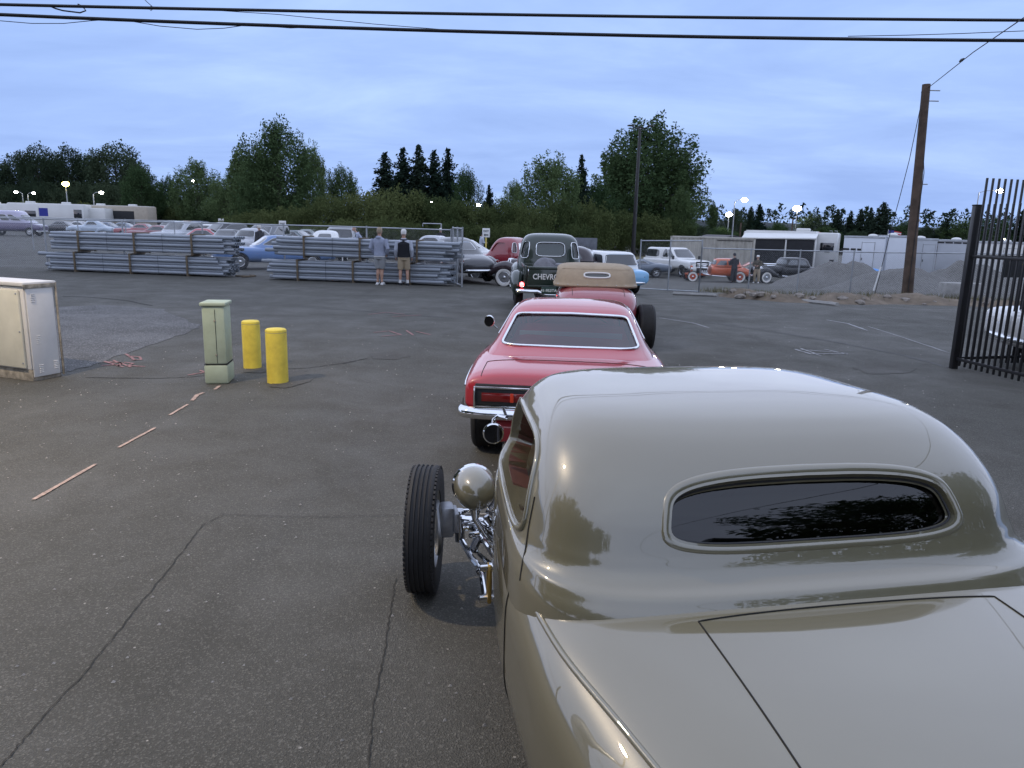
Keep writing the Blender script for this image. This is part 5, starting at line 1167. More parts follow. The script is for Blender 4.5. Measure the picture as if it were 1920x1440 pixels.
# light blue wagon with white roof
SKYB = paint('powder_blue', (.20, .44, .68))
WAG_C = [(.90, .80, .9, -2.05, 6), (1.0, .77, .78, -2.02, 6), (1.2, .71, .48, -1.92, 6), (1.40, .65, .25, -1.8, 6), (1.47, .58, .12, -1.7, 5), (1.50, .3, -.2, -1.3, 4), (1.505, .02, -.7, -.74, 3)]
wagon = gen_car('blue_wagon', 'powder blue station wagon with white roof beyond the tan soft top', SEDAN_H, WAG_C, [('rear', 1.02, 1.40, (-.86, .86), (-.84, .84)), ('front', 1.0, 1.40, (-.88, .88), (-.86, .86)), ('left', 1.02, 1.38, (-.90, -.12), (-.86, -.12)), ('left', 1.02, 1.38, (-.06, .72), (-.06, .55)), ('right', 1.02, 1.38, (-.90, -.12), (-.86, -.12)), ('right', 1.02, 1.38, (-.06, .72), (-.06, .55))], 1.45, -1.42, .80, .34, .2, WHITEP, SKYB)
q = onY(1120, 28); wagon.location = q; wagon.rotation_euler = (0, 0, rad(20))
# low sports car, side on
STEEL = paint('steel_blue_paint', (.075, .10, .135))
VET_H = [(-2.25, .60, .46, .62, .78, 4, 3), (-2.15, .80, .38, .62, .86, 4, 3), (-1.3, .90, .30, .62, .98, 3.2, 3), (-.5, .86, .22, .58, .88, 3.6, 3), (.3, .84, .22, .56, .84, 3.6, 3), (1.3, .90, .26, .58, .94, 3, 3), (2.0, .78, .32, .54, .72, 3, 3), (2.3, .5, .38, .5, .58, 3, 3)]
VET_C = [(.82, .70, .75, -1.75, 4), (.90, .66, .60, -1.45, 4), (1.02, .60, .32, -.98, 4), (1.12, .53, .08, -.62, 4), (1.18, .42, -.05, -.48, 3.6), (1.205, .22, -.15, -.36, 3), (1.21, .02, -.24, -.27, 3)]
vet = gen_car('sports_car', 'low steel blue sports car with silver wheels beside the tall gate panel', VET_H, VET_C, [('rear', .90, 1.10, (-.8, .8), (-.78, .78)), ('front', .90, 1.12, (-.85, .85), (-.8, .8)), ('left', .92, 1.10, (-.35, .65), (-.2, .4)), ('right', .92, 1.10, (-.35, .65), (-.2, .4))], 1.3, -1.2, .78, .33, .24, None, STEEL, rim='spoke', bump=False, zl=.62, cap=CHROME)
q = onY(1197, 51.5); vet.location = q; vet.rotation_euler = (0, 0, rad(86))
# white modern pickup with canopy
def white_truck():
    t = gen_car('white_pickup', 'white modern pickup with canopy, facing the camera behind the tall gate panel',
      [(-2.75, .90, .55, .8, 1.10, 7, 3), (-2.70, .96, .50, .8, 1.15, 7, 3), (-.8, .98, .46, .8, 1.16, 7, 3), (.9, .98, .46, .8, 1.18, 6, 3), (1.3, .98, .46, .8, 1.22, 5, 3), (2.4, .96, .48, .8, 1.16, 5, 3), (2.72, .90, .5, .8, 1.05, 5, 3), (2.8, .8, .55, .75, .95, 5, 3)],
      [(1.10, .90, 1.35, -.75, 7), (1.25, .88, 1.15, -.75, 7), (1.6, .80, .72, -.68, 6), (1.84, .72, .42, -.58, 5), (1.92, .6, .3, -.45, 4), (1.95, .3, 0, -.2, 4), (1.955, .02, -.05, -.1, 3)],
      [('front', 1.27, 1.82, (-.9, .9), (-.88, .88)), ('left', 1.27, 1.8, (-.75, .0), (-.7, .0)), ('left', 1.27, 1.8, (.06, .78), (.06, .6)), ('right', 1.27, 1.8, (-.75, .0), (-.7, .0)), ('right', 1.27, 1.8, (.06, .78), (.06, .6))], 1.85, -1.75, .84, .40, .28, None, WHITEP, rim='spoke', bump=False, lamps=False, cap=BLACKP)
    cp = Cabin([(1.12, .90, -.80, -2.70, 8), (1.5, .84, -.82, -2.66, 8), (1.82, .78, -.86, -2.55, 7), (1.90, .6, -1.0, -2.4, 5), (1.91, .02, -1.7, -1.75, 3)], 4); cp.mesh(40).build('canopy', WHITEP, t)
    for s in ('left', 'right'): cp.pane(s, 1.25, 1.75, (-.85, .85), (-.83, .83), .005).build('canopy_glass', GLASSD, t)
    Geo().box((0, 2.80, .92), (1.05, .06, .34), .02).build('grille', BLACKP, t); Geo().box((0, 2.83, .60), (1.8, .14, .22), .04).build('bumper', WHITEP, t)
    for s in (-1, 1):
        Geo().box((s*.74, 2.72, .98), (.34, .14, .20), .03).build('headlamp', HEADLENS, t)
        Geo().box((s*1.10, 1.05, 1.28), (.16, .10, .24), .03).build('door_mirror', BLACKP, t)
    return t
wt = white_truck(); q = onY(1270, 54); wt.location = q; wt.rotation_euler = (0, 0, rad(205)); wt.scale = (1.02,)*3
# white car behind the black gate
park(sedan0, 2240, 11.2, 82, 'white car standing behind the black picket gate at the right edge', (.72, .72, .71), (.72, .72, .71), name='white_sedan', group='cars near the exit')
# purple van
PURP = paint('purple_paint', (.13, .11, .19)); LAV = paint('lavender_paint', (.42, .40, .52))
def van():
    t = gen_car('conversion_van', 'two-tone purple conversion van at the far left of the lot', 
      [(-2.75, .90, .45, .8, 1.2, 7, 3), (-2.7, .97, .40, .8, 1.25, 7, 3), (1.3, .97, .40, .8, 1.25, 7, 3), (1.8, .96, .42, .8, 1.2, 5, 3), (2.6, .90, .45, .75, 1.02, 5, 3), (2.7, .78, .5, .75, .92, 5, 3)],
      [(1.2, .95, 1.95, -2.7, 8), (1.4, .92, 1.65, -2.68, 8), (1.9, .85, 1.1, -2.62, 8), (2.2, .78, .9, -2.55, 7), (2.32, .6, .6, -2.3, 5), (2.34, .02, -.8, -.9, 3)],
      [('left', 1.40, 1.95, (-.92, -.1), (-.92, -.1)), ('left', 1.40, 1.95, (-.04, .30), (-.04, .28)), ('left', 1.40, 1.95, (.38, .78), (.36, .6)), ('right', 1.40, 1.95, (-.92, -.1), (-.92, -.1)), ('right', 1.40, 1.95, (-.04, .30), (-.04, .28)), ('right', 1.40, 1.95, (.38, .78), (.36, .6)), ('front', 1.4, 1.95, (-.9, .9), (-.88, .88))], 1.75, -1.65, .85, .38, .24, LAV, PURP)
    return t
vn = van(); vn.location = onY(32, 72); vn.rotation_euler = (0, 0, rad(-84))
# prototypes leave the picture
for pr_ in list(SPARES):
    for c in kids(pr_):
        for g in kids(c):
            bpy.data.objects.remove(g)
        bpy.data.objects.remove(c)
    bpy.data.objects.remove(pr_)
# ------------------------------------------------------------------ campers, trailers, container
RVW = principled('camper_white', (.62, .62, .60), .4, var=.06, vscale=.8, coat=.3)
RVG = principled('camper_tan', (.40, .35, .28), .5, var=.1)
TRW = principled('trailer_white', (.60, .63, .68), .4, var=.06, vscale=1)
TRG = principled('trailer_grey', (.40, .42, .45), .45, var=.1, vscale=1)
SCREEN = principled('awning_mesh', (.022, .023, .026), .8, var=.2)
BEIGEC = principled('container_beige', (.40, .38, .33), .6, var=.28, vscale=1.2, detail=8)
def camper(label, loc, rz, L, W, Hh, mat=RVW, wins=(), stripe=None, name='camper', cab=False, dark=False, ac=True, group='campers in the left lot'):
    t = thing(name, label, 'camper', loc, rz, group); z0 = .55
    Geo().box((0, 0, (Hh+z0)/2), (L, W, Hh-z0), .12).build('shell', mat, t)
    Geo().box((0, 0, Hh+.01), (L*.97, W*.9, .06), .03).build('roof', RVW, t)
    if ac:
        for u in (-.25, .22): Geo().box((u*L, 0, Hh+.13), (.9, .7, .24), .08).build('roof_unit', RVW, t)
    for s in (-1, 1):
        for (u, v, w_, h_) in wins: 
            wd = Geo().box((u*L, s*(W/2+.006), v), (w_, .03, h_), .012).build('window', GLASSD, t)
    for u in (-.28, .26):
        for s in (-1, 1): wheel(t, (u*L, s*(W/2-.16), .38), .38, .22, 'hub', 3, 90, side=-s if False else 1, n=20)
    if stripe: 
        for s in (-1, 1): Geo().box((0, s*(W/2+.004), 1.15), (L*.98, .02, .22), .005).build('stripe', stripe, t)
    if cab: Geo().box((L/2+.003, 0, 2.0), (.03, W*.86, .9), .01).build('windscreen', GLASSD, t)
    if dark:
        for s in (-1, 1): Geo().box((-.06*L, s*(W/2+.012), 2.05), (L*.72, .03, 1.3), .01).build('awning_screen', SCREEN, t)
    return t
W3 = ((-.30, 2.1, 1.1, .7), (.05, 2.1, 1.4, .7), (.34, 2.0, .8, .8))
camper('white motorhome with roof vents behind the purple van', onY(40, 100), rad(4), 10, 2.5, 3.25, RVW, W3, PURP, cab=True)
camper('white motorhome with an open door and blue banner right of the van', onY(102, 92), rad(8), 8.5, 2.5, 3.3, RVW, ((-.2, 2.1, 1.2, .7), (.42, 2.2, .9, 1.0)), None)
camper('white camper with a pale awning in the left lot', onY(140, 104), rad(0), 8, 2.5, 3.2, RVW, ((.0, 1.9, 2.4, .7),), None)
camper('dark-sided camper beside the curved street lamp', onY(162, 98), rad(0), 6.0, 2.5, 2.9, SCREEN, (), None, ac=False)
camper('tan camper with a dark screened side near the soft trees', onY(228, 96), rad(2), 8.4, 2.6, 3.3, RVG, ((-.38, 2.1, .8, .7),), None, dark=True)
camper('small white fifth-wheel nose left of the tan camper', onY(190, 94), rad(0), 3.0, 2.4, 2.9, RVW, (), None, ac=False)
ban = Geo().box((0, 0, 1.0), (1.3, .02, .9), 0).tube([(-.65, 0, 0), (-.65, 0, 2.0)], .02, 6)
fl = Geo().tube([(0, 0, 0), (0, 0, 2.9)], .025, 6).build('banner', GALV, None); fl.location = onY(80, 86); Geo().box((.55, 0, 2.3), (1.0, .02, .9)).build('banner_cloth', principled('blue_cloth', (.03, .04, .25), .8), fl); tag(fl, 'dark blue banner on a pole in front of the motorhomes', 'flag')

def container():
    a = onY(1258, 57); b = onY(1413, 55.5); d = b-a; L = d.length; t = thing('shipping_container', 'weathered beige shipping container behind the orange hot rod', 'container', (a+b)/2, math.atan2(d.y, d.x))
    W, Hh = 2.44, 2.75; n = int(L/.28); pts = []
    for s in (-1, 1):
        V = []; F = []
        for i in range(n*4+1):
            ph = i % 4; y = s*(W/2-(.045 if ph in (2, 3) else 0)); x = -L/2+i*L/(n*4); V += [(x, y, .18), (x, y, Hh-.12)]
        F = [(2*i, 2*i+2, 2*i+3, 2*i+1) for i in range(n*4)]
        Geo().add(V, F).build('corrugated_wall', BEIGEC, t, smooth=False)
        for z in (.09, Hh-.06): Geo().box((0, s*(W/2-.03), z), (L, .10, .18 if z < 1 else .12), .01).build('side_rail', BEIGEC, t)
    for u in (-1, 1):
        Geo().box((u*(L/2-.02), 0, Hh/2), (.05, W-.1, Hh-.1), .01).build('end_wall', BEIGEC, t)
        for s in (-1, 1): Geo().box((u*(L/2-.05), s*(W/2-.05), Hh/2), (.14, .14, Hh), .01).build('corner_post', BEIGEC, t)
    Geo().box((0, 0, Hh-.03), (L-.1, W-.1, .04)).build('roof', BEIGEC, t)
    Geo().box((L*.26, -W/2-.02, Hh-.22), (L*.42, .03, .05), .005).build('locking_bar', BLACKM, t)
    for u in (.06, .17, .28, .40): Geo().tube([(u*L, -W/2-.02, .3), (u*L, -W/2-.02, Hh-.3)], .025, 6).build('lock_rod', BEIGEC, t)
container()
def big_rv():
    a = onY(1404, 60.5); b = onY(1571, 57.5); d = b-a; L = d.length+.3; u = d.normalized(); t = thing('fifth_wheel_camper', 'long white camper trailer with awning and dark screens behind the black coupe', 'camper', b-u*L/2, math.atan2(d.y, d.x)); W, Hh = 2.5, 3.25
    Geo().box((0, 0, .6+(Hh-.6)/2), (L, W, Hh-.6), .14).build('shell', RVW, t); Geo().box((-.1*L, 0, Hh+.02), (L*.75, W*.9, .10), .04).build('roof', RVW, t)
    Geo().box((.12*L, 0, Hh+.16), (1.0, .8, .26), .1).build('roof_unit', RVW, t)
    Geo().tube([(-.48*L, -W/2-1.2, Hh-.55), (.30*L, -W/2-1.2, Hh-.45)], .07, 10).build('awning_roller', RVW, t)
    Geo().add([(-.48*L, -W/2, Hh-.12), (.30*L, -W/2, Hh-.08), (.30*L, -W/2-1.2, Hh-.42), (-.48*L, -W/2-1.2, Hh-.5), (-.48*L, -W/2, Hh-.15), (.30*L, -W/2, Hh-.11), (.30*L, -W/2-1.2, Hh-.45), (-.48*L, -W/2-1.2, Hh-.53)], [(0, 1, 2, 3), (7, 6, 5, 4), (0, 3, 7, 4), (1, 5, 6, 2)]).build('awning', RVW, t, smooth=False)
    for x0, x1 in ((-.42*L, -.02*L), (.01*L, .285*L)): Geo().box(((x0+x1)/2, -W/2-1.15, 1.55), (x1-x0, .03, 2.3), .005).build('awning_screen', SCREEN, t)
    for x0 in (-.44*L, -.005*L, .30*L): Geo().box((x0, -W/2-1.15, 1.4), (.10, .08, 2.8), .01).build('awning_post', RVW, t)
    Geo().box((.40*L, -W/2-.01, 2.2), (.95, .04, .62), .02).build('window', GLASSD, t); Geo().box((.405*L, -W/2-.008, 1.85), (.35, .03, .06), .01).build('vent', BLACKP, t); Geo().box((.46*L, -W/2-.008, 1.15), (.30, .03, .28), .01).build('hatch', BLACKP, t)
    for k in range(2): Geo().tube([(L/2-.1-k*.35, -W/2+.2, Hh), (L/2-.1-k*.35, -W/2+.2, Hh+.14), (L/2-.3-k*.35, -W/2+.2, Hh+.14)], .02, 6).build('ladder_loop', GALV, t)
    for k in (-.1, .0): wheel(t, (k*L+.1, -W/2+.2, .38), .38, .22, 'hub', 3, 90, n=20)
    Geo().box((0, 0, .5), (L*.8, 1.2, .2), .02).build('chassis', BLACKM, t)
big_rv()
def cargo(label, pl, pr, Y0, Y1, Hh, mat, door=None, vents=False, zoff=0):
    a = onY(pl, Y0); b = onY(pr, Y1); d = b-a; L = d.length; t = thing('cargo_trailer', label, 'trailer', (a+b)/2+Vector((0, 0, zoff)), math.atan2(d.y, d.x), 'white cargo trailers'); W = 2.3
    Geo().box((0, W/2, .45+(Hh-.45)/2), (L, W, Hh-.45), .05).build('box_body', mat, t); Geo().box((0, W/2, Hh+.005), (L+.02, W+.02, .05), .015).build('roof_trim', GALV, t)
    for z in (.50, Hh-.06): Geo().box((0, -.008, z), (L, .025, .09), .006).build('edge_trim', GALV, t)
    if door:
        dr = Geo().box((door*L, -.008, .45+(Hh-.9)/2+.12), (.85, .02, Hh-.95), .004).build('side_door', mat, t)
        for dx in (-.43, .43): Geo().box((door*L+dx, -.012, .45+(Hh-.9)/2+.12), (.03, .02, Hh-.95)).build('door_frame', DULLMETAL, dr)
        Geo().box((door*L, -.012, Hh-.40), (.89, .02, .03)).build('door_frame', DULLMETAL, dr); Geo().box((door*L-.36, -.02, 1.5), (.06, .03, .16), .005).build('latch', BLACKP, dr)
    if vents:
        for k in range(4): Geo().box((-.42*L+k*.28*L, -.012, Hh-.18), (.45, .02, .10), .01).build('vent', BLACKP, t)
    for k in (.45, .62):
        for yy in (.12, W-.12): wheel(t, ((k-.5)*L, yy, .36), .36, .2, 'hub', 3, 90, n=20)
    Geo().box((0, W/2, .38), (L*.96, 1.6, .12), .01).build('chassis', BLACKM, t)
    Geo().sphere((.05*L, W/2, Hh+.06), .32, 14, 8, (1, 1, .4)).build('roof_vent', RVW, t)
    return t
c1 = cargo('white cargo trailer with a side door right of the long camper', 1580, 1657, 54, 52, 3.05, TRW, .12)
for x_, w_ in ((-.40, .50), (-.22, .34), (-.08, .30)): Geo().box((x_*3.0, -.012, 2.15), (w_, .01, .13)).build('faded_lettering', BLACKM, c1)
cargo('short white cargo trailer seen end-on behind the wooden pole', 1664, 1704, 52, 52, 3.15, TRW)
cargo('blue-grey cargo trailer right of the wooden pole', 1718, 1757, 53, 53, 3.0, TRG, .1)
cargo('grey cargo trailer with roof vents left of the black gate', 1757, 1815, 53, 52, 2.95, TRG, None, True)
cargo('white trailer seen through the black gate', 1822, 1930, 52, 50, 2.9, RVW, .2)
TARP = principled('blue_tarp', (.06, .25, .62), .5, var=.2, vscale=3, bump=.4, bscale=6)
for px, Y, sx, h_, lab in ((1615, 45.5, 1.3, .25, 'crumpled bright blue tarp on top of the gravel pile'), (1573, 51, .7, .4, 'small blue tarp bundle beside the long camper'), (1183, 40, .55, .5, 'small blue tarp bundle beside the low sports car')):
    q = onY(px, Y); o = mound('blue_tarp', q.x, Y, sx, .7, h_, TARP, int(px), 24, .35, lab, 'tarp')
    if px == 1615: o.location.z = atY(1615, 497, Y).z-.15; o.location.y = 42.2; o.location.x *= 42.2/45.5
CON = principled('old_concrete', (.25, .26, .27), .85, var=.2)
gb = thing('grey_board', 'grey notice board standing before the trees right of the green pickup', 'board', onY(1097, 52)); 
Geo().box((0, 0, 2.0), (1.6, .06, 1.0), .01).build('panel', principled('board_grey', (.13, .14, .16), .6, var=.25, vscale=4), gb)
for s in (-1, 1): Geo().tube([(s*.6, .05, -.05), (s*.6, .05, 2.3)], .04, 8).build('leg', GALV, gb)

# ------------------------------------------------------------------ signs, barrier, small posts
SIGNW = principled('sign_white', (.70, .70, .68), .5); SIGNB = principled('sign_black', (.015, .015, .018), .6); POSTY = principled('sign_post_yellow', (.60, .48, .12), .6)
def exit_sign(px, Y, ztop, lab, w=.5, h=.66, post=True):
    q = onY(px, Y); t = thing('exit_sign', lab, 'sign', q, 0, 'exit signs on yellow posts'); z = ztop-q.z
    Geo().tube([(0, 0, -.05), (0, 0, z-h*.5)], .045, 8).build('post', POSTY, t); b = Geo().box((0, -.05, z-h/2), (w, .02, h), .006).build('sign_panel', SIGNW, t)
    text_geo('EXIT', w*.36, .003, SIGNB, 'sign_text', b, Matrix.Translation((0, -.065, z-h*.32)) @ Matrix.Rotation(math.pi/2, 4, 'X'), True)
    Geo().prism([(-w*.32, 0), (-w*.12, .08), (-w*.12, .03), (w*.3, .03), (w*.3, -.03), (-w*.12, -.03), (-w*.12, -.08)], -.068, -.060, 'y').xf(Matrix.Translation((0, 0, z-h*.74))).build('arrow', SIGNB, b)
exit_sign(911, 43, atY(911, 428, 43).z, 'white EXIT sign with left arrow on a yellow post near the red pickup', .42, .50)
exit_sign(532, 54, atY(532, 414, 54).z, 'white EXIT sign on a yellow post above the sky blue coupe')
exit_sign(418, 70, atY(418, 410, 70).z, 'small white EXIT sign on a yellow post in the left lot')
q = onY(827, 58); hb = thing('height_barrier', 'thin grey L-shaped barrier post before the hedge', 'barrier', q); zt = atY(827, 419, 58).z-q.z
Geo().tube([(0, 0, -.05), (0, 0, zt)], .05, 8).build('post', GALV, hb); Geo().tube([(0, 0, zt-.03), (-1.4, 0, zt-.03)], .04, 8).build('arm', GALV, hb); Geo().tube([(-1.4, 0, zt-.03), (-1.4, 0, zt-.25)], .03, 6).build('drop', GALV, hb)
for px in (819, 836):
    q = onY(px, 50); o = Geo().tube([(0, 0, -.03), (0, 0, .9), (0, 0, 1.0), (0, 0, 1.03)], [.11, .11, .10, .03], 14).build('far_bollard', principled('pale_yellow', (.62, .52, .20), .6), None); o.location = q
    tag(o, 'pale yellow bollard far back, %s of the pair behind the conduit' % ('left' if px < 825 else 'right'), 'bollard', 'far pale bollards')

# ------------------------------------------------------------------ lamps that are lit, and the tall unlit pole
WHLIT = emitter('white_lamp_glow', (1, .93, .78), 45); YELIT = emitter('yellow_lamp_glow', (1, .78, .16), 55)
def lit_lamp(px, py, Y, lab, mat=WHLIT, arm=0, r=.22, base=None, z0=None):
    p = atY(px, py, Y); z0 = gz(p.x, Y) if z0 is None else z0; t = thing('lit_lamp_post', lab, 'lamp post', (p.x+arm, Y, z0), 0, 'lit lamp posts in the distance'); h = p.z-z0
    Geo().tube([(0, 0, -.1), (0, 0, h*.6), (0, 0, h-(.25 if arm else 0))], [.11, .09, .06], 10).build('pole', GALV, t)
    if arm: Geo().tube([(0, 0, h-.3), (-arm*.3, 0, h-.02), (-arm, 0, h+.08)], .04, 8).build('arm', GALV, t)
    hd = Geo().box((-arm, 0, h+.16), (.5, .3, .14), .04).build('lamp_head', DULLMETAL, t); Geo().sphere((-arm, 0, h), r, 14, 10, (1.2, 1, .8)).build('lamp_globe', mat, hd)
    return t
lit_lamp(123, 345, 120, 'tall pole with a bright yellow lamp before the dark left forest', YELIT, 0, .42)
lit_lamp(190, 361, 110, 'curved white street lamp right of the yellow lamp', WHLIT, -1.2, .24)
lit_lamp(364, 340, 112, 'white lamp glowing in front of the soft trees', WHLIT, 0, .26)
lit_lamp(30, 360, 125, 'white street lamp at the far left above the van', WHLIT, 1.0, .22)
lit_lamp(63, 362, 125, 'small white street lamp right of the far-left one', WHLIT, -1.0, .20)
lit_lamp(897, 384, 80, 'white lamp in the hedge above the EXIT sign', WHLIT, 0, .22)
lit_lamp(810, 379, 95, 'tiny white lamp in the hedge below the tall firs', WHLIT, 0, .13)
lit_lamp(1367, 402, 130, 'bright globe lamp left of the curved-arm street lamp', WHLIT, 0, .45)
lit_lamp(1396, 375, 105, 'street lamp with a curved arm above the long camper', WHLIT, -1.3, .34)
lit_lamp(1495, 391, 140, 'largest bright globe lamp above the long camper', WHLIT, 0, .62)
lit_lamp(1874, 358, 100, 'street lamp glowing behind the pickets of the black gate', WHLIT, -2.6, .34)
lit_lamp(1882, 449, 110, 'low amber lamp behind the black gate', YELIT, 0, .16)
def tall_pole():
    q = onY(1187, 88); t = thing('tall_light_pole', 'tall dark parking lot light pole with three unlit heads', 'light pole', q); top = atY(1200, 243, 88); h = top.z-q.z; dx = top.x-q.x
    Geo().tube([(0, 0, -.1), (dx*.5, 0, h*.5), (dx, 0, h)], [.26, .20, .15], 12).build('pole', BLACKM, t)
    for a, L in ((200, .9), (-20, .9), (80, .5)):
        d = Vector((math.cos(rad(a)), math.sin(rad(a)), 0)); c = Vector((dx, 0, h))
        am = Geo().tube([c, c+d*L+Vector((0, 0, .25))], .07, 6).build('arm', BLACKM, t); Geo().box(c+d*(L+.3)+Vector((0, 0, .35)), (.65, .42, .14), .03, Matrix.Rotation(rad(a), 3, 'Z')).build('lamp_head', BLACKM, am)
tall_pole()
for px, Y, ztop, lab in ((1385, 118, 430, 'thin wooden service pole behind the container'), (1481, 125, 420, 'thin dark service pole left of the bright globe lamp')):
    q = onY(px, Y); z = atY(px, ztop, Y).z-q.z+1; o = Geo().tube([(0, 0, -.1), (0, 0, z)], .12, 8).build('service_pole', WOOD, None); o.location = q; tag(o, lab, 'utility pole')
def flag(px, py, Y, lab):
    p = atY(px, py, Y); q = onY(px, Y); t = thing('flag', lab, 'flag', q); h = p.z-q.z
    Geo().tube([(0, 0, 0), (0, 0, h)], .03, 6).build('flag_pole', GALV, t)
    R_, Wh, Bl = principled('flag_red', (.45, .04, .05), .8), principled('flag_white', (.65, .63, .62), .8), principled('flag_blue', (.03, .04, .20), .8)
    for k in range(7):
        V = []; z = h-.08-k*.08
        for i in range(9): x = .03+.12*i; y = .06*math.sin(i*1.1); V += [(x, y, z-.1*(i/8)**1.5), (x, y, z-.08-.1*(i/8)**1.5)]
        Geo().add(V, [(2*i, 2*i+2, 2*i+3, 2*i+1) for i in range(8)]).build('stripe', R_ if k % 2 == 0 else Wh, t, smooth=False)
    Geo().box((.22, -.03, h-.22), (.38, .02, .30)).build('canton', Bl, t)
flag(1519, 432, 58.6, 'small red and white flag above the long camper'); flag(1661, 430, 56, 'striped flag flying above the cargo trailers')
def house(px, Y, eave, ridge, w, lab, wall=(.30, .30, .31), roofc=(.10, .11, .13)):
    q = onY(px, Y); t = thing('house', lab, 'house', q, rad(12)); e_ = atY(px, eave, Y).z-q.z; r_ = atY(px, ridge, Y).z-q.z; d = 8
    Geo().box((0, d/2, e_/2), (w, d, e_), .02).build('wall', principled('house_wall_%d' % px, wall, .8, var=.1), t)
    Geo().prism([(-w/2-.4, e_-.1), (0, r_), (w/2+.4, e_-.1), (w/2+.4, e_-.3), (0, r_-.2), (-w/2-.4, e_-.3)], -.4, d+.4, 'y').build('roof', principled('house_roof_%d' % px, roofc, .85, var=.2), t)
    Geo().prism([(-w/2, e_-.05), (0, r_-.2), (w/2, e_-.05)], .0, .1, 'y').build('gable', principled('house_wall_%d' % px, wall), t)
    for s in (-1, 1): Geo().box((s*w*.22, -.02, e_*.6), (w*.16, .06, 1.2), .01).build('window', GLASSD, t)
house(1643, 125, 456, 448, 7, 'grey gabled house behind the cargo trailers'); house(1740, 130, 455, 443, 9, 'pale house with a dark roof right of the wooden pole', (.42, .41, .40)); house(1372, 112, 452, 441, 8, 'small dark-roofed house behind the container', (.25, .22, .2), (.07, .07, .08))
# ------------------------------------------------------------------ trees
def leafmat(name, c, c2):
    m = bpy.data.materials.new(name); m.use_nodes = True; t = m.node_tree; t.nodes.clear(); L = t.links.new
    o = N(t, 'ShaderNodeOutputMaterial'); d = N(t, 'ShaderNodeBsdfDiffuse'); tr = N(t, 'ShaderNodeBsdfTranslucent'); mi = N(t, 'ShaderNodeMixShader'); mi.inputs[0].default_value = .25
    oi = N(t, 'ShaderNodeObjectInfo'); co = N(t, 'ShaderNodeTexCoord'); n = N(t, 'ShaderNodeTexNoise'); n.inputs['Scale'].default_value = .9; n.inputs['Detail'].default_value = 3; L(co.outputs['Object'], n.inputs['Vector'])
    ad = N(t, 'ShaderNodeMath', operation='ADD'); L(n.outputs['Fac'], ad.inputs[0]); L(oi.outputs['Random'], ad.inputs[1])
    mr = N(t, 'ShaderNodeMapRange'); mr.inputs[1].default_value = .35; mr.inputs[2].default_value = 1.5; L(ad.outputs[0], mr.inputs[0])
    mx_ = N(t, 'ShaderNodeMix', data_type='RGBA'); mx_.inputs[6].default_value = (*c, 1); mx_.inputs[7].default_value = (*c2, 1); L(mr.outputs[0], mx_.inputs[0])
    L(mx_.outputs[2], d.inputs[0]); L(mx_.outputs[2], tr.inputs[0]); L(d.outputs[0], mi.inputs[1]); L(tr.outputs[0], mi.inputs[2]); L(mi.outputs[0], o.inputs[0]); return m
LEAF = leafmat('broad_leaves', (.036, .066, .030), (.110, .155, .068)); NEEDLE = leafmat('needles', (.012, .024, .018), (.034, .052, .036)); BUSHL = leafmat('shrub_leaves', (.042, .064, .026), (.120, .140, .056)); DARKL = leafmat('forest_leaves', (.026, .042, .026), (.066, .090, .052))
BARK = principled('bark', (.06, .05, .04), .9, var=.4, vscale=3)
def leaves(pts, size, rs, up=None):
    """pts (n,3): one small kite per point"""
    n = len(pts); a = rs.normal(size=(n, 3)); a /= np.linalg.norm(a, axis=1)[:, None]
    if up is not None: a = a*.75+up; a /= np.linalg.norm(a, axis=1)[:, None]
    b = rs.normal(size=(n, 3)); b -= a*(a*b).sum(1)[:, None]; b /= np.linalg.norm(b, axis=1)[:, None]
    s = size*rs.uniform(.6, 1.3, size=(n, 1)); V = np.stack([pts-a*s, pts+b*s*.45, pts+a*s, pts-b*s*.45], 1).reshape(-1, 3); return V
def quads(name, V, mat):
    n = len(V)//4; me = bpy.data.meshes.new(name); me.vertices.add(len(V)); me.vertices.foreach_set('co', V.astype(np.float32).ravel())
    me.loops.add(n*4); me.loops.foreach_set('vertex_index', np.arange(n*4, dtype=np.int32)); me.polygons.add(n); me.polygons.foreach_set('loop_start', np.arange(0, n*4, 4, dtype=np.int32)); me.polygons.foreach_set('loop_total', np.full(n, 4, dtype=np.int32))
    me.materials.append(mat); me.update(calc_edges=True); return me
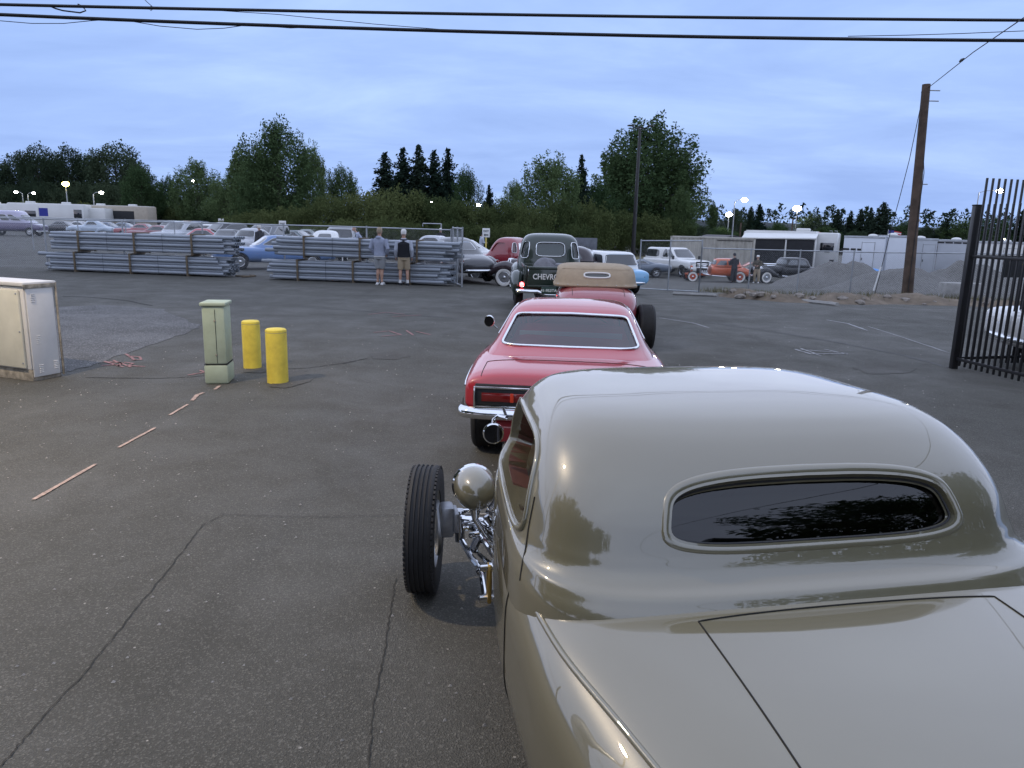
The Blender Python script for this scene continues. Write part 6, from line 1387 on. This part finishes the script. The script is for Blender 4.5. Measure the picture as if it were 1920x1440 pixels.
def crown(kind, seed):
    rs = np.random.default_rng(seed); P = []; D = []
    if kind in ('broad', 'airy', 'poplar', 'bush'):
        H_, R_, z0, K, nl, sz = {'broad': (10, 3.4, 1.0, 330, 62, .135), 'airy': (12, 4.0, 3.5, 150, 60, .22), 'poplar': (10, 1.15, .8, 120, 50, .17), 'bush': (4, 2.6, .1, 190, 60, .105)}[kind]
        cz = (H_+z0)/2; hz = (H_-z0)/2
        for k in range(K):
            d = rs.normal(size=3); d /= np.linalg.norm(d); r = rs.uniform(.45, 1.0)**.6
            bump = 1+.22*math.sin(3*math.atan2(d[1], d[0])+seed)+.12*math.sin(7*d[2]+seed)
            c = np.array([d[0]*R_*r*bump, d[1]*R_*r*bump, cz+d[2]*hz*r])
            if kind == 'broad': c[0] *= 1-.25*max(0, d[2]); c[1] *= 1-.25*max(0, d[2])
            ax = d*.5+np.array([0, 0, .9]); ax /= np.linalg.norm(ax); L_ = rs.uniform(.7, 1.5)*({'broad': 1.0, 'airy': .8, 'poplar': .9, 'bush': .45}[kind]); wd = {'broad': .34, 'airy': .75, 'poplar': .26, 'bush': .34}[kind]
            t = rs.uniform(-1, 1, size=(nl, 1)); q = c+ax*t*L_+np.clip(rs.normal(size=(nl, 3)), -1.5, 1.5)*wd*(1-.65*np.clip(t, 0, 1)); P.append(q)
        P = np.concatenate(P); return quads('crown', leaves(P, sz, rs, np.array([0, 0, .35]) if kind != 'airy' else None), {'broad': LEAF, 'airy': DARKL, 'poplar': LEAF, 'bush': BUSHL}[kind]), H_, R_
    H_, R_ = 12, 2.5
    for i in range(34):
        f = i/33; z = .8+f*(H_-1.0); r = R_*(1-f)**.72*rs.uniform(.8, 1.15)+.14
        for b in range(max(6, int(20*(1-f))+5)):
            a = rs.uniform(0, 6.283); rr = r*rs.uniform(.6, 1.15); m = max(6, int(rr*16)); t = rs.uniform(.05, 1, size=(m, 1))
            q = np.concatenate([np.cos(a)*rr*t, np.sin(a)*rr*t, z-.40*rr*t*t+.35*rr*np.clip(t-.7, 0, 1)+rs.normal(size=(m, 1))*.12], 1)+rs.normal(size=(m, 3))*.11; P.append(q)
    P.append(np.array([[0, 0, H_-.5+.06*k] for k in range(10)])+rs.normal(size=(10, 3))*.03)
    return quads('crown', leaves(np.concatenate(P), .22, rs), NEEDLE), H_, R_
def trunk_mesh(kind, seed):
    rs = random.Random(seed); g = Geo(); H_ = {'broad': 8.2, 'airy': 10.5, 'poplar': 9, 'bush': 2.6, 'conifer': 11.5}[kind]; r = {'broad': .26, 'airy': .26, 'poplar': .17, 'bush': .07, 'conifer': .22}[kind]
    g.tube([(0, 0, -.3), (.05, 0, H_*.3), (-.05, .05, H_*.65), (0, 0, H_)], [r, r*.8, r*.5, r*.12], 8)
    if kind != 'conifer':
        for k in range(9 if kind != 'bush' else 6):
            z = H_*rs.uniform(.2, .75); a = rs.uniform(0, 6.28); L_ = H_*rs.uniform(.2, .34)*(.35 if kind == 'poplar' else 1); g.tube([(0, 0, z), (math.cos(a)*L_*.5, math.sin(a)*L_*.5, z+L_*.5), (math.cos(a)*L_*.85, math.sin(a)*L_*.85, z+L_)], [r*.45, r*.25, r*.08], 5)
    return g.mesh('trunk', BARK)
PROTO = {}
for kind, ns in (('broad', 3), ('airy', 2), ('poplar', 1), ('bush', 3), ('conifer', 3)):
    PROTO[kind] = [(crown(kind, 11+7*i+len(kind)), trunk_mesh(kind, i)) for i in range(ns)]
_tn = 0
NM = {'broad': 'broadleaf_tree', 'airy': 'forest_tree', 'poplar': 'poplar_tree', 'bush': 'shrub', 'conifer': 'fir_tree'}
def tree(kind, px, Y, top, wpx, lab, group, base=None, leaf=None):
    global _tn; _tn += 1
    (cme, H_, R_), tme = PROTO[kind][_tn % len(PROTO[kind])]; q = onY(px, Y)
    if base is not None: q.z = base
    h = atY(px, top, Y).z-q.z; w = wpx*(Y/math.cos(PITCH))/FPX/2; rs = random.Random(_tn)
    t = thing(NM[kind], lab, 'tree' if kind != 'bush' else 'shrub', q, rs.uniform(0, 6.28), group); t.scale = (w/R_, w/R_, h/H_)
    c = link('crown' if kind != 'bush' else 'foliage', cme, t); link('trunk' if kind != 'bush' else 'stem', tme, t)
    if leaf: c.material_slots[0].link = 'OBJECT'; c.material_slots[0].material = leaf
    return t
# wooded hill at the far left
def hill(name, pts, Y, depth, mat):
    V = []; m = 8
    for px, py in pts:
        p = atY(px, py, Y); g0 = gz(p.x, Y)-.5
        for j in range(m+1):
            v = j/m; V.append((p.x*(1+(v-.5)*depth/Y), Y+(v-.5)*depth, g0+(p.z-g0)*math.sin(math.pi*min(1, v*1.0))**.8))
    F = [(i*(m+1)+j, i*(m+1)+j+1, (i+1)*(m+1)+j+1, (i+1)*(m+1)+j) for i in range(len(pts)-1) for j in range(m)]
    return tag(Geo().add(V, F).build(name, mat, None), kind='structure')
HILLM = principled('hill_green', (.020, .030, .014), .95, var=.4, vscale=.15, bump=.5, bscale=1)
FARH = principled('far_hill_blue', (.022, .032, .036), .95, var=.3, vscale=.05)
hill('hill', [(-500, 400), (-300, 370), (-120, 350), (20, 345), (120, 345), (220, 350), (300, 368), (420, 395), (520, 412)], 190, 70, HILLM)
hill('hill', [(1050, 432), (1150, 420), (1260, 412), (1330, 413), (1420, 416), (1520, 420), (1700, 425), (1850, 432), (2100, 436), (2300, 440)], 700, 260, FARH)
G1 = 'dark trees on the left hill'
for px, Y, top, w, lab in [(-40, 168, 325, 70, 'dark tree at the very left edge of the hill'), (12, 170, 318, 60, 'dark leaning tree near the left edge of the hill'), (48, 172, 292, 62, 'flat-topped dark tree on the left hill'), (86, 165, 277, 58, 'open airy tree with sky gaps on the left hill'), (118, 172, 292, 46, 'narrow dark tree left of the yellow lamp'), (148, 168, 281, 64, 'broad dark tree above the yellow lamp'), (182, 176, 296, 54, 'dark tree right of the yellow lamp'), (230, 164, 274, 84, 'tallest spreading dark tree on the left hill'), (262, 176, 304, 50, 'dark tree behind the soft green trees')]:
    tree('airy', px, Y, top, w, lab, G1, base=atY(px, 380, Y).z-3.0)
for k, (px, top) in enumerate([(-60, 352), (-10, 348), (30, 352), (70, 345), (105, 350), (140, 346), (175, 350), (210, 345), (250, 348), (285, 352)]):
    tree('bush', px, 158, top, 66, ['', ''][0]+'dark undergrowth bush low on the left hill, %s in its row' % ['first', 'second', 'third', 'fourth', 'fifth', 'sixth', 'seventh', 'eighth', 'ninth', 'tenth'][k], 'undergrowth on the left hill', base=atY(px, 412, 158).z-2, leaf=DARKL)
G2 = 'trees behind the left lot'
for kind, px, Y, top, w, lab in [('broad', 272, 108, 318, 72, 'soft green upright tree, left of the pair behind the lot'), ('broad', 326, 112, 336, 50, 'small soft tree between the upright pair'), ('broad', 377, 106, 309, 86, 'soft green upright tree with thin top shoots behind the lot'), ('poplar', 458, 84, 278, 38, 'narrow dark poplar left of the big leafy tree'), ('broad', 432, 96, 338, 66, 'dark rounded tree below the narrow poplar'), ('broad', 528, 74, 240, 128, 'big leafy tree with spiky outline left of centre'), ('broad', 590, 80, 280, 56, 'lighter airy tree leaning on the big leafy tree'), ('broad', 642, 84, 320, 72, 'rounded small tree right of the big leafy tree'), ('broad', 498, 82, 292, 80, 'tree crowding the left side of the big leafy tree'), ('broad', 488, 78, 345, 70, 'low leafy tree under the big spiky one')]:
    tree(kind, px, Y, top, w, lab, G2)
G3 = 'tall firs behind the hedge'
for px, top, w, lab in [(724, 288, 50, 'leftmost fir of the tall dark group'), (757, 278, 48, 'second fir of the tall dark group'), (786, 274, 46, 'tallest fir of the dark group'), (814, 284, 44, 'fourth fir of the tall dark group'), (838, 279, 40, 'rightmost fir of the tall dark group')]:
    tree('conifer', px, 100+(px % 7), top, w*1.9, lab, G3)
G4 = 'trees in the centre and right'
for kind, px, Y, top, w, lab in [('broad', 872, 90, 322, 54, 'thin-topped tree right of the firs'), ('conifer', 915, 104, 348, 30, 'small fir above the EXIT sign'), ('broad', 962, 82, 348, 60, 'low rounded tree left of the round-crowned tree'), ('broad', 1030, 78, 302, 118, 'wide round-crowned tree behind the green pickup'), ('conifer', 1084, 92, 292, 40, 'pointed tree between the two large crowns'), ('broad', 1205, 106, 236, 186, 'largest dark tree, behind the tall light pole'), ('broad', 1165, 108, 292, 110, 'left shoulder tree crowding the largest dark tree'), ('broad', 1250, 109, 288, 110, 'right shoulder tree crowding the largest dark tree'), ('broad', 1115, 96, 350, 80, 'low dark tree left of the largest tree'), ('broad', 1270, 100, 360, 56, 'lower right shoulder tree beside the largest tree'), 
    ('poplar', 1331, 150, 381, 18, 'lone narrow poplar right of the largest tree'), ('broad', 1310, 140, 425, 60, 'low dark tree behind the container left end'), ('broad', 1372, 145, 398, 50, 'pale tree behind the bright globe lamp'), ('conifer', 1402, 135, 388, 26, 'dark fir left of the curved-arm lamp pole'), ('conifer', 1417, 132, 383, 30, 'dark fir right of the curved-arm lamp pole'), ('broad', 1350, 130, 428, 50, 'round dark bush-like tree behind the container'), ('broad', 1455, 150, 420, 46, 'distant small tree left of the largest globe lamp'),
    ('broad', 1520, 140, 405, 60, 'medium tree right of the largest globe lamp'), ('conifer', 1563, 138, 393, 32, 'first fir in the row behind the cargo trailers'), ('conifer', 1588, 142, 396, 26, 'second fir in the row behind the cargo trailers'), ('conifer', 1606, 140, 392, 30, 'third fir in the row behind the cargo trailers'), ('conifer', 1625, 138, 390, 28, 'fourth fir in the row behind the cargo trailers'), ('conifer', 1647, 130, 380, 44, 'largest fir left of the wooden pole'), ('broad', 1545, 128, 428, 60, 'low green tree behind the long camper'), ('broad', 1692, 130, 418, 60, 'brownish tree just left of the wooden pole'), ('broad', 1735, 128, 425, 46, 'low tree right of the wooden pole'), ('conifer', 1768, 126, 410, 46, 'open-branched fir between pole and gate'), ('broad', 1800, 124, 416, 70, 'rounded tree left of the black gate'), ('broad', 1860, 122, 412, 80, 'dark tree behind the pickets of the gate'), ('conifer', 1912, 120, 392, 60, 'fir at the right edge behind the gate'), ('broad', 1600, 122, 435, 60, 'low shrubby tree behind the first cargo trailer'), ('broad', 1960, 122, 400, 80, 'tree just past the right edge')]:
    tree(kind, px, Y, top, w*(1.6 if kind == 'conifer' else 1), lab, G4, leaf=DARKL if (px > 1290 and kind == 'broad' and px % 3) else None)
G5 = 'hedge of wild shrubs behind the lot'
ORD = 'first second third fourth fifth sixth seventh eighth ninth tenth eleventh twelfth thirteenth fourteenth fifteenth sixteenth seventeenth eighteenth nineteenth twentieth'.split()
sh = [(455, 66, 405, 80), (500, 68, 398, 80), (560, 66, 392, 90), (620, 66, 372, 90), (680, 68, 365, 110), (735, 66, 360, 110), (790, 68, 372, 100), (840, 66, 378, 100), (890, 66, 382, 90), (940, 66, 384, 90), (985, 66, 388, 90), (1040, 70, 378, 100), (1100, 72, 385, 90), (1150, 92, 400, 90), (1215, 94, 405, 90), (1260, 96, 415, 80)]
for k, (px, Y, top, w) in enumerate(sh): tree('bush', px, Y, top, w, '%s shrub from the left in the wild hedge' % ORD[k], G5)
sh2 = [(440, 62, 428, 60), (545, 61, 425, 70), (600, 61, 422, 70), (655, 61, 415, 80), (715, 61, 412, 80), (770, 61, 420, 70), (850, 61, 418, 80), (905, 60, 424, 70), (960, 60, 422, 70), (1010, 62, 430, 60), (1075, 64, 425, 70)]
for k, (px, Y, top, w) in enumerate(sh2): tree('bush', px, Y, top, w, '%s low shrub from the left along the front of the hedge' % ORD[k], 'low shrubs in front of the hedge')
sh3 = [(-40, 120, 392, 60), (10, 120, 386, 60), (60, 122, 380, 64), (110, 120, 384, 56), (160, 120, 384, 60), (205, 118, 388, 56), (245, 118, 386, 60), (300, 112, 388, 66), (345, 110, 386, 60), (405, 108, 388, 66)]
for k, (px, Y, top, w) in enumerate(sh3): tree('bush', px, Y, top, w, '%s shrub from the left behind the campers' % ORD[k], 'shrubs behind the campers', leaf=DARKL if k % 2 else None)
for k, px in enumerate(range(2030, 2640, 62)): tree('conifer' if k % 3 == 1 else 'broad', px, 118+5*(k % 3), 396+8*(k % 4), 74, '%s tree from the gate in the row past the right edge' % ORD[k], 'trees past the right edge', leaf=DARKL if k % 2 else None)
for k, px in enumerate(range(-110, -620, -64)): tree('broad', px, 116+6*(k % 3), 340+14*(k % 3), 84, '%s tree in the row past the left edge' % ORD[k], 'trees past the left edge')
# far wood that reads as one mass
rs_ = np.random.default_rng(3); P = []
for px in np.linspace(1040, 2200, 90):
    p = atY(px, 424, 640); c = np.array([p.x, 640+rs_.uniform(-20, 20), -2]); hgt = rs_.uniform(9, 17); n = 60
    q = np.stack([rs_.normal(size=n)*4, rs_.normal(size=n)*4, rs_.uniform(0, 1, n)**.8*hgt], 1); q[:, :2] *= (1.15-q[:, 2:]/hgt); P.append(c+q+np.array([0, 0, 12]))
for px in np.linspace(170, 560, 34):
    p = atY(px, 380, 230); c = np.array([p.x, 230+rs_.uniform(-8, 8), 0]); hgt = (p.z+rs_.uniform(0, 4)); n = 130
    q = np.stack([rs_.normal(size=n)*2.2, rs_.normal(size=n)*2, rs_.uniform(0, 1, n)*hgt], 1); q[:, :2] *= (1.15-q[:, 2:]/hgt); P.append(c+q)
tag(link('far_wood', quads('far_wood', leaves(np.concatenate(P), 1.6, rs_), DARKL)), 'far dark wood along the horizon', 'wood', kind='stuff')
# dry grass verge by the tall pole
V = []; 
gv = Geo(); a = onY(1120, 66); b = onY(1300, 66); c = onY(1300, 98); d = onY(1120, 98)
gv.add([(p.x, p.y, p.z+.02) for p in (a, b, c, d)], [(0, 1, 2, 3)]); tag(gv.build('verge', principled('dry_verge', (.16, .14, .07), .95, var=.35, vscale=.8), None, smooth=False), kind='structure')

# ------------------------------------------------------------------ people
def remesh(g, name, mat, parent, vox=.012, sm=2):
    me = g.mesh(name, mat, smooth=False); o = bpy.data.objects.new('tmp', me); COL.objects.link(o)
    r = o.modifiers.new('r', 'REMESH'); r.mode = 'VOXEL'; r.voxel_size = vox; s = o.modifiers.new('s', 'SMOOTH'); s.iterations = sm; s.factor = .5
    out = bpy.data.meshes.new_from_object(o.evaluated_get(bpy.context.evaluated_depsgraph_get())); out.name = name; bpy.data.objects.remove(o)
    out.materials.clear(); out.materials.append(mat); out.polygons.foreach_set('use_smooth', [True]*len(out.polygons)); return link(name, out, parent)
def person(label, loc, rz, h=1.78, top=None, vest=None, bottom=None, long=False, shoes=None, socks=None, hair=None, cap=None, arms='down', lean=0, stance=.10, vox=.014, headtilt=0, hem=None):
    t = thing('person', label, 'person', loc, rz); S = h/1.78; B = Geo()
    V3 = Vector
    hipL, hipR = V3((-.085, 0, .90)), V3((.085, 0, .90)); legs = []
    for s, hp in ((-1, hipL), (1, hipR)):
        kn = V3((s*(stance+.01), .03+(.02 if s > 0 else 0), .49)); an = V3((s*(stance+.02), -.02, .085)); legs.append((hp, kn, an))
        B.tube([hp, hp.lerp(kn, .5), kn, kn.lerp(an, .35)+V3((0, -.02, 0)), kn.lerp(an, .8), an], [.085, .075, .055, .056, .038, .04], 12)
        B.sphere(an+V3((s*.01, .07, -.045)), .05, 12, 8, (.85, 2.1, .75))
    Ly = math.tan(lean)
    def T(x, y, z): return V3((x, y+max(0, z-.9)*Ly, z))
    def ring(z, rx, ry, y=0, n=20): return [T(rx*math.cos(2*math.pi*k/n), y+ry*math.sin(2*math.pi*k/n), z) for k in range(n)]
    TR = [(.84, .13, .10), (.92, .165, .12), (1.05, .155, .112), (1.18, .165, .115), (1.32, .185, .12), (1.42, .175, .10), (1.47, .10, .07), (1.50, .06, .058), (1.57, .056, .056)]
    B.loft([ring(*r) for r in TR], True, True, True)
    hc = T(0, .02+headtilt*.3, 1.665); B.sphere(hc, .1, 16, 12, (.80, .98, 1.18)); B.sphere(hc+V3((0, .04, -.06)), .06, 10, 8, (.85, .9, .9)); B.sphere(hc+V3((0, .105, -.015)), .018, 8, 6, (.8, 1.2, 1.4))
    for s in (-1, 1): B.sphere(hc+V3((s*.082, -.005, -.01)), .022, 8, 6, (.5, 1, 1.4))
    AR = []
    for s in (-1, 1):
        sh_ = T(s*.195, 0, 1.41)
        el, wr = {'down': (T(s*.255, -.03, 1.13), T(s*.255, .07, .89)), 'pockets': (T(s*.29, -.05, 1.14), T(s*.20, .08, .95)), 'front': (T(s*.27, .05, 1.14), T(s*.10, .28, 1.12)), 'reach': (T(s*.24, .16, 1.20), T(s*.18, .42, 1.14))}[arms]
        AR.append((sh_, el, wr)); B.tube([sh_, sh_.lerp(el, .5), el, el.lerp(wr, .4), wr], [.056, .05, .042, .042, .028], 10)
        d = (wr-el).normalized(); pm = wr+d*.055; B.sphere(pm, .038, 10, 8, (.75, 1, 1.15))
        side = d.cross(V3((s, 0, 0))).normalized() if abs(d.x) < .9 else V3((0, 0, 1))
        for k in range(4):
            o = side*(-.030+.020*k); L_ = (.065, .078, .075, .058)[k]; B.tube([pm+o, pm+o+d*L_*.6+V3((-s*.004, 0, 0)), pm+o+d*L_+V3((-s*.02, 0, 0))], [.011, .010, .008], 6)
        B.tube([wr+side*-.02+d*.02, wr+side*-.055+d*.055, wr+side*-.06+d*.085], [.013, .012, .009], 6)
    bd_ = remesh(B, 'body', SKIN, t, vox)
    if top:
        g = Geo(); g.loft([ring(z, rx+.022, ry+.026) for z, rx, ry in [(.89, .168, .122)]+TR[2:6]]+[ring(1.475, .095, .075), ring(1.50, .075, .07)], True, True, True)
        for sh_, el, wr in AR: g.tube([sh_+V3((0, 0, .01)), sh_.lerp(el, .5), el, el.lerp(wr, .5), el.lerp(wr, .93)], [.078, .070, .064, .058, .046], 12)
        if vest is None: g.sphere(T(0, -.09, 1.47), .075, 12, 8, (1.3, .7, .8))
        remesh(g, 'jacket', top, t, vox)
    if vest: remesh(Geo().loft([ring(z, rx+.034, ry+.038) for z, rx, ry in [(.90, .168, .122)]+TR[2:5]]+[ring(1.42, .165, .125), ring(1.475, .12, .10)], True, True, True), 'vest', vest, t, vox)
    if hem: Geo().loft([ring(.875, .192, .150), ring(.90, .194, .152)], True, True, True).build('shirt_hem', hem, t)
    if bottom:
        g = Geo().loft([ring(.80, .16, .125), ring(.90, .180, .140), ring(.98, .172, .132)], True, True, True)
        for hp, kn, an in legs: g.tube([hp+V3((0, 0, .03)), hp.lerp(kn, .5), kn+V3((0, 0, .02))]+([kn.lerp(an, .5), an+V3((0, 0, .02))] if long else []), [.112, .108, .098]+([.078, .07] if long else []), 14)
        remesh(g, 'trousers' if long else 'shorts', bottom, t, vox)
    if shoes:
        for (hp, kn, an), s in zip(legs, (-1, 1)):
            remesh(Geo().sphere(an+V3((s*.01, .065, -.042)), .058, 12, 8, (.85, 2.2, .78)).box(an+V3((s*.01, .065, -.072)), (.095, .25, .028), .01), 'shoe', shoes, t, vox)
            if socks: Geo().tube([an+V3((0, 0, -.01)), an+V3((0, .003, .09))], [.046, .044], 12).build('sock', socks, t)
    if hair: Geo().loft([[hc+V3((.085*f*math.cos(a)*1.0, (.108*f*math.sin(a))-.012, z-(.05 if math.sin(a) < 0 else -.01)*(1-k/5))) for a in np.linspace(0, 2*math.pi, 18, endpoint=False)] for k, (f, z) in enumerate([(1.0, .01), (1.03, .045), (.98, .075), (.82, .105), (.5, .124), (.05, .130)])], True, False, True).build('hair', hair, t, ang=180)
    if cap:
        c_ = Geo().loft([[hc+V3((.098*f*math.cos(a), .112*f*math.sin(a)-.004, z)) for a in np.linspace(0, 2*math.pi, 18, endpoint=False)] for f, z in [(1.0, .03), (1.02, .05), (.98, .08), (.82, .112), (.5, .134), (.05, .142)]], True, False, True).build('cap', cap, t, ang=180)
        Geo().sphere(hc+V3((0, .13, .035)), .06, 12, 6, (1.1, 1.1, .15)).build('peak', cap, c_)
    t.scale = (S,)*3
    return t
HOOD = principled('grey_hoodie', (.30, .33, .42), .9, var=.15, vscale=8, bump=.2); GSH = principled('grey_shorts', (.26, .27, .28), .9, var=.12); KHAKI = principled('khaki', (.36, .29, .20), .9, var=.12); VESTB = principled('black_vest', (.010, .011, .016), .85, var=.2); LSLV = principled('pale_shirt', (.42, .45, .52), .9, var=.1); WHC = principled('white_cloth', (.66, .66, .65), .9); DARKC = principled('dark_cloth', (.02, .02, .026), .9, var=.2); CAMO = principled('camo_cloth', (.10, .085, .06), .9, var=.7, vscale=14); BLOND = principled('sandy_hair', (.30, .24, .17), .8, var=.3, vscale=30); WHH = principled('white_hair', (.62, .60, .56), .8, var=.2, vscale=30)
p = GP(712, 534); person('man in a pale grey hoodie and grey shorts with his back to the camera', (p.x, p.y+.05, 0), rad(-12), 1.83, HOOD, None, GSH, False, WHC, None, BLOND, None, 'pockets', 0, .05, .012, hem=WHC)
p = GP(757, 535); person('man in a black vest and khaki shorts with his back to the camera', (p.x, p.y+.05, 0), rad(5), 1.79, LSLV, VESTB, KHAKI, False, DARKC, WHC, WHH, None, 'down', 0, .10, .012)
q = onY(1380, 46.6); person('man in dark clothes leaning toward the orange hot rod', q, rad(10), 1.80, DARKC, None, DARKC, True, DARKC, None, DARKC, None, 'front', .16, .10, .018)
q = onY(1423, 47.5); person('person in camouflage jacket and white cap beside the black old coupe', q, rad(150), 1.72, CAMO, None, KHAKI, True, WHC, None, None, WHC, 'front', .05, .12, .018)
q = onY(902, 46); person('person in a pale shirt standing under the EXIT sign', q, rad(-70), 1.72, LSLV, None, DARKC, True, DARKC, None, DARKC, None, 'front', .1, .10, .02)
q = onY(826, 49); person('person in dark clothes between the two pale yellow bollards', q, rad(0), 1.75, DARKC, None, DARKC, True, DARKC, None, WHH, None, 'down', 0, .10, .02)
q = onY(682, 40); person('person in a grey jacket bending behind the tilted conduit bundle', q, rad(100), 1.75, HOOD, None, DARKC, True, DARKC, None, None, None, 'reach', .55, .10, .02)
q = onY(488, 37.5); person('man in dark clothes walking beside the silver old coupe', q, rad(60), 1.75, DARKC, None, DARKC, True, DARKC, None, WHH, None, 'down', 0, .12, .02)
# loose wood scraps by the conduit
for k, (px, py) in enumerate(((455, 519), (465, 520), (474, 518))):
    q = GP(px, py); o = Geo().box((0, 0, .03), (.5, .09, .04), .004).build('timber_scrap', TIMB, None); o.location = q; o.rotation_euler = (0, 0, k*1.1); tag(o, 'wood scrap on the ground between the conduit stacks, %s of three' % ('left', 'middle', 'right')[k], 'wood scrap', 'wood scraps between the conduit stacks')

# ------------------------------------------------------------------ what stands behind the camera and shows only as reflections in the paint
def warehouse():
    t = thing('warehouse', 'low grey warehouse behind the photographer, seen only as reflections', 'building', (19, -16, 0), rad(-14)); W = principled('warehouse_wall', (.16, .155, .15), .8, var=.15, vscale=.8)
    Geo().box((0, 0, 2.6), (26, 10, 5.2), .03).build('wall', W, t); Geo().box((0, 0, 5.3), (26.6, 10.6, .25), .03).build('roof', DULLMETAL, t)
    for x in (-8, -2, 4): Geo().box((x, 5.02, 1.7), (3.4, .08, 3.4), .02).build('roller_door', principled('roller_door', (.30, .31, .32), .6, var=.1), t)
    for x in (-11, 8, 11): Geo().box((x, 5.02, 2.2), (1.2, .08, 1.2), .02).build('window', GLASSD, t)
warehouse()
for k, (x, y, h, w) in enumerate([(-15, -3, 14, 5), (-18, -9, 16, 5.5), (-14, -14, 15, 5.5), (-23, 2, 13, 5), (-9, -19, 13, 5), (13, -5, 11, 4.5), (17, 1, 12, 4.5)]):
    (cme, H_, R_), tme = PROTO['broad'][k % 3]
    t = thing('broadleaf_tree', '%s of the leafy trees standing out of frame around the photographer' % ORD[k], 'tree', (x, y, 0), k*1.3, 'trees around the photographer'); t.scale = (w/R_, w/R_, h/H_); link('crown', cme, t); link('trunk', tme, t)
